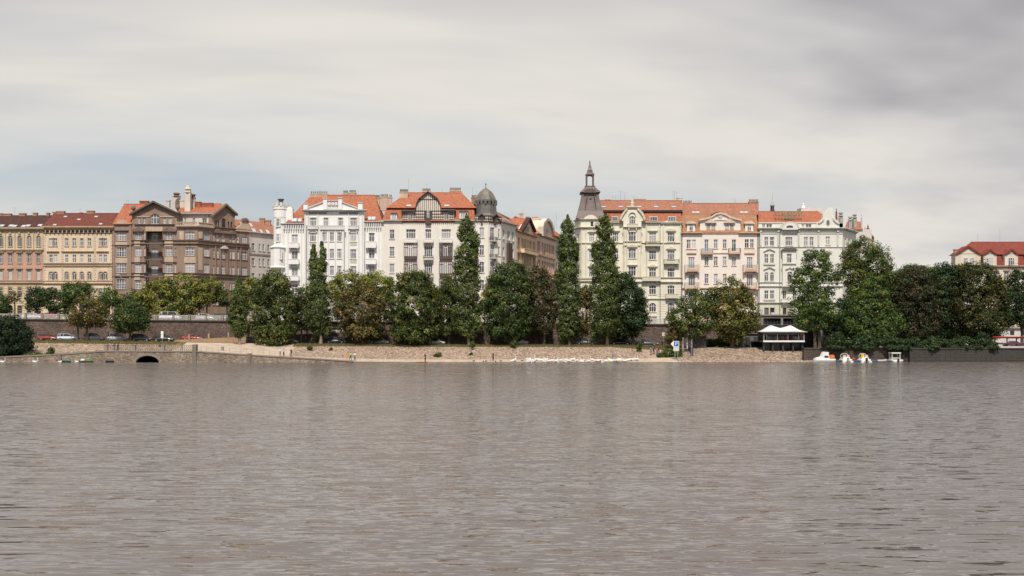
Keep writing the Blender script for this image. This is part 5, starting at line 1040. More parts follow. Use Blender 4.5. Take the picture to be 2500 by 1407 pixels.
for a, y0 in ((2053, 519), (2076, 529), (2087, 523)):
    Yq = YB if a < 2060 else 297; x = X(a, Yq); MB().box(x-.45, x+.45, Yq-.3, Yq+.6, Zp(558, Yq), Zp(y0+12, Yq)).lathe((x, Yq+.15, Zp(y0+12, Yq)), [(.3, 0), (.62, .3), (.5, .6), (.25, .75), (.6, .95), (.5, 1.25), (.15, 1.4)], 9).build('urn', plain('grey_stone_urn', (0.3, 0.28, 0.26), .9, .25), r)
core(r, [(1852, YB+.45), (2056, YB+.45), (2089, 302.5), (2080, 308), (1852, 304)], f.z(556), HW, 3.0)
f.roof(1852, 2050, 545, 517, 6, 1852, 1998, ORANGE, -.4); f.band(1852, 2000, 543.5, 545.5, .15, OFFW, 'gutter')
f.chimney(1955, 1958, 508, 520, 8, HW); m = MB(); Yq = 299; m.prism([(X(1955, Yq), Zp(530, Yq)), (X(1955, Yq), Zp(507, Yq)), (X(2000, Yq), Zp(507, Yq)), (X(2008, Yq), Zp(512, Yq)), (X(2016, Yq), Zp(520, Yq)), (X(2016, Yq), Zp(530, Yq))], Yq, Yq+4); m.build('rear_attic', OFFW, r)
x = X(1964, 299); MB().lathe((x, 300, Zp(508, 300)), [(.5, 0), (.4, .5), (.15, .7), (.35, .9), (.1, 1.2)], 8).build('vent', WHITE, r)
x, Yq = X(1885.5, 296.5), 296.5; MB().lathe((x, Yq, 0), [(.62, Zp(522, Yq)), (.62, Zp(514, Yq)), (.5, Zp(513, Yq)), (.5, Zp(503.5, Yq)), (.62, Zp(503, Yq))], 8).build('lantern', IRON, r)
MB().lathe((x, Yq, 0), [(.62, Zp(503, Yq)), (.6, Zp(500.5, Yq)), (.4, Zp(497, Yq)), (.3, Zp(494, Yq)), (.12, Zp(491, Yq)), (.04, Zp(483, Yq)), (.02, Zp(470, Yq))], 8).build('lantern_cap', plain('grey_green_copper', (0.33, 0.36, 0.34), .6), r)
# red spires and roofs of the house behind
rb = building(2105, 312, 'red roofed spired house half hidden behind the celadon hotel'); RS = tiles('red_spire', (0.26, 0.055, 0.04))
MB().box(X(2062, 310), X(2128, 310), 310, 322, 3.0, Zp(560, 310)).build('wall', OFFW, rb); MB().add([(X(2060, 310), 309.6, Zp(561, 310)), (X(2106, 310), 309.6, Zp(561, 310)), (X(2100, 316), 316, Zp(541, 316)), (X(2068, 316), 316, Zp(541, 316))], [(0, 1, 2, 3)]).build('roof', ORANGE, rb)
for px, y0, y1, w_ in ((2119, 549, 578, 5.5), (2103, 523, 570, 2.5), (2042, 509, 540, 3)):
    x = X(px, 311); k = X(px+w_, 311)-x; MB().lathe((x, 311, 0), [(k, Zp(y1+8, 311)), (k, Zp(y1, 311)), (k*.62, Zp(y0+12, 311)), (k*.8, Zp(y0+10, 311)), (k*.3, Zp(y0+7, 311)), (k*.35, Zp(y0+4, 311)), (.04, Zp(y0, 311))], 6).build('spire', RS if px != 2103 else plain('pale_spire', (0.4, 0.38, 0.36)), rb)
MB().lathe((X(2112, 311), 311, 0), [(.9, Zp(590, 311)), (.9, Zp(572, 311)), (.25, Zp(562, 311)), (.05, Zp(556, 311))], 6).lathe((X(2126, 312), 312, 0), [(.8, Zp(590, 311)), (.9, Zp(578, 311)), (.3, Zp(572, 311))], 6).build('spire', RS, rb)
# rooftop sign
GSIGN = plain('green_sign_enamel', (0.12, 0.26, 0.17), .5, .15)
sg = empty('rooftop_sign', (X(1926, 291.2), 291.2, Zp(536, 291.2)), 'green rooftop sign reading RIVERSIDE HOTEL on the orange roof', 'sign')
def letters(txt, px0, px1, y0, y1, Y, parent, mat, depth=.06):
    z0, hgt = Zp(y1, Y), Zp(y0, Y)-Zp(y1, Y); a, b_ = X(px0, Y), X(px1, Y)
    cu = bpy.data.curves.new('txt', 'FONT'); n = len(txt)
    for i, ch in enumerate(txt):
        cu = bpy.data.curves.new('letter', 'FONT'); cu.body = ch; cu.size = 1.0; cu.extrude = 0.0
        to = bpy.data.objects.new('letter_tmp', cu); COL.objects.link(to); dg = bpy.context.evaluated_depsgraph_get(); me = bpy.data.meshes.new_from_object(to.evaluated_get(dg)); bpy.data.objects.remove(to)
        vs = [v.co.copy() for v in me.vertices]; xs_ = [v.x for v in vs]; ys_ = [v.y for v in vs]; lo, hi = min(xs_), max(xs_); bt, tp = min(ys_), max(ys_)
        cw = (b_-a)/n*.74; k = hgt/(tp-bt); c0 = a+(b_-a)*(i+.5)/n; wd = min(cw, (hi-lo)*k*1.05); 
        V = [(c0+((v.x-lo)/(hi-lo)-.5)*wd, Y, z0+(v.y-bt)*k) for v in vs]; nv_ = len(V); V += [(p[0], p[1]+depth, p[2]) for p in V]
        fs = [tuple(p.vertices) for p in me.polygons]; FS = fs + [tuple(j+nv_ for j in reversed(p)) for p in fs]
        cnt = {}
        for p in fs:
            for q_ in zip(p, p[1:]+p[:1]): cnt[tuple(sorted(q_))] = cnt.get(tuple(sorted(q_)), 0)+1
        FS += [(e_[0], e_[1], e_[1]+nv_, e_[0]+nv_) for e_, c_ in cnt.items() if c_ == 1]
        mesh_obj('letter', V, FS, mat, parent)
letters('RIVERSIDE', 1893, 1959.5, 516.5, 526.5, 291.2, sg, GSIGN, .15); letters('HOTEL', 1914, 1941, 528, 535.5, 291.1, sg, GSIGN, .15)
m = MB(); Yq = 291.45
for y in (517, 526.3, 528.5, 536): m.tube((X(1892 if y < 527 else 1913, Yq), Yq, Zp(y, Yq)), (X(1960 if y < 527 else 1942, Yq), Yq, Zp(y, Yq)), .05, n=4)
for px in range(1893, 1962, 8): m.tube((X(px, Yq), Yq, Zp(517, Yq)), (X(px, Yq), Yq, Zp(538, Yq)), .04, n=4).tube((X(px, Yq), Yq, Zp(518, Yq)), (X(px, Yq), Yq+3.0, Zp(528, Yq+3.0)), .035, n=4)
m.build('frame', IRON, sg)

# ---- cream house with red mansard at the far right
YR = 330.0
r = empty('apartment_building', (X(2430, YR), YR, 2.9), 'cream house with red mansard and gabled dormers at far right', 'building'); f = Fac(r, 2331, YR, 2620, YR)
RC_, RT = plaster('ivory_render', (0.62, 0.56, 0.47), .3), plaster('ivory_trim', (0.42, 0.34, 0.28), .4); f.trim = RT
CW = [2345, 2369, 2394, 2431, 2457, 2483, 2510, 2536, 2562, 2590]
for y0, y1 in ((664, 684), (703, 726), (745, 768), (785, 808)): f.row([(c_-5, c_+5) for c_ in CW], y0, y1, sur=RT, hood='flat' if y0 == 664 else None)
f.wall(2331, 2620, 653, 775, RC_); f.wall(2331, 2620, 775, None, plaster('pale_ochre_base', (0.55, 0.44, 0.3), .4)); f.band(2329, 2620, 649, 655, .7, RT, 'cornice', 3); f.band(2331, 2620, 730, 734, .3, RT, 'string_course')
f.band(2331, 2620, 774, 778, .4, RT, 'string_course', 2)
core(r, [(2331.5, YR+.45), (2620, YR+.45), (2620, YR+14), (2333, YR+14)], f.z(650), RC_, 2.6)
m = f.mb(); zl, zt = f.z(651), Zp(622, YR+2); m.add([(f.u(2331), .3, zl), (f.u(2620), .6, zl), (f.u(2620), -2, zt), (f.u(2332), -2, zt), (X(2334, YR+14)-f.ox, -14, zt), (X(2333, YR+16)-f.ox, -16, zl)], [(0, 1, 2, 3), (0, 3, 4, 5)]); m.build('mansard', REDR, r)
f2 = Fac(r, 2331, YR+2, 2620, YR+2); f2.roof(2329, 2620, 622, 591.5, 7, 2370, 2620, REDR, .6, bl=X(2331, YR+16.6)-X(2331, YR+2))
for c_, w_, hp in ((2363, 31, 600), (2416.5, 16, 608), (2468.5, 16, 607), (2522, 16, 607), (2575, 16, 607)):
    f.band(c_-w_, c_+w_, 620, 648, .2, RC_, 'dormer', d0=-3); ws = [(c_-11, c_-1), (c_+4, c_+14)] if w_ > 20 else [(c_-8, c_+7)]
    f.row(ws, 630, 646.5, cols=3, tr=.35, inset=-.28, sill=0)
    f.shape([(c_-w_, 621), (c_, hp+6), (c_+w_, 621)], .2, -4, RC_, 'dormer_gable'); f.shape([(c_-w_-2, 622), (c_, hp), (c_+w_+2, 622), (c_+w_-4, 622), (c_, hp+5), (c_-w_+4, 622)], .6, -4.5, REDR, 'dormer_roof')
f.pole(2387, 573, 592, 9, 1); f.pole(2441, 560, 592, 9); f.chimney(2329, 2336, 609, 622, 2, BRICKC)

# ------------------------------------------------------------------ trees
PAL = dict(
    dark=[(0.030, 0.050, 0.020), (0.045, 0.066, 0.026), (0.022, 0.040, 0.020), (0.075, 0.09, 0.035)],
    poplar=[(0.052, 0.076, 0.030), (0.070, 0.094, 0.040), (0.038, 0.058, 0.026), (0.10, 0.12, 0.055)],
    plane=[(0.112, 0.125, 0.036), (0.15, 0.15, 0.046), (0.075, 0.095, 0.03), (0.05, 0.07, 0.024)],
    brown=[(0.082, 0.07, 0.034), (0.058, 0.06, 0.028), (0.042, 0.052, 0.024), (0.125, 0.09, 0.048)],
    purple=[(0.052, 0.044, 0.030), (0.042, 0.046, 0.027), (0.030, 0.042, 0.024), (0.07, 0.056, 0.036)],
    olive=[(0.062, 0.077, 0.029), (0.042, 0.060, 0.025), (0.098, 0.105, 0.042), (0.030, 0.046, 0.02)],
    gold=[(0.098, 0.092, 0.031), (0.072, 0.079, 0.028), (0.13, 0.112, 0.04), (0.045, 0.058, 0.024)],
    green=[(0.055, 0.085, 0.028), (0.04, 0.065, 0.024), (0.08, 0.105, 0.038), (0.028, 0.048, 0.02)],
    duskp=[(0.032, 0.032, 0.022), (0.026, 0.034, 0.02), (0.02, 0.032, 0.019), (0.045, 0.038, 0.024)],
    dusk=[(0.04, 0.045, 0.02), (0.028, 0.04, 0.018), (0.06, 0.055, 0.024), (0.02, 0.032, 0.016)],
    black=[(0.012, 0.021, 0.014), (0.016, 0.026, 0.016), (0.010, 0.017, 0.012), (0.022, 0.033, 0.019)],
    night=[(0.018, 0.034, 0.018), (0.026, 0.044, 0.022), (0.038, 0.055, 0.026), (0.014, 0.026, 0.016)])
def unit(n): v = rng.normal(size=(n, 3)); return v/np.linalg.norm(v, axis=1, keepdims=True)
def foliage(name, lobes, pal, leaf, dens, parent, clump=1.0, fill=.5):
    """leaf-sized faces in clumps over the lobes of a crown"""
    leaf = leaf*.78; P_, Nn, C_ = [], [], []
    L = np.array([l[0] for l in lobes]); Rr = np.array([l[1] for l in lobes])
    for c, rd in zip(L, Rr):
        p = 1.6; area = 4*math.pi*(((rd[0]*rd[1])**p+(rd[0]*rd[2])**p+(rd[1]*rd[2])**p)/3)**(1/p)
        cr = min(clump, .55*min(rd)); nc = max(6, int(dens*area/(cr*cr*1.5))); d = unit(nc); rad = rng.uniform(fill**2, 1.0, nc)**.5
        pos = c+d*rd*rad[:, None]
        inside = np.zeros(nc, bool)
        for c2, r2 in zip(L, Rr):
            if c2 is c: continue
            inside |= (np.linalg.norm((pos-c2)/r2, axis=1) < .58)
        pos, d = pos[~inside], d[~inside]; nc = len(pos)
        if nc == 0: continue
        # stray sprays break the outline
        k_ = rng.random(nc) < .16; pos[k_] += (d*rd*.16*rng.uniform(.3, 1.0, (nc, 1)))[k_]
        crs = cr*rng.uniform(.65, 1.3, nc); nl = max(12, int(34*(cr/leaf)**2*.16))
        ci = np.repeat(np.arange(nc), nl); od = unit(nc*nl); od[:, 2] *= .8
        pp = pos[ci]+od*(crs[ci]*rng.uniform(.25, 1.0, nc*nl)**.5)[:, None]
        nn = .55*d[ci]+.75*od+.7*unit(nc*nl)+np.array([0, 0, .25]); nn /= np.linalg.norm(nn, axis=1, keepdims=True)
        base = np.array(pal)[rng.choice(len(pal), nc, p=[.34, .32, .16, .18])]*rng.uniform(.8, 2.0, (nc, 1))*np.array([1.12, 1.07, .82])
        P_.append(pp); Nn.append(nn); C_.append(base[ci]*np.exp(rng.normal(0, .38, (nc*nl, 1))))
    Pp = np.concatenate(P_); Nn = np.concatenate(Nn); Cc = np.concatenate(C_); n = len(Pp)
    a = np.cross(Nn, unit(n)); a /= np.linalg.norm(a, axis=1, keepdims=True)+1e-9; b_ = np.cross(Nn, a); s = leaf*rng.uniform(.6, 1.25, (n, 1))
    V = np.empty((n, 4, 3)); V[:, 0] = Pp-a*s*.62; V[:, 1] = Pp-b_*s*.4+Nn*s*.1; V[:, 2] = Pp+a*s*.62; V[:, 3] = Pp+b_*s*.4+Nn*s*.1
    off = np.array(wloc(parent)) if parent else np.zeros(3); V -= off
    me = bpy.data.meshes.new(name); me.vertices.add(n*4); me.vertices.foreach_set('co', V.astype(np.float32).ravel()); me.loops.add(n*4); me.loops.foreach_set('vertex_index', np.arange(n*4, dtype=np.int32))
    me.polygons.add(n); me.polygons.foreach_set('loop_start', np.arange(0, n*4, 4, dtype=np.int32)); me.polygons.foreach_set('loop_total', np.full(n, 4, np.int32)); me.update(); me.materials.append(LEAF)
    o = bpy.data.objects.new(name, me); COL.objects.link(o); o.parent = parent; set_tint(o, Cc); return o
NLEAF = 0
def tree(name, label, Y, base, tr, lobes, pal, leaf=.42, dens=1.0, group=None, cat='tree', z0=None, clump=1.0, bark=None, limbs=True, stems=(0,), fill=.5):
    global NLEAF
    bx = X(base, Y); z0 = zg(bx, Y)-.1 if z0 is None else z0
    root = empty(name, (bx, Y, z0), label, cat, group)
    L = []
    for l in lobes:
        cx, cy, rx, ry = l[:4]; dd = l[4] if len(l) > 4 else 0.0
        gk = 1.05 if rx > 12 else 1.0; rxm, rym = rx*gk*Y/F, ry*gk*Y/F; L.append((np.array((X(cx, Y), Y+dd, Zp(cy, Y))), np.array((rxm, min(rxm, 6.0)*1.0, rym))))
    m = MB(); top = max(c[2] for c, _ in L); low = min(c[2]-r_[2] for c, r_ in L); mx = np.mean([c for c, _ in L], axis=0)
    for sx in stems:
        sx_ = sx*Y/F; p0 = Vector((bx+sx_, Y, z0-.2)); h0 = max(low+.8, z0+1.2); p1 = Vector((bx+sx_+random.uniform(-.15, .15), Y, z0+(h0-z0)*.6)); p2 = Vector((bx*.7+mx[0]*.3+sx_, Y, h0+.5)); p3 = Vector((mx[0], Y, max(h0+1.0, min(top, mx[2]+.5))))
        for (a, b_), (ra, rb) in zip(((p0, p1), (p1, p2), (p2, p3)), ((tr*1.25, tr*.95), (tr*.95, tr*.7), (tr*.7, tr*.18))): m.tube(a, b_, ra, rb, 7)
        if limbs:
            for c, r_ in L:
                for _ in range(3):
                    t_ = random.uniform(.1, .8); s_ = p2.lerp(p3, t_); e = Vector(c)+Vector(unit(1)[0])*float(min(r_))*.7
                    k = s_.lerp(e, .5)+Vector((0, 0, -.3)); m.tube(s_, k, tr*.32, tr*.2, 5).tube(k, e, tr*.2, tr*.05, 5)
    m.build('trunk', bark or BARK, root)
    o = foliage('crown', L, PAL[pal], leaf, dens, root, clump, fill); NLEAF += len(o.data.polygons); return root
# columnar poplars on the bank
pp = 'poplars along the bank'
def poplar(label, px, Y, base, prof, **k):
    """profile rows: (row, centre column, half width)"""
    lob = []
    for (y0, c0, w0), (y1, c1, w1) in zip(prof, prof[1:]):
        n = max(1, int((y1-y0)/max(9, min(w0, w1)*.9)))
        for i in range(n):
            t_ = (i+.5)/n; w_ = w0+(w1-w0)*t_; lob.append((c0+(c1-c0)*t_+random.uniform(-.12, .12)*w_, y0+(y1-y0)*t_, w_*random.uniform(.86, 1.04), max(7, w_*.95), random.uniform(-.3, .3)*w_*Y/F))
    for (y0, c0, w0) in prof[3:-1]:
        for _ in range(2): sd2 = random.choice((-1, 1)); lob.append((c0+sd2*w0*random.uniform(.75, 1.05), y0+random.uniform(-12, 12), w0*.3, w0*.75, random.uniform(-.4, .4)*w0*Y/F))
    y0, c0, w0 = prof[0]; lob += [(c0, y0-3, 2.2, 9), (c0+1, y0+6, 4.5, 10)]
    return tree('poplar_tree', label, Y, px, .34, lob, 'poplar', .36, 1.25, pp, clump=.62, bark=BARKP, limbs=False, **k)
poplar('short bluish green poplar in front of the brown house', 586, 248.6, 0, [(684, 582, 5), (700, 582, 12), (740, 582, 19), (775, 583, 22), (800, 583, 20), (822, 585, 8)])
poplar('slim double topped poplar in front of the white house', 783, 250, 0, [(640, 774, 20), (680, 776, 22), (740, 778, 28), (775, 777, 27), (800, 779, 22), (814, 779, 12)]) 
for o_ in [COL.objects[-1]]: pass
poplar('tall poplar rising in front of the cream domed house', 1145, 249.5, 0, [(534, 1139, 6), (548, 1138, 16), (580, 1141, 21), (600, 1138, 26), (640, 1138, 29), (690, 1136, 30), (740, 1136, 33), (780, 1136, 32), (805, 1137, 22), (818, 1142, 9)])
poplar('tall poplar just left of the green house tower', 1390, 249.5, 0, [(536, 1386, 6), (548, 1386, 13), (580, 1386, 18), (620, 1386, 25), (680, 1385, 28), (740, 1384, 29), (790, 1386, 25), (815, 1388, 18), (828, 1391, 8)])
poplar('tallest darkest poplar standing before the pale green house', 1482, 249.5, 0, [(531, 1478, 8), (545, 1476, 20), (580, 1477, 24), (620, 1480, 28), (680, 1476, 32), (720, 1474, 36), (770, 1474, 36), (800, 1475, 29), (815, 1479, 12)])
# twin spires of the second poplar are extra lobes of its crown
t2_ = [o for o in COL.objects if o.get('label', '').startswith('slim double')][0]
foliage('crown', [(np.array((X(c_, 250), 250, Zp(y_, 250))), np.array((w_*250/F, w_*250/F, 11*250/F))) for y_, c_, w_ in
    ((606, 766, 4), (618, 765, 7), (632, 765, 8.5), (646, 765, 10), (600, 786, 4), (612, 787, 7), (626, 787, 9), (642, 787, 10.5), (656, 786, 11))], PAL['poplar'], .36, 1.25, t2_, .55)
g1 = 'broad trees along the parking lane'
def bt(label, Y, base, lobes, pal, tr=.3, leaf=.44, **k): return tree('broadleaf_tree', label, Y, base, tr, lobes, pal, leaf, group=k.pop('group', g1), **k)
bt('brownish tree above the white and grey cars at left', 251, 213, [(215, 762, 42, 34), (190, 775, 24, 26), (235, 770, 30, 30), (213, 742, 28, 18)], 'brown', .24, stems=(0, -24), dens=.8)
bt('dark round tree above the dark grey car at left', 251, 318, [(318, 775, 42, 34), (300, 785, 28, 26), (340, 780, 26, 28), (322, 757, 30, 18)], 'dark', .26)
bt('big dark tree with foliage down to the ground before the white turret', 249.5, 668, [(668, 710, 44, 48), (648, 770, 34, 58), (692, 775, 34, 58), (670, 815, 48, 32), (702, 740, 22, 40), (645, 715, 28, 34)], 'olive', .4, dens=1.2)
bt('small purplish tree right of the big dark tree', 253, 735, [(738, 770, 20, 34), (728, 750, 18, 22), (745, 745, 16, 26), (735, 790, 20, 18)], 'purple', .2, dens=.8)
bt('autumn brown tree between the slim double poplar and the round chestnut', 250.5, 898, [(880, 755, 56, 48), (845, 765, 32, 44), (915, 770, 34, 56), (882, 722, 38, 26), (890, 810, 44, 24)], 'brown', .34, dens=1.1)
bt('round chestnut with yellow tipped leaves before the cream house', 250, 1012, [(1012, 745, 62, 64), (1012, 700, 42, 42), (985, 785, 36, 44), (1040, 785, 34, 44), (1012, 815, 56, 24)], 'olive', .36, dens=1.25)
bt('green tree squeezed behind the tall poplar of the domed house', 253, 1095, [(1092, 740, 30, 52), (1095, 700, 20, 24), (1090, 790, 30, 36)], 'olive', .25)
bt('largest round dark green tree under the orange side street', 250, 1245, [(1240, 735, 58, 66), (1245, 685, 46, 44), (1215, 775, 36, 46), (1265, 775, 34, 50), (1240, 805, 46, 24)], 'dark', .42, dens=1.25)
bt('dull purplish brown tree right of the largest round tree', 251, 1328, [(1322, 735, 36, 62), (1310, 690, 30, 40), (1330, 780, 30, 42), (1340, 745, 20, 40)], 'purple', .3, dens=1.1)
bt('rusty topped tree between the two tall poplars', 252.5, 1420, [(1424, 760, 24, 50), (1428, 725, 20, 24), (1418, 795, 24, 26)], 'brown', .22)
bt('blackish domed tree right of the tallest poplar', 251, 1545, [(1525, 735, 50, 58), (1515, 695, 30, 30), (1545, 775, 36, 48), (1515, 790, 40, 36), (1548, 745, 26, 44)], 'night', .35, dens=1.25)
bt('green brown leaning tree behind the parking sign', 247, 1700, [(1695, 745, 38, 40), (1665, 775, 34, 36), (1715, 775, 34, 38), (1690, 800, 40, 24), (1740, 730, 28, 26)], 'olive', .42, dens=.9)
bt('yellow tinged tree in front of the pinkish white house', 247, 1787, [(1790, 720, 40, 40), (1765, 755, 38, 36), (1815, 750, 38, 42), (1785, 785, 42, 34), (1825, 790, 30, 26), (1790, 815, 34, 18)], 'gold', .38, dens=.9)
bt('tall airy green tree before the celadon hotel', 246, 2000, [(1990, 645, 34, 36), (1965, 690, 36, 36), (2012, 690, 34, 40), (1985, 735, 44, 34), (1955, 750, 26, 26), (2010, 775, 36, 30), (1975, 785, 34, 22)], 'green', .33, dens=.75, stems=(0, -10))
bt('tallest tree at right with rusty crown top', 252, 2083, [(2105, 620, 42, 40), (2080, 665, 36, 40), (2140, 655, 40, 48), (2165, 690, 34, 40), (2110, 700, 40, 40), (2150, 735, 40, 36)], 'olive', .42, dens=1.0)
tree('broadleaf_tree', 'lower bright green tree in front of the tallest tree at right', 244, 2130, .3, [(2125, 740, 50, 50), (2105, 790, 46, 40), (2155, 790, 46, 42), (2130, 815, 56, 26), (2135, 705, 34, 26)], 'green', .42, 1.1, 'dark trees on the right quay', z0=2.8)
for lab, Y, b_, lo, pl_ in (
    ('dark bushy tree with reddish top above the right quay', 247, 2240, [(2232, 710, 46, 50), (2205, 745, 34, 46), (2250, 770, 44, 54), (2225, 805, 52, 34), (2235, 675, 34, 24)], 'duskp'),
    ('dark green round topped tree left of the far right house', 250, 2310, [(2312, 700, 42, 50), (2300, 755, 50, 60), (2330, 790, 46, 44), (2308, 665, 28, 24), (2280, 810, 40, 28)], 'night'),
    ('wide brown green tree in front of the far right house', 246, 2385, [(2388, 690, 46, 46), (2375, 740, 56, 52), (2415, 740, 40, 60), (2395, 790, 60, 38), (2430, 700, 22, 26), (2360, 665, 26, 22)], 'dusk'),
    ('dark tree cut by the right picture edge', 248, 2495, [(2492, 700, 32, 46), (2475, 745, 34, 40), (2510, 760, 40, 40), (2460, 770, 26, 28)], 'night'),
    ('small dark tree behind the moored boats', 250, 2180, [(2175, 775, 40, 44), (2190, 805, 44, 32), (2060, 770, 40, 46), (2045, 800, 36, 28)], 'night')):
    tree('broadleaf_tree', lab, Y, b_, .32, lo, pl_, .44, 1.15, 'dark trees on the right quay', z0=2.8, stems=(0,))
for i_, (px, lab) in enumerate(((2050, 'dark bush on the quay behind the left motorboat'), (2110, 'dark bush on the quay behind the yellow covered motorboat'), (2165, 'dark bush on the quay behind the boxy boat'), (2225, 'dark bush on the quay just right of the boats'), (2285, 'dark bush on the quay left of the shadowed gap'), (2345, 'dark bush on the quay under the wide brown green tree'), (2400, 'dark bush on the quay left of the rowing rack'))):
    tree('shrub', lab, 237.4+i_ % 2*.6, px, .06, [(px+random.uniform(-20, 20), 850, 18, random.uniform(5, 9), -1.2), (px+random.uniform(-24, 24), 848, 14, random.uniform(5, 8), -1.2), (px-12, 838+random.uniform(-6, 5), 22, random.uniform(8, 16)), (px+14, 839+random.uniform(-5, 4), 20, random.uniform(7, 14)), (px+random.uniform(-10, 10), 828+random.uniform(-8, 8), 16, 12)], 'night', .36, 1.1, 'bushes on the right quay', 'shrub', z0=2.85, clump=.6, limbs=False)
# street trees behind the balustrade
g2 = 'street trees on the embankment'
def st(label, px, lobes, pal, Y=270, **k): return tree('street_tree', label, Y, px, .2, lobes, pal, .42, k.pop('dens', .95), g2, z0=ZS(X(px, Y))-.1, **k)
st('dark street tree at the left picture edge', 12, [(5, 745, 24, 26), (-15, 735, 26, 30)], 'dark')
st('thin half bare young street tree before the arcade', 35, [(36, 722, 14, 12), (30, 735, 13, 9), (44, 732, 10, 9)], 'brown', dens=.35)
st('very dark street tree before the pink house', 88, [(88, 728, 24, 24), (80, 742, 18, 18), (97, 715, 14, 15)], 'night')
st('green street tree before the cream house, left of the middle one', 135, [(132, 735, 26, 26), (120, 725, 20, 20), (140, 752, 22, 20)], 'dark')
st('broad street tree in the middle before the cream house', 180, [(185, 710, 30, 22), (170, 720, 24, 22), (205, 715, 22, 20), (160, 740, 22, 24)], 'green')
st('street tree where the cream and brown houses meet', 268, [(265, 728, 26, 24), (250, 735, 20, 18), (282, 735, 14, 18)], 'green')
st('green low street tree before the left wing of the brown house', 318, [(318, 730, 26, 18), (335, 740, 18, 18)], 'olive')
st('yellow green plane tree before the brown loggias', 390, [(385, 715, 36, 34), (365, 725, 26, 26), (410, 705, 26, 26), (395, 750, 30, 30), (398, 775, 14, 14)], 'plane')
st('yellow green plane tree in the middle before the brown house', 452, [(450, 705, 32, 34), (440, 740, 28, 30), (465, 745, 26, 30), (455, 770, 22, 20)], 'plane')
st('rounded yellow green plane tree before the brown corner bay', 505, [(512, 705, 32, 24), (492, 710, 24, 24), (530, 715, 18, 20), (505, 730, 28, 14)], 'plane')
st('small shaded plane tree left of the short poplar', 555, [(555, 730, 20, 20), (545, 722, 14, 14)], 'olive')
st('yellow green plane tree half hidden behind the big dark tree', 620, [(618, 705, 26, 26), (612, 730, 20, 30)], 'plane')
st('dark green street tree left of the slim double poplar', 738, [(738, 728, 18, 30), (730, 740, 16, 22)], 'green')
st('pale yellow green plane tree before the white house', 850, [(850, 695, 40, 30), (825, 705, 28, 28), (870, 690, 26, 26), (845, 730, 30, 24)], 'plane')
st('pale yellow green plane tree where white and cream houses meet', 930, [(925, 695, 36, 30), (950, 705, 22, 24), (905, 690, 22, 26), (930, 730, 30, 24)], 'plane')
st('golden yellow plane tree before the dome corner', 1200, [(1200, 705, 20, 28), (1195, 735, 24, 26), (1210, 690, 12, 16)], 'gold')
st('small street tree glimpsed between the tall poplars', 1430, [(1428, 712, 16, 14), (1432, 728, 16, 14)], 'green')
st('plane tree glimpsed left of the short gap by the cream house', 1075, [(1075, 720, 22, 24), (1082, 745, 20, 24)], 'gold')
# dark willow leaning over the water at the left edge
tree('willow_shrub', 'big dark willow bush overhanging the water at the left edge', 235.5, 20, .2, [(12, 812, 48, 36), (-15, 822, 50, 42), (50, 825, 30, 30), (24, 792, 30, 20), (38, 845, 40, 20), (0, 852, 50, 20)], 'black', .4, 1.2, None, 'shrub', stems=(0, -20, 12))
# weeds and shrubs on the bank
for lab, px, Y, lo, pl_ in (
    ('green shrub high on the bank under the domed house poplar', 1153, 244.5, [(1153, 842, 6, 8)], 'green'), ('small weed bush on the lower bank right of the standing man', 1070, 239.5, [(1070, 868, 8, 7), (1062, 871, 4, 4)], 'green'),
    ('tiny weed tuft midway on the bank', 1150, 240.5, [(1150, 865, 4, 5)], 'olive'), ('green shrub on the bank top beside the silver car', 1255, 246, [(1255, 841, 8, 9)], 'green'),
    ('upright green shrub left of the group in red', 1561, 244, [(1560, 851, 7, 11), (1563, 844, 5, 7)], 'green'), ('weed bush on the bank left of the orange post', 757, 243, [(756, 850, 6, 6)], 'green'),
    ('small weed under the autumn brown tree', 808, 243.5, [(808, 853, 4, 4)], 'olive'), ('rounded bush beside the stone quay at left', 123, 236.5, [(122, 862, 9, 8), (126, 855, 7, 7)], 'dark'),
    ('low dark weeds along the quay path at left', 85, 235, [(80, 867, 22, 5), (105, 868, 10, 4)], 'olive'), ('leafy weeds growing before the parking sign', 1635, 239, [(1632, 862, 16, 10), (1650, 867, 13, 9), (1615, 870, 14, 6), (1660, 858, 6, 8)], 'green'),
    ('low hedge before the dark terrace wall', 1745, 251, [(1730, 838, 22, 9), (1755, 837, 22, 10), (1775, 839, 12, 8)], 'night'), ('bushy thicket left of the parking sign', 1652, 247, [(1650, 815, 20, 22), (1640, 828, 16, 14)], 'brown')):
    tree('shrub', lab, Y, px, .05, lo, pl_, .26, 1.3, 'shrubs and weeds on the bank', 'shrub', clump=.45, limbs=False, stems=(0,))
# wooded hill far behind at right
hl = [(np.array((X(px, 520), 520+random.uniform(-15, 15), Zp(y_, 520))), np.array((w_*520/F, 8, h_*520/F))) for px, y_, w_, h_ in ((2215, 672, 24, 22), (2245, 676, 22, 20), (2275, 670, 26, 24), (2190, 680, 24, 24), (2310, 675, 26, 24), (2150, 690, 24, 24), (2350, 680, 26, 24))]
o = foliage('far_woodland', hl, [(0.06, 0.085, 0.05)]*4, .9, 1.1, None, 2.0); tag(o, 'distant hazy wooded hill behind the right trees', 'woodland', kind='stuff')
mb = MB(); mb.prism([(X(2050, 525), 2), (X(2120, 525), Zp(705, 525)), (X(2250, 525), Zp(680, 525)), (X(2400, 525), Zp(690, 525)), (X(2560, 525), Zp(705, 525)), (X(2700, 525), 2)], 525, 640); tag(mb.build('hill', EARTH), kind='structure')
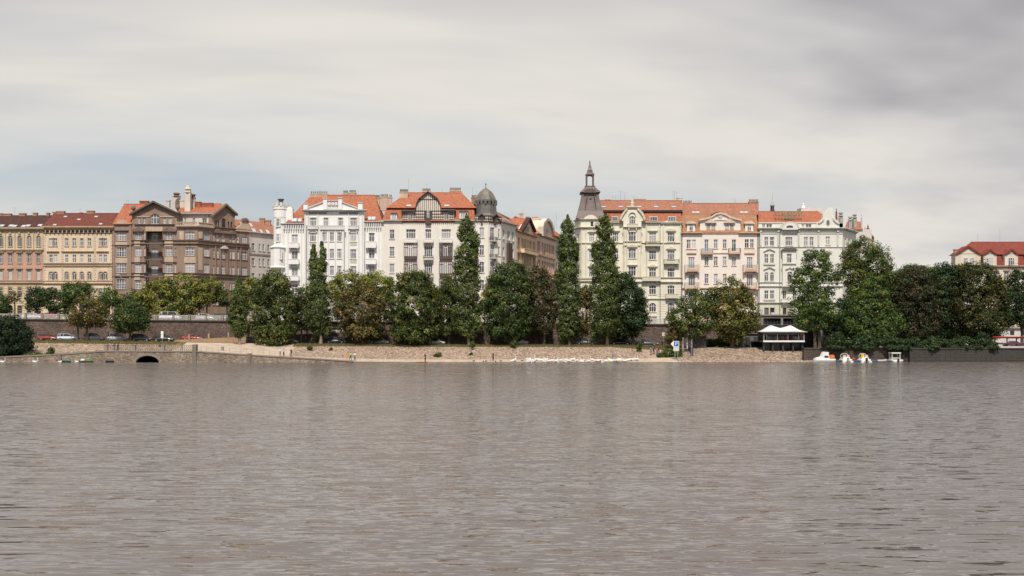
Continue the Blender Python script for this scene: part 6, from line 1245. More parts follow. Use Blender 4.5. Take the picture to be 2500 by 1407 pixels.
# dry grass along the verge
def grass(name, cnt, Y0, Y1, p0, p1, h0, h1, cols, label):
    V = []; Fc = []; tint = []
    for i in range(cnt):
        Y = random.uniform(Y0, Y1); x = X(random.uniform(p0, p1), 247); z = zg(x, Y); h_ = random.uniform(h0, h1); w_ = .05; dx_, dy_ = random.uniform(-.12, .12), random.uniform(-.1, .1); b0 = len(V)
        V += [(x-w_, Y, z-.03), (x+w_, Y, z-.03), (x+dx_, Y+dy_, z+h_)]; Fc.append((b0, b0+1, b0+2)); tint.append(sc(random.choice(cols), random.uniform(.7, 1.25)))
    o = mesh_obj(name, V, Fc, LEAF); set_tint(o, tint); return tag(o, label, 'grass', kind='stuff')
grass('verge_grass', 5000, 246.5, 250.2, -100, 430, .12, .38, [(0.13, 0.12, 0.04), (0.09, 0.10, 0.035), (0.2, 0.15, 0.07)], 'dry grass on the verge before the left cars')
grass('verge_grass', 11000, 246.5, 250.2, 715, 1680, .12, .38, [(0.13, 0.12, 0.04), (0.09, 0.10, 0.035), (0.2, 0.15, 0.07)], 'dry grass on the verge under the poplars')
print('LEAVES', NLEAF)

# ------------------------------------------------------------------ cars
def paint(name, col, rough=.22, metal=.0):
    if name in MATS: return MATS[name]
    m, nt, b = newmat(name); n = noise(nt, 3, 3)
    nt.links.new(mixc(nt, ramp(nt, n.outputs[0], [(.4, 0.), (.8, .25)]), col, (.2, .18, .16)), b.inputs['Base Color']); b.inputs['Roughness'].default_value = rough; b.inputs['Coat Weight'].default_value = .6; b.inputs['Coat Roughness'].default_value = .08; b.inputs['Metallic'].default_value = metal
    MATS[name] = m; return m
CARGLASS = plain('car_glass', (0.03, 0.033, 0.036), .05, .05); TYRE = plain('tyre_rubber', (0.02, 0.02, 0.02), .8, .1); RIM = plain('alloy_rim', (0.35, 0.35, 0.36), .35, .1, metal=.6); LAMPW = plain('headlamp_lens', (0.6, 0.6, 0.6), .1, .05); LAMPR = plain('tail_lamp_lens', (0.35, 0.02, 0.015), .15, .05); TRIMB = plain('black_trim', (0.025, 0.025, 0.026), .6)
def loft(m, secs):
    n = len(secs[0]); b0 = len(m.v); pts = [p for s_ in secs for p in s_]; fs = []
    for j in range(len(secs)-1): fs += [(j*n+i, j*n+(i+1) % n, (j+1)*n+(i+1) % n, (j+1)*n+i) for i in range(n)]
    fs += [tuple(range(n-1, -1, -1)), tuple((len(secs)-1)*n+i for i in range(n))]; return m.add(pts, fs)
def car_proto(kind, col):
    L, H, belt = {'hatch': (4.0, 1.48, .92), 'suv': (4.5, 1.68, 1.02), 'wagon': (4.6, 1.48, .93), 'sedan': (4.7, 1.45, .93), 'van': (5.0, 2.0, 1.15)}[kind]; hl_ = L/2
    rear = {'hatch': .16, 'suv': .14, 'wagon': .12, 'sedan': .9, 'van': .08}[kind]; hood = {'van': .55}.get(kind, 1.15)
    root = bpy.data.objects.new('parked_car', None); COL.objects.link(root); root.empty_display_size = .5
    def ring(x, w, zb, zt, s=.93): return [(x, -w*.96, zb), (x, -w, (zb+zt)*.5), (x, -w*s, zt), (x, w*s, zt), (x, w, (zb+zt)*.5), (x, w*.96, zb)]
    m = MB(); hz = belt-.08
    loft(m, [ring(-hl_, .72, .42, .7), ring(-hl_+.07, .8, .3, belt-.12 if kind != 'sedan' else belt-.06), ring(-hl_+.3, .87, .24, belt), ring(-.2, .88, .22, belt), ring(hl_-hood, .88, .22, belt-.01), ring(hl_-.45, .86, .24, hz-.14), ring(hl_-.08, .8, .3, hz-.24), ring(hl_, .7, .4, .6)])
    c0, c1, c2, c3 = -hl_+rear-.02, -hl_+rear+(.32 if kind != 'sedan' else .55), hl_-hood-.95 if kind != 'van' else hl_-1.2, hl_-hood+.05
    rf = .06
    m.add([(c1-.05, -.6, H-.01), (c2+.05, -.6, H-.01), (c2+.05, .6, H-.01), (c1-.05, .6, H-.01), (c1, -.56, H+rf*.6), (c2, -.56, H+rf*.6), (c2, .56, H+rf*.6), (c1, .56, H+rf*.6)], [(0, 1, 5, 4), (1, 2, 6, 5), (2, 3, 7, 6), (3, 0, 4, 7), (4, 5, 6, 7)])
    for s in (-1, 1):
        for (xa_, xb_) in ((c0, c1), (c3, c2)): m.tube((xa_, s*.8, belt-.02), (xb_, s*.6, H), .05, .045, 5)
        xm_ = (c1+c2)/2; m.tube((xm_, s*.81, belt-.02), (xm_, s*.615, H), .045, .04, 5)
        if kind in ('suv', 'wagon', 'van'): m.tube((c1+.35, s*.805, belt), (c1+.3, s*.61, H), .09, .07, 5)
    m.build('body', col, root, True)
    g = MB(); sec = lambda x0, x1: None
    g.add([(c0, -.79, belt-.01), (c3, -.79, belt-.01), (c3, .79, belt-.01), (c0, .79, belt-.01), (c1, -.6, H-.005), (c2, -.6, H-.005), (c2, .6, H-.005), (c1, .6, H-.005)], [(0, 1, 5, 4), (1, 2, 6, 5), (2, 3, 7, 6), (3, 0, 4, 7)]); g.build('glazing', CARGLASS, root)
    for x in (-hl_+.82, hl_-.86):
        for s in (-1, 1):
            w = MB(lambda a, b_, c: (x+a, s*.80+c*s, .325+b_)).lathe((0, 0, 0), [(.2, -.12), (.31, -.11), (.325, 0), (.31, .1), (.2, .11)], 14).build('wheel', TYRE, root)
            MB(lambda a, b_, c: (x+a, s*.80+c*s, .325+b_)).lathe((0, 0, 0), [(.21, .05), (.2, .12), (.06, .135)], 10).build('rim', RIM, w)
    for s in (-1, 1):
        MB().box(hl_-.3, hl_-.03, s*.7-.12, s*.7+.12, hz-.38, hz-.24).build('headlight', LAMPW, root); MB().box(-hl_-.005, -hl_+.12, s*.68-.1, s*.68+.1, belt-.32, belt-.1).build('tail_light', LAMPR, root)
        MB().box(c3-.35, c3-.15, s*.93-.07, s*.93+.07, belt, belt+.14).build('mirror', col, root)
    MB().box(hl_-.1, hl_+.02, -.66, .66, .3, .44).box(-hl_-.02, -hl_+.1, -.66, .66, .34, .48).build('bumper', TRIMB, root)
    return root
PROTO = {}
def car(label, px, Y, kind, cname, col, face=1, z=None, yaw=0, group='cars parked along the lane', metal=0.0):
    cm = paint(cname, col, .25, metal); key = (kind, cname)
    if key not in PROTO: o = car_proto(kind, cm); PROTO[key] = o
    else: o = copy_tree(PROTO[key])
    x = X(px, Y); o.location = (x, Y, (zg(x, Y) if z is None else z)+.01); o.rotation_euler = (0, 0, (0 if face > 0 else math.pi)+R(yaw)); return tag(o, label, 'car', group)
car('bright red hatchback at the left end of the parking lane', 117, 252.5, 'hatch', 'red_paint', (.25, .02, .018))
car('pale silver blue wagon right of the red hatchback', 167, 252.5, 'wagon', 'silver_blue_paint', (.55, .6, .68))
car('grey wagon behind the brownish tree trunks', 229, 252.5, 'suv', 'grey_paint', (.3, .3, .31))
car('light grey car left of the dark tree trunk', 287, 252.5, 'suv', 'light_grey_paint', (.46, .46, .46))
car('dark grey car under the dark round tree', 346, 252.5, 'suv', 'slate_paint', (.07, .08, .09))
car('black car beside the white plates signpost', 400, 252, 'suv', 'black_paint', (.02, .02, .022))
car('red car with pale windows behind the ramp fence', 471, 259.6, 'sedan', 'orange_red_paint', (.36, .045, .03), z=zr(X(471, 259.6)))
car('silver car hidden behind the big dark tree', 705, 252.5, 'hatch', 'silver_paint', (.5, .5, .5))
car('white hatchback up on the ramp behind the slim double poplar', 830, 259.8, 'hatch', 'white_paint_car', (.75, .75, .75), z=zr(X(830, 259.8)))
car('dark blue car under the autumn brown tree', 820, 253, 'wagon', 'navy_paint', (.03, .05, .09))
car('silver car between the brown tree and the round chestnut', 925, 253, 'sedan', 'silver_paint', (.5, .5, .5))
car('white rear of a car under the round chestnut', 1065, 253, 'hatch', 'white_paint_car', (.75, .75, .75))
car('silver sport utility car under the largest round tree', 1265, 253, 'suv', 'silver_paint', (.5, .5, .5))
car('dim grey car between the two tall poplars', 1430, 253, 'wagon', 'slate_grey_paint', (.16, .15, .15))
car('dark car in the shade right of the tallest poplar', 1515, 253, 'sedan', 'black_paint', (.02, .02, .022))
car('dark blue grey car at the right end of the lane by the rubble wall', 1580, 252, 'sedan', 'slate_paint', (.07, .08, .09))
gs = 'cars parked on the embankment street'
for lab, px, kd, cn, cl_ in (('red car behind the left balustrade', 128, 'hatch', 'red_paint', 0), ('white car behind the balustrade under the arcade', 80, 'sedan', 'white_paint_car', 0), ('white van behind the balustrade before the brown house', 416, 'van', 'white_paint_car', 0), ('silver car behind the balustrade before the brown corner', 503, 'suv', 'silver_paint', 0), ('dark car behind the balustrade left of the short poplar', 545, 'suv', 'slate_paint', 0)):
    car(lab, px, 266, kd, cn, (.5, .5, .5), z=ZS(X(px, 266)), group=gs)

# ------------------------------------------------------------------ people and birds
def skin_mesh(name, V, E, Rd, sub=1):
    me = bpy.data.meshes.new(name); me.from_pydata(V, E, []); o = bpy.data.objects.new(name, me); COL.objects.link(o)
    md = o.modifiers.new('s', 'SKIN'); md.use_smooth_shade = True; o.modifiers.new('u', 'SUBSURF').levels = sub
    for i, sv in enumerate(me.skin_vertices[0].data): sv.radius = (Rd[i], Rd[i]); sv.use_root = (i == 0)
    dg = bpy.context.evaluated_depsgraph_get(); out = bpy.data.meshes.new_from_object(o.evaluated_get(dg)); bpy.data.objects.remove(o); out.name = name; return out
def body_mesh(pose):
    # pelvis, waist, chest, neck, head, crown | arms | legs
    V = [(0,0,.95), (0,0,1.12), (0,0,1.38), (0,-.01,1.52), (0,-.02,1.62), (0,-.01,1.74)]; Rd = [.15, .135, .155, .06, .085, .08]; E = [(0,1),(1,2),(2,3),(3,4),(4,5)]; part = [2,1,1,0,0]
    arms = {'stand': [((.2,0,1.42),(.25,.02,1.13),(.24,-.06,.88)), ((-.2,0,1.42),(-.25,.02,1.13),(-.24,-.06,.88))],
            'walk': [((.2,0,1.42),(.25,.1,1.15),(.26,-.02,.92)), ((-.2,0,1.42),(-.25,-.12,1.15),(-.24,-.26,.95))],
            'photo': [((.2,0,1.42),(.3,-.18,1.3),(.1,-.36,1.52)), ((-.2,0,1.42),(-.3,-.18,1.3),(-.08,-.36,1.52))],
            'reach': [((.2,0,1.42),(.27,-.15,1.2),(.15,-.4,1.15)), ((-.2,0,1.42),(-.25,.02,1.13),(-.24,-.06,.88))]}[pose]
    legs = {'walk': [((.1,0,.9),(.11,-.16,.5),(.11,-.06,.09),(.11,-.2,.04)), ((-.1,0,.9),(-.1,.12,.5),(-.1,.34,.14),(-.1,.26,.04))]}.get(pose, [((.1,0,.9),(.12,-.02,.5),(.13,.02,.09),(.14,-.13,.04)), ((-.1,0,.9),(-.12,-.02,.5),(-.13,.02,.09),(-.14,-.13,.04))])
    for a in arms:
        p = 2
        for i, (q_, r_) in enumerate(zip(a, (.075, .05, .038))): V.append(q_); Rd.append(r_); E.append((p, len(V)-1)); p = len(V)-1; part.append((1, 1, 0)[i])
        e_ = Vector(a[2])+(Vector(a[2])-Vector(a[1])).normalized()*.1; V.append(tuple(e_)); Rd.append(.03); E.append((p, len(V)-1)); part.append(0)
    for a in legs:
        p = 0
        for i, (q_, r_) in enumerate(zip(a, (.1, .07, .05, .045))): V.append(q_); Rd.append(r_); E.append((p, len(V)-1)); p = len(V)-1; part.append((2, 2, 2, 3)[i])
    me = skin_mesh('person', V, E, Rd); segs = [(Vector(V[a]), Vector(V[b_])) for a, b_ in E]
    idx = []
    for p_ in me.polygons:
        c = Vector(p_.center); best = min(range(len(segs)), key=lambda k: (lambda a, b_: (c-(a+(b_-a)*max(0, min(1, (c-a).dot(b_-a)/max(1e-6, (b_-a).length_squared))))).length)(*segs[k])); idx.append(part[best])
    for _ in range(4): me.materials.append(WHITE)
    me.polygons.foreach_set('material_index', idx); return me
BODY = {p: body_mesh(p) for p in ('stand', 'walk', 'photo', 'reach')}
SKIN = plain('skin', (.45, .27, .19), .6, .06); SHOE = plain('shoe_leather', (.05, .045, .04), .6)
def cloth(nm, c): return plain('cloth_'+nm, c, .9, .12, 6)
hm = MB().lathe((0, .0, 1.63), [(.095, -.04), (.11, .03), (.1, .1), (.06, .145), (.01, .155)], 10); HAIRV = hm
def person(label, px, Y, pose, top, trous, hair='dark', turn=0, z=None, h=1.75, bare=False):
    x = X(px, Y); z = zg(x, Y) if z is None else z; me = BODY[pose].copy(); mats = [SKIN, SKIN if bare else cloth(top[0], top[1]), cloth(trous[0], trous[1]), SHOE]
    for i, mt in enumerate(mats): me.materials[i] = mt
    o = bpy.data.objects.new('person', me); COL.objects.link(o); o.location = (x, Y, z); o.rotation_euler = (0, 0, R(turn)); k = h/1.82; o.scale = (k, k, k); tag(o, label, 'person', 'people on the river bank')
    hc = {'dark': (.03, .022, .018), 'fair': (.3, .2, .1), 'grey': (.3, .29, .28)}[hair]
    ha = MB(); ha.v, ha.f, ha.m = list(HAIRV.v), list(HAIRV.f), list(HAIRV.m); hh = ha.build('hair', plain('hair_'+hair, hc, .7, .2)); hh.parent = o; return o
NAV, BLK, WHT_, GRYC = ('navy', (.03, .035, .06)), ('black', (.02, .02, .022)), ('white', (.7, .69, .67)), ('grey', (.2, .2, .21))
person('pale figure in light clothes walking on the left quay path', 36, 234.5, 'walk', WHT_, ('sand', (.4, .33, .25)), 'fair', 80)
person('person in dark jacket standing left of the pair behind the lattice railing', 279, 234.0, 'stand', BLK, GRYC, 'dark', 10); person('person in dark maroon top standing right of the pair behind the lattice railing', 288, 234.0, 'stand', ('maroon', (.1, .03, .03)), BLK, 'dark', -15)
person('person in reddish top walking above the quay pier', 444, 236, 'walk', ('brick', (.25, .08, .06)), ('tan', (.3, .22, .15)), 'dark', 90)
person('person in a white shirt beside the big dark tree', 684, 235.5, 'reach', WHT_, ('jeans', (.1, .13, .2)), 'grey', 60); person('person in white top and dark trousers right of the white shirt', 693, 234.6, 'stand', ('pale_check', (.45, .44, .45)), BLK, 'dark', -40); person('person in dark dress with raised arms by the big dark tree', 711, 236, 'photo', BLK, BLK, 'dark', 0, h=1.68)
person('walker in yellow green top beside the orange post', 856, 234.6, 'walk', ('lime', (.45, .5, .08)), BLK, 'dark', 40); person('walker in white shirt and dark trousers by the orange post', 866, 234.4, 'stand', WHT_, NAV, 'dark', -20)
person('man in black standing at the water edge by the orange board', 1038, 233.2, 'reach', BLK, BLK, 'dark', 60, h=1.8)
person('person in cream clothes standing left of the pair by the swans', 1197, 234.4, 'stand', ('cream', (.5, .42, .32)), ('cream_b', (.45, .38, .3)), 'fair', 30); person('person in black top standing right of the pair by the swans', 1204, 234.6, 'reach', BLK, BLK, 'dark', -40)
person('person in grey with raised arms, leftmost of the group near the sign', 1589, 240.5, 'photo', GRYC, ('jeans', (.1, .13, .2)), 'dark', 10, h=1.85); person('person in dark blue, middle of the group near the sign', 1596, 241.5, 'stand', NAV, BLK, 'dark', -10); person('person in orange red top in the group near the sign', 1604, 240.5, 'stand', ('vermilion', (.5, .1, .04)), ('jeans', (.1, .13, .2)), 'dark', 20); person('person in black behind the red top in the group near the sign', 1608, 241.8, 'stand', BLK, NAV, 'dark', 0)

SWANW, SWANB = plain('swan_feathers', (.64, .62, .58), .8, .08), plain('swan_bill', (.45, .16, .04), .5)
def swan_mesh(kind):
    neck = {'up': [(.34,0,.3), (.44,0,.42), (.42,0,.58), (.38,0,.72), (.42,0,.84), (.5,0,.85), (.6,0,.80)], 'rest': [(.32,0,.3), (.38,0,.4), (.3,0,.5), (.2,0,.5), (.1,0,.45), (.03,0,.42), (-.06,0,.4)], 'down': [(.36,0,.28), (.5,0,.34), (.62,0,.3), (.7,0,.2), (.76,0,.1), (.8,0,.06), (.87,0,.03)]}[kind]
    V = [(0,0,.2), (-.22,0,.22), (-.42,0,.3), (-.55,0,.36), (.2,0,.2)] + neck; Rd = [.21, .19, .11, .03, .19, .1, .06, .05, .05, .05, .055, .02]; E = [(0,1),(1,2),(2,3),(0,4)] + [(4+i, 5+i) for i in range(7)]
    me = skin_mesh('swan', V, E, Rd); me.materials.append(SWANW); me.materials.append(SWANB); tip = (Vector(neck[-1])+Vector(neck[-2]))/2
    me.polygons.foreach_set('material_index', [1 if (Vector(p.center)-Vector(neck[-1])).length < .06 else 0 for p in me.polygons]); return me
SW = {k: swan_mesh(k) for k in ('up', 'rest', 'down')}
def swan(label, px, Y, kind, turn, z, group, s=1.15, tilt=0):
    o = bpy.data.objects.new('swan', SW[kind]); COL.objects.link(o); o.location = (X(px, Y), Y, z); o.rotation_euler = (0, R(tilt), R(turn)); o.scale = (s, s, s); return tag(o, label, 'swan', group)
gw = 'swans on the water at left'
swan('white swan swimming at the left picture edge', 6, 228, 'up', 10, -.06, gw); swan('white swan swimming right of the willow', 86, 229, 'up', 0, -.06, gw)
swan('leftmost white swan among the small boats by the quay', 147, 230.5, 'rest', 20, -.06, gw, .9); swan('swan between the green skiff and the covered boat', 187, 230.3, 'up', 160, -.06, gw, .95)
gb = 'swans crowded on the beach'
swan('large upright swan standing at the left end of the flock', 1256, 233.4, 'up', 10, .12, gb, 1.5, -25)
pxs = [1285+i*6.5+random.uniform(-2.2, 2.2) for i in range(43)]
for i, px in enumerate(pxs):
    Y = 233.15+random.choice((0, .35, .8, 1.3, 2.0))+random.uniform(-.1, .1); x = X(px, Y)
    swan('white swan in the crowded flock along the beach', px, Y, random.choice(('up', 'rest', 'rest', 'down')), random.uniform(0, 360), zg(x, Y)-.06+random.uniform(0, .12), gb, random.uniform(1.0, 1.3))
for px in (1290, 1300, 1330, 1362, 1380, 1420, 1470): swan('white swan in the crowded flock along the beach', px, 232.4, 'rest', random.uniform(0, 360), -.05, gb, 1.1)
DUCKB = plain('duck_feathers', (.07, .055, .045), .8, .3)
for i, (px, Y) in enumerate(((1157, 234), (1180, 233.6), (1187, 233.7), (1223, 233.8), (1210, 233.4), (1275, 234.4))):
    o = bpy.data.objects.new('duck', SW['down' if i % 2 else 'rest'].copy()); o.data.materials[0] = DUCKB; COL.objects.link(o); x = X(px, Y); o.location = (x, Y, zg(x, Y)-.02); o.scale = (.6, .6, .6); o.rotation_euler = (0, 0, R(70*i)); tag(o, 'small dark duck on the sand near the couple by the swans', 'duck', 'ducks on the sand')

# ------------------------------------------------------------------ boats
GEL = plain('white_gelcoat', (.66, .64, .61), .3, .06); TARP = plain('orange_tarpaulin', (.6, .17, .03), .7, .15); CANV = plain('white_canvas', (.68, .67, .65), .8, .06); BLUEP = plain('blue_pontoon_plastic', (.03, .10, .22), .5, .15); YELT = plain('yellow_tarpaulin', (.6, .36, .04), .7); SEAT = plain('boat_seat', (.5, .4, .34), .7)
def hull(m, T, L, Wd, H, bow=1.0, draft=.25):
    """boat hull along its own x axis, bow at +x"""
    st_ = [(0, .86, 0), (.15, .95, 0), (.45, 1.0, 0), (.7, .86, .1), (.88, .5, .25), (1.0, .04, .4)]; secs = []
    for t_, w_, up in st_:
        x = -L/2+L*t_; w2 = Wd/2*w_; zt = H*(1+.35*up*bow); zb = -draft*(1-up*1.6)
        secs.append([T(x, -w2*.15, zb), T(x, -w2*.8, zb+.12), T(x, -w2, zt*.6), T(x, -w2*1.02, zt), T(x, -w2*.9, zt+.02), T(x, w2*.9, zt+.02), T(x, w2*1.02, zt), T(x, w2, zt*.6), T(x, w2*.8, zb+.12), T(x, w2*.15, zb)])
    return loft(m, secs)
def frame(px, Y, turn, z=0.0):
    x0 = X(px, Y); c, s = math.cos(R(turn)), math.sin(R(turn)); return (lambda x, y, z_: (x0+x*c-y*s, Y+x*s+y*c, z+z_)), (x0, Y, z)
T, loc = frame(2012, 232.6, 178); bo = empty('cabin_cruiser', loc, 'white cabin cruiser with canvas top and orange tarpaulin', 'boat', 'boats moored at right')
hull(MB(), T, 4.3, 1.9, .72).build('hull', GEL, bo); m_ = MB()
m_ = hull(MB(), T, 4.3, 1.9, .72); bpy.data.objects.remove(bo.children[0]); m_.build('hull', GEL, bo, True)
MB(T).prism([(-.9, .72), (.95, .74), (.35, 2.05), (.1, 2.15), (-.75, 2.1)], -.75, .75).build('canopy', CANV, bo); MB(T).add([(.75, -.78, .75), (2.0, -.3, .85), (2.0, .3, .85), (.75, .78, .75), (.5, -.6, 1.25), (.5, .6, 1.25)], [(0, 1, 4), (1, 2, 5, 4), (2, 3, 5), (0, 4, 5, 3)]).build('foredeck_cover', CANV, bo)
MB(T).box(-.7, .1, .752, .78, .95, 1.35).build('side_window', CARGLASS, bo); MB(T).prism([(-1.9, .85), (-.75, .8), (-.7, 1.5), (-1.2, 1.35), (-1.6, 1.55), (-1.95, 1.4)], -.72, .72).build('tarpaulin', TARP, bo); MB(T).box(-2.45, -2.1, -.2, .2, -.1, .75).build('outboard_motor', TRIMB, bo)
for px, lab, yel in ((2062, 'white motorboat with arched windscreen, left of the pair beside the red buoy', False), (2107, 'white motorboat with yellow cover and dark outboard', True)):
    T, loc = frame(px, 234.2, 90); bo = empty('motorboat', loc, lab, 'boat', 'boats moored at right'); hull(MB(), T, 4.4, 2.1, .62).build('hull', GEL, bo, True)
    MB(T).add([(-1.6, -.75, .63), (.9, -.75, .66), (.9, .75, .66), (-1.6, .75, .63), (-1.5, -.62, 1.05), (.7, -.6, 1.1), (.7, .6, 1.1), (-1.5, .62, 1.05)], [(0, 1, 5, 4), (1, 2, 6, 5), (2, 3, 7, 6), (3, 0, 4, 7), (4, 5, 6, 7)]).build('deck', GEL, bo)
    m = MB(T); a = [(.2, .78*math.cos(math.pi*i/10), 1.05+.75*math.sin(math.pi*i/10)**.7) for i in range(11)]
    for p, q_ in zip(a, a[1:]): m.tube(p, q_, .05, n=5)
    m.build('windscreen_frame', GEL, bo); MB(T).poly([(.25, y*.95, z_-.03) for _, y, z_ in a]).build('windscreen', CARGLASS, bo)
    for s in (-.36, .36): MB(T).box(-1.2, -.6, s-.27, s+.27, 1.05, 1.5).build('seat', SEAT if not (yel and s > 0) else YELT, bo)
    if yel: MB(T).prism([(-1.25, 1.02), (-.55, 1.02), (-.6, 1.6), (-1.0, 1.68)], .08, .68).build('cover', YELT, bo)
    k = MB(T).box(-2.65, -2.3, -.2, .2, .25, .95).box(-2.55, -2.4, -.08, .08, -.3, .25).box(-2.75, -2.2, -.12, .12, -.32, -.24).build('outboard_motor', TRIMB if yel else GREYM, bo)
    for s in (-1, 1): MB(T).box(-2.4, -1.7, s*.8-.28, s*.8+.28, -.05, .3).build('swim_platform', GEL, bo)
T, loc = frame(2152, 234, 12); bo = empty('dinghy', loc, 'small whitish inflatable dinghy right of the yellow covered motorboat', 'boat', 'boats moored at right'); m = MB(T)
for s in (-1, 1): m.tube((-1.1, s*.5, .3), (.6, s*.5, .32), .2, .22, 8).tube((.6, s*.5, .32), (1.15, 0, .45), .22, .2, 8)
m.build('tube', plain('grey_rubber', (.42, .38, .37), .6, .15), bo); MB(T).box(-1.0, .7, -.45, .45, .12, .2).build('floor', GREYM, bo); MB(T).box(-1.3, -1.05, -.12, .12, -.1, .55).build('outboard_motor', TRIMB, bo)
T, loc = frame(2184, 234.2, 90); bo = empty('cabin_boat', loc, 'small boxy white boat with flat roof at the right end of the moorings', 'boat', 'boats moored at right'); hull(MB(), T, 4.2, 2.4, .55).build('hull', GEL, bo, True)
m = MB(T)
for sx in (-.9, .8):
    for s in (-1, 1): m.box(sx-.06, sx+.06, s*.8-.06, s*.8+.06, .5, 1.78)
m.build('roof_post', GEL, bo); MB(T).box(-1.1, 1.0, -.95, .95, 1.78, 2.02).build('roof', GEL, bo); MB(T).box(.7, .74, -.75, .75, 1.0, 1.75).build('windscreen', CARGLASS, bo); MB(T).box(-1.0, -.85, -.85, .85, .82, .95).box(.7, .8, -.8, .8, .5, 1.0).build('bulkhead', GEL, bo); MB(T).box(-1.9, -.95, -.7, .7, .56, .6).build('well', TRIMB, bo); MB(T).box(-2.35, -2.12, -.2, .2, .1, .6).build('outboard_motor', TRIMB, bo)
for i, (px, lab) in enumerate(((2042, 'blue pontoon float beside the cabin cruiser'), (2085, 'blue pontoon float between the two motorboats'), (2131, 'blue pontoon float right of the yellow covered motorboat'), (2168, 'blue pontoon float left of the boxy white boat'))):
    x = X(px, 234.6); t = empty('pontoon', (x, 234.6, 0), lab, 'pontoon', 'blue pontoons'); MB().box(x-.75, x+.75, 233.6, 235.6, -.2, .36).build('float', BLUEP, t); MB().box(x-.8, x+.8, 233.5, 235.7, .363, .42).build('deck', ASHL, t)
x = X(2083, 235.4); tag(MB().lathe((x, 235.2, .42), [(.1, 0), (.32, .12), (.36, .3), (.25, .48), (.06, .55)], 10).build('buoy', plain('red_buoy', (.5, .04, .03), .4)), 'small red buoy on the pontoon between the motorboats', 'buoy')
# small craft by the left quay
for px, lab, L_, cl_, top_, tc in ((163, 'small dark green skiff by the left quay', 1.7, (.02, .06, .05), None, None), (202, 'small boat with pale rounded cover by the left quay', 1.3, (.08, .07, .06), 'dome', (.5, .55, .6)), (218, 'small boat with bright green net by the left quay', 1.5, (.1, .05, .03), 'net', (.06, .3, .12)), (267, 'small black skiff left of the arch', 1.7, (.02, .02, .025), None, None)):
    T, loc = frame(px, 230.7, 0 if px != 267 else 175); bo = empty('skiff', loc, lab, 'boat', 'small craft by the left quay'); hull(MB(), T, L_, .8, .38, draft=.12).build('hull', plain('skiff_paint_%d' % px, cl_, .5), bo); MB(T).box(-L_*.2, L_*.1, -.3, .3, .4, .44).build('thwart', ASHL, bo)
    if top_ == 'dome': MB(T).lathe((0, 0, .4), [(.48, 0), (.45, .15), (.3, .32), (.05, .38)], 9).build('cover', plain('pale_cover', tc, .6), bo)
    if top_ == 'net': MB(T).lathe((0, 0, .4), [(.5, 0), (.35, .14), (.4, .25), (.12, .42)], 7).build('net', plain('green_net', tc, .8), bo)
T, loc = frame(1030, 232.8, 3); tag(hull(MB(), T, 2.3, .65, .12, draft=.06).build('paddle_board', TARP), 'orange board lying in the water by the man in black', 'board')

# ------------------------------------------------------------------ terrace restaurant, stairs, signs
CONC = plaster('grey_concrete', (.27, .24, .22), .5); DKG = plain('smoked_glass_and_shade', (.018, .022, .026), .12, .1); YT = 258.0
t = empty('terrace_building', (X(1900, YT), YT, 2.9), 'grey concrete framed restaurant storey below the celadon hotel', 'building')
z1, z0 = Zp(768, YT), 2.85; MB().box(X(1864, YT), X(2072, YT), YT+.6, 289, z0, z1-.3).build('wall', DKG, t); MB().box(X(1856, YT), X(2074, YT), YT-.3, 289.4, z1-.3, z1).box(X(1858, YT), X(2072, YT), YT, YT+.58, Zp(777, YT), z1-.302).build('roof_slab', CONC, t)
for px in (1861, 1909, 1957, 2005, 2053): MB().box(X(px-2.6, YT), X(px+2.6, YT), YT-.05, YT+.59, z0, Zp(777, YT)-.003).build('column', CONC, t)
for px in range(1867, 2050, 8):
    if all(abs(px-c_) > 4 for c_ in (1909, 1957, 2005)): MB().box(X(px-.5, YT), X(px+.5, YT), YT+.45, YT+.6, z0, Zp(778, YT)).build('mullion', DARKW, t)
m = MB()
for y in (793, 797, 800): m.tube((X(1856, YT), YT-.15, Zp(y, YT)), (X(2072, YT), YT-.15, Zp(y, YT)), .03, n=4)
m.build('railing', GREYM, t); MB().box(X(1884, YT), X(1894, YT), YT+.2, YT+1.0, z1, z1+.45).build('air_unit', OFFW, t)
MB().box(X(1790, 256), X(1862, 256), 256, 266, z0, Zp(815, 256)).build('low_wing', plaster('dim_grey_render', (.16, .145, .14), .5), t); MB().box(X(1786, 256), X(1863, 256), 255.6, 266.4, Zp(815, 256), Zp(811.5, 256)).build('low_roof', CONC, t)
for px in (1802, 1826, 1846): MB().box(X(px-6, 255.9), X(px+6, 255.9), 255.93, 256.02, z0, Zp(823, 256)).build('door', IRON, t)
YD = 243.0; x0, x1 = X(1864, YD), X(1964, YD); zd = Zp(832, YD)
t = empty('dining_terrace', ((x0+x1)/2, YD, 2), 'dark roofed dining terrace with white peaked canopy over the bank', 'terrace')
MB().box(x0, x1, YD, 256.0, zd-.25, zd-.02).build('deck', CONC, t); MB().box(x0-.05, x1+.05, YD-.06, YD-.003, zd-.3, zd+.04).build('deck_edge', WHITE, t)
for i, px in enumerate((1866, 1888, 1913, 1938, 1961)): x = X(px, YD); MB().box(x-.14, x+.14, YD+.5, YD+.8, zg(x, YD+.6)-.5, zd-.26).build('pile', ASHD, t)
MB().box(x0+.1, x1-.1, YD+1.6, YD+1.9, .2, zd-.252).build('undercroft_shade', DKG, t); MB().box(x0+.2, x1-.2, YD+6.2, YD+6.4, zd-.02, zd+3.4).build('glass_wall', DKG, t); zr_ = Zp(812, YD)  # dark undercroft sheet stands in for the shade beneath the deck
for x in (x0+.12, x1-.12):
    for yy in (YD+.15, YD+5.8): MB().box(x-.1, x+.1, yy-.1, yy+.1, zd-.02, zr_).build('post', PIERM, t)
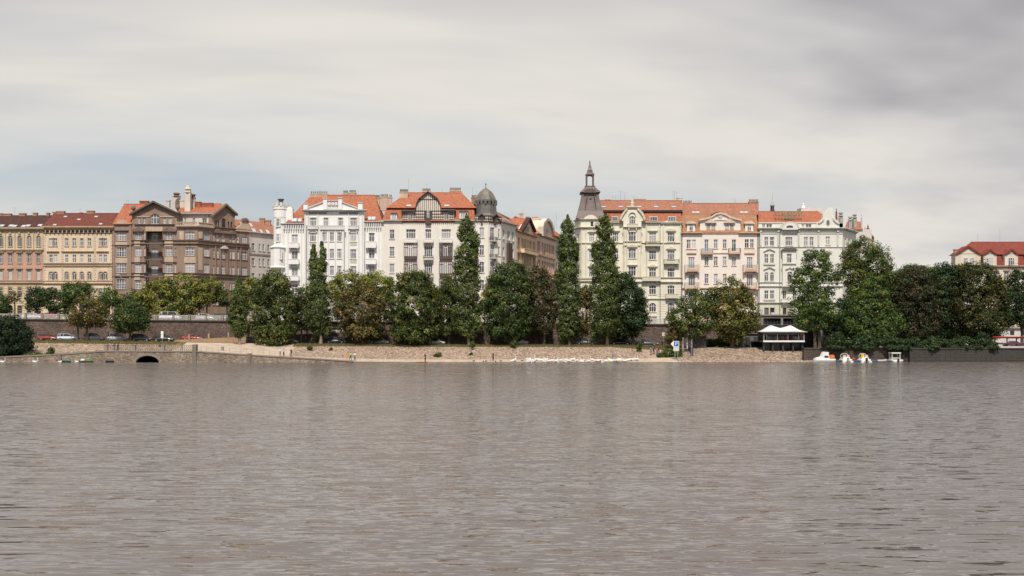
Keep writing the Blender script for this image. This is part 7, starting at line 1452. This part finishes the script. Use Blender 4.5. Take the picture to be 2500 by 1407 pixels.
MB().box(x0-.6, x1+.5, YD-.4, YD-.1, zr_, zr_+.18).box(x0-.6, x1+.5, YD+6, YD+6.3, zr_, zr_+.18).box(x0-.6, x0-.3, YD-.099, YD+6, zr_, zr_+.18).box(x1+.2, x1+.5, YD-.099, YD+6, zr_, zr_+.18).build('roof_beam', CONC, t)
nx, ny = 34, 14; V = []; Fc = []
for j in range(ny+1):
    for i in range(nx+1):
        u, v = i/nx, j/ny; x = x0-.75+(x1-x0+1.4)*u; y = YD-.45+6.9*v
        e = min(1, min(u, 1-u)*3.6); e2 = math.sin(math.pi*v); pk = max(math.exp(-(abs(u-.29)/.15)**1.45), math.exp(-(abs(u-.705)/.15)**1.45)); z = zr_+.2+e2**.8*(e*.62+.72*pk*(min(1, min(u, 1-u)*5))) ; V.append((x, y, z))
for j in range(ny):
    for i in range(nx): a = j*(nx+1)+i; Fc.append((a, a+1, a+nx+2, a+nx+1))
o = mesh_obj('canopy', V, Fc, CANV, t, True); sm = o.modifiers.new('thick', 'SOLIDIFY'); sm.thickness = .03
m = MB(); rl_ = [x0+.02, X(1872, YD), X(1898, YD), X(1924, YD), X(1950, YD), x1-.02]
for x in rl_: m.box(x-.03, x+.03, YD+.03, YD+.09, zd, zd+1.38)
m.box(x0, x1, YD+.02, YD+.1, zd+1.38, zd+1.46); m.build('railing', GREYM, t)
RATT = plain('rattan', (.3, .09, .06), .8, .2); PALW = plain('pale_chair', (.55, .48, .4), .7, .1)
def chair(px, Y, mt, turn, lab):
    x = X(px, Y); m = MB(lambda a, b_, c: (a, b_, c)).box(-.23, .23, -.23, .23, .43, .48).box(-.23, .23, .18, .23, .48, .92)
    for a in (-.2, .2):
        for b_ in (-.2, .2): m.box(a-.025, a+.025, b_-.025, b_+.025, 0, .43)
    o = m.build('dining_chair', mt); o.location = (x, Y, zd-.018); o.rotation_euler = (0, 0, R(turn)); return tag(o, lab, 'chair', 'chairs on the dining terrace')
for i, px in enumerate((1878, 1884, 1891, 1896, 1907, 1913, 1920, 1932, 1938, 1944, 1949)):
    chair(px, YD+1.2+(i % 3)*.5, (GREYM, GREYM, GREYM, GREYM, RATT, PALW, RATT, RATT, PALW, PALW, GREYM)[i], 90*i+20, ['grey metal chair on the dining terrace, %s from its left end' % w_ for w_ in ('first', 'second', 'third', 'fourth')][i] if i < 4 else ('red brown chair, left of the middle terrace table', 'pale chair at the middle terrace table', 'red brown chair, right of the middle terrace table', 'red brown chair at the right terrace table', 'pale chair left of the right terrace table', 'pale chair right of the right terrace table', 'grey metal chair at the right end of the dining terrace')[i-4])
for px, lab in ((1888, 'small pale table at the left of the dining terrace'), (1914, 'small pale table in the middle of the dining terrace'), (1941, 'small pale table at the right of the dining terrace')):
    x = X(px, YD+2); k = empty('dining_table', (x, YD+2, zd-.018), lab, 'table', 'tables on the dining terrace'); MB().box(x-.55, x+.55, YD+1.6, YD+2.4, zd+.7, zd+.74).build('table_top', OFFW, k); MB().box(x-.04, x+.04, YD+1.96, YD+2.04, zd-.018, zd+.698).box(x-.25, x+.25, YD+1.75, YD+2.25, zd-.018, zd+.02).build('leg', GREYM, k)
# river stairs with the white framed door
YS = 240.5; t = empty('river_stairs', (X(1677, YS), YS, 0), 'dark stone river stairs between two piers below the white framed door', 'stairs')
for i in range(14): MB().box(X(1670, YS), X(1688, YS), YS+i*.32, YS+i*.32+.6, -.3, .3+i*.185).build('step', ASHD, t)
MB().box(X(1664, YS), X(1668.5, YS), YS-.6, YS+.2, -.4, Zp(841, YS)).box(X(1664.6, YS), X(1668, YS), YS+.203, YS+5, -.4, Zp(850, YS)).build('pier', ASHL, t); MB().box(X(1688.5, YS), X(1691, YS), YS-.5, YS+5, -.4, Zp(848, YS)).build('pier', ASHD, t); MB().tube((X(1667, YS), YS-.2, 3.0), (X(1667, YS), YS-.2, Zp(824, YS)), .07).tube((X(1687, YS), YS-.4, .2), (X(1687, YS), YS-.4, Zp(832, YS)), .07).build('pole', GREYM, t)
YQ = 246.5; t = empty('garden_door', (X(1683, YQ), YQ, 3), 'brown door with white frame at the head of the river stairs', 'door'); a, b_, zt, zb = X(1676.5, YQ), X(1690.5, YQ), Zp(816, YQ), 2.7
MB().box(a, a+.22, YQ, YQ+.2, zb, zt).box(b_-.22, b_, YQ, YQ+.2, zb, zt).box(a+.22, b_-.22, YQ, YQ+.2, zt-.2, zt).build('frame', OFFW, t); d = MB().box(a+.22, b_-.22, YQ+.06, YQ+.14, zb, zt-.2).build('leaf', plain('brown_door', (.07, .045, .04), .6), t); MB().lathe((a+.42, YQ+.02, zt-1.2), [(.02, -.08), (.08, 0), (.02, .08)], 7).build('knob', OFFW, d); MB().box(b_+.01, b_+3, YQ+.02, YQ+.4, zb, zt-.3).build('side_wall', ASHD, t)
# parking sign
YP = 234.6; t = empty('parking_sign', (X(1650, YP), YP, .3), 'white arrow shaped sign with blue P square on two posts', 'sign'); BLUES = plain('sign_blue', (.02, .12, .42), .4, .04)
V2 = lambda px, py: (X(px, YP), Zp(py, YP))
MB().prism([V2(1644, 833), V2(1658, 833), V2(1658, 847.3), V2(1644, 847.3), V2(1637.3, 840)], YP, YP+.06).build('arrow_panel', WHITE, t); MB().prism([V2(1645.2, 834.2), V2(1656.6, 834.2), V2(1656.6, 845.8), V2(1645.2, 845.8)], YP-.012, YP-.004).build('blue_square', BLUES, t)
letters('P', 1647.0, 1656.0, 836, 843.8, YP-.03, t, WHITE, .012); MB().prism([V2(1644, 847.8), V2(1658, 847.8), V2(1658, 857.5), V2(1644, 857.5)], YP, YP+.05).build('lower_panel', OFFW, t)
for px in (1648, 1655): x = X(px, YP); MB().tube((x, YP+.1, .0), (x, YP+.1, Zp(834, YP)), .055).build('post', GREYM, t)
# signpost with two white plates
Yw = 249.2; x = X(396, Yw); zb = zg(x, Yw); t = empty('signpost', (x, Yw, zb), 'grey pole with two small white plates beside the black car', 'sign'); MB().tube((x, Yw, zb-.2), (x, Yw, Zp(808, Yw)), .05).build('pole', GREYM, t)
for y0, y1 in ((809, 817.5), (818.2, 826)): MB().box(x-.27, x+.27, Yw-.08, Yw-.04, Zp(y1, Yw), Zp(y0, Yw)).build('plate', WHITE, t)
Yw = 261.7; x = X(1618, Yw); t = empty('wall_notice', (x, Yw, 5), 'small white notice plate on a pole before the rubble wall', 'sign'); MB().tube((x, Yw-1, zg(x, Yw-1)), (x, Yw-1, Zp(812, Yw)), .04).build('pole', GREYM, t); MB().box(x-.3, x+.3, Yw-1.1, Yw-1.06, Zp(821, Yw), Zp(812, Yw)).build('plate', OFFW, t)
# lamps
for px, Y, ytop, side, lab in ((308, 272, 672, -1, 'tall curved street lamp before the left wing of the brown house'), (1060, 272, 688, -1, 'tall curved street lamp before the cream domed house'), (818, 272, 668, 1, 'slim street lamp post behind the autumn brown tree')):
    x = X(px, Y); z0 = ZS(x); zt = Zp(ytop, Y); t = empty('street_lamp', (x, Y, z0), lab, 'street lamp', 'street lamps on the embankment'); m = MB().tube((x, Y, z0), (x, Y, z0+2), .1, .09).tube((x, Y, z0+2), (x, Y, zt-1), .08, .06); p = [(x, Y, zt-1)] + [(x+side*1.6*math.sin(a), Y, zt-1+1.2*(1-math.cos(a))) for a in (.4, .8, 1.2, 1.5)]
    for a, b_ in zip(p, p[1:]): m.tube(a, b_, .05, n=5)
    m.build('pole', GREYM, t); e = p[-1]; MB().box(min(e[0], e[0]+side*.7), max(e[0], e[0]+side*.7), Y-.14, Y+.14, e[2]-.06, e[2]+.1).build('lamp_head', OFFW, t)
# bollards, bin, orange post
for px, y0, y1, Y, mt, nm, lab, ct in ((543, 842, 851, 240.5, ASHL, 'litter_bin', 'squat grey litter bin on the sandy path', 'bin'), (1497, 864, 876, 237.8, plain('grey_bin', (.2, .19, .21), .6), 'litter_bin', 'grey cylindrical bin at the foot of the bank above the swans', 'bin'), (845, 852, 871, 235.6, plain('orange_post', (.55, .3, .12), .7, .15), 'marker_post', 'thick orange post beside the two walkers', 'post'), (391, 838, 845, 243, plain('green_bin', (.04, .1, .07), .6), 'litter_bin', 'small green bin at the foot of the plates signpost', 'bin')):
    x = X(px, Y); z = zg(x, Y); h_ = Zp(y0, Y)-Zp(y1, Y); w_ = .28 if nm == 'litter_bin' else .2; t = empty(nm, (x, Y, z), lab, ct); MB().lathe((x, Y, z), [(w_*.85, -.1), (w_, .05), (w_, h_*.8), (w_*.92, h_*.82)], 12).build('body', mt, t); MB().lathe((x, Y, z), [(w_*1.08, h_*.82), (w_*1.08, h_*.9), (w_*.4, h_), (.02, h_*1.01)], 12).build('cap', mt, t)
# rowing shells on a rack at the right edge
YK = 240.0; t = empty('boat_rack', (X(2470, YK), YK, 2.95), 'steel rack for rowing boats at the right picture edge', 'rack'); MB().box(X(2436, YK), X(2560, YK), YK-.6, YK+1.6, 2.9, 3.25).build('base', OFFW, t)
for px in (2431, 2461, 2484, 2512, 2540):
    x = X(px, YK); MB().box(x-.09, x+.09, YK+.4, YK+.6, 2.9, 5.3).build('upright', DARKW, t)
    for z in (3.55, 4.85): MB().box(x-.06, x+.06, YK-.5, YK+.399, z-.08, z).build('arm', DARKW, t)
for lab, z, cl_, c0, c1 in (('long red rowing boat on the upper rack arms', 4.85, (.32, .03, .03), 2424, 2580), ('long purple rowing boat on the lower rack arms', 3.55, (.13, .06, .11), 2426, 2580)):
    T, loc = frame((c0+c1)/2, YK-.05, 180, z+.15); tag(hull(MB(), T, X(c1, YK)-X(c0, YK), .7, .26, draft=.13).build('rowing_boat', plain(lab.split()[1]+'_hull', cl_, .35), None, True), lab, 'boat', 'rowing boats on the rack')
Yc = 262; car('dull purple car behind the rowing boat rack', 2476, Yc, 'sedan', 'plum_paint', (.16, .08, .11), z=2.9, group='cars behind the right quay')
YH = 285; t = empty('boathouse', (X(2465, YH), YH, 2.9), 'low pale boathouse behind the rowing boat rack', 'building'); MB().box(X(2425, YH), X(2600, YH), YH, YH+8, 2.8, Zp(802, YH)).build('wall', OFFW, t); MB().box(X(2420, YH), X(2605, YH), YH-.5, YH+8.4, Zp(802, YH), Zp(798.5, YH)).build('eave', RT, t); MB().box(X(2475, YH), X(2600, YH), YH-.2, YH+8, Zp(798, YH), Zp(780, YH)).build('upper_wall', RC_, t)
for px in (2471, 2497, 2530): k = MB().box(X(px-5, YH), X(px+5, YH), YH-.06, YH-.002, Zp(818, YH), Zp(807, YH)).build('window', CARGLASS, t)
for px in (2490, 2515): MB().box(X(px-4, YH), X(px+4, YH), YH-.26, YH-.202, Zp(794, YH), Zp(785, YH)).build('window', DARKW, t)
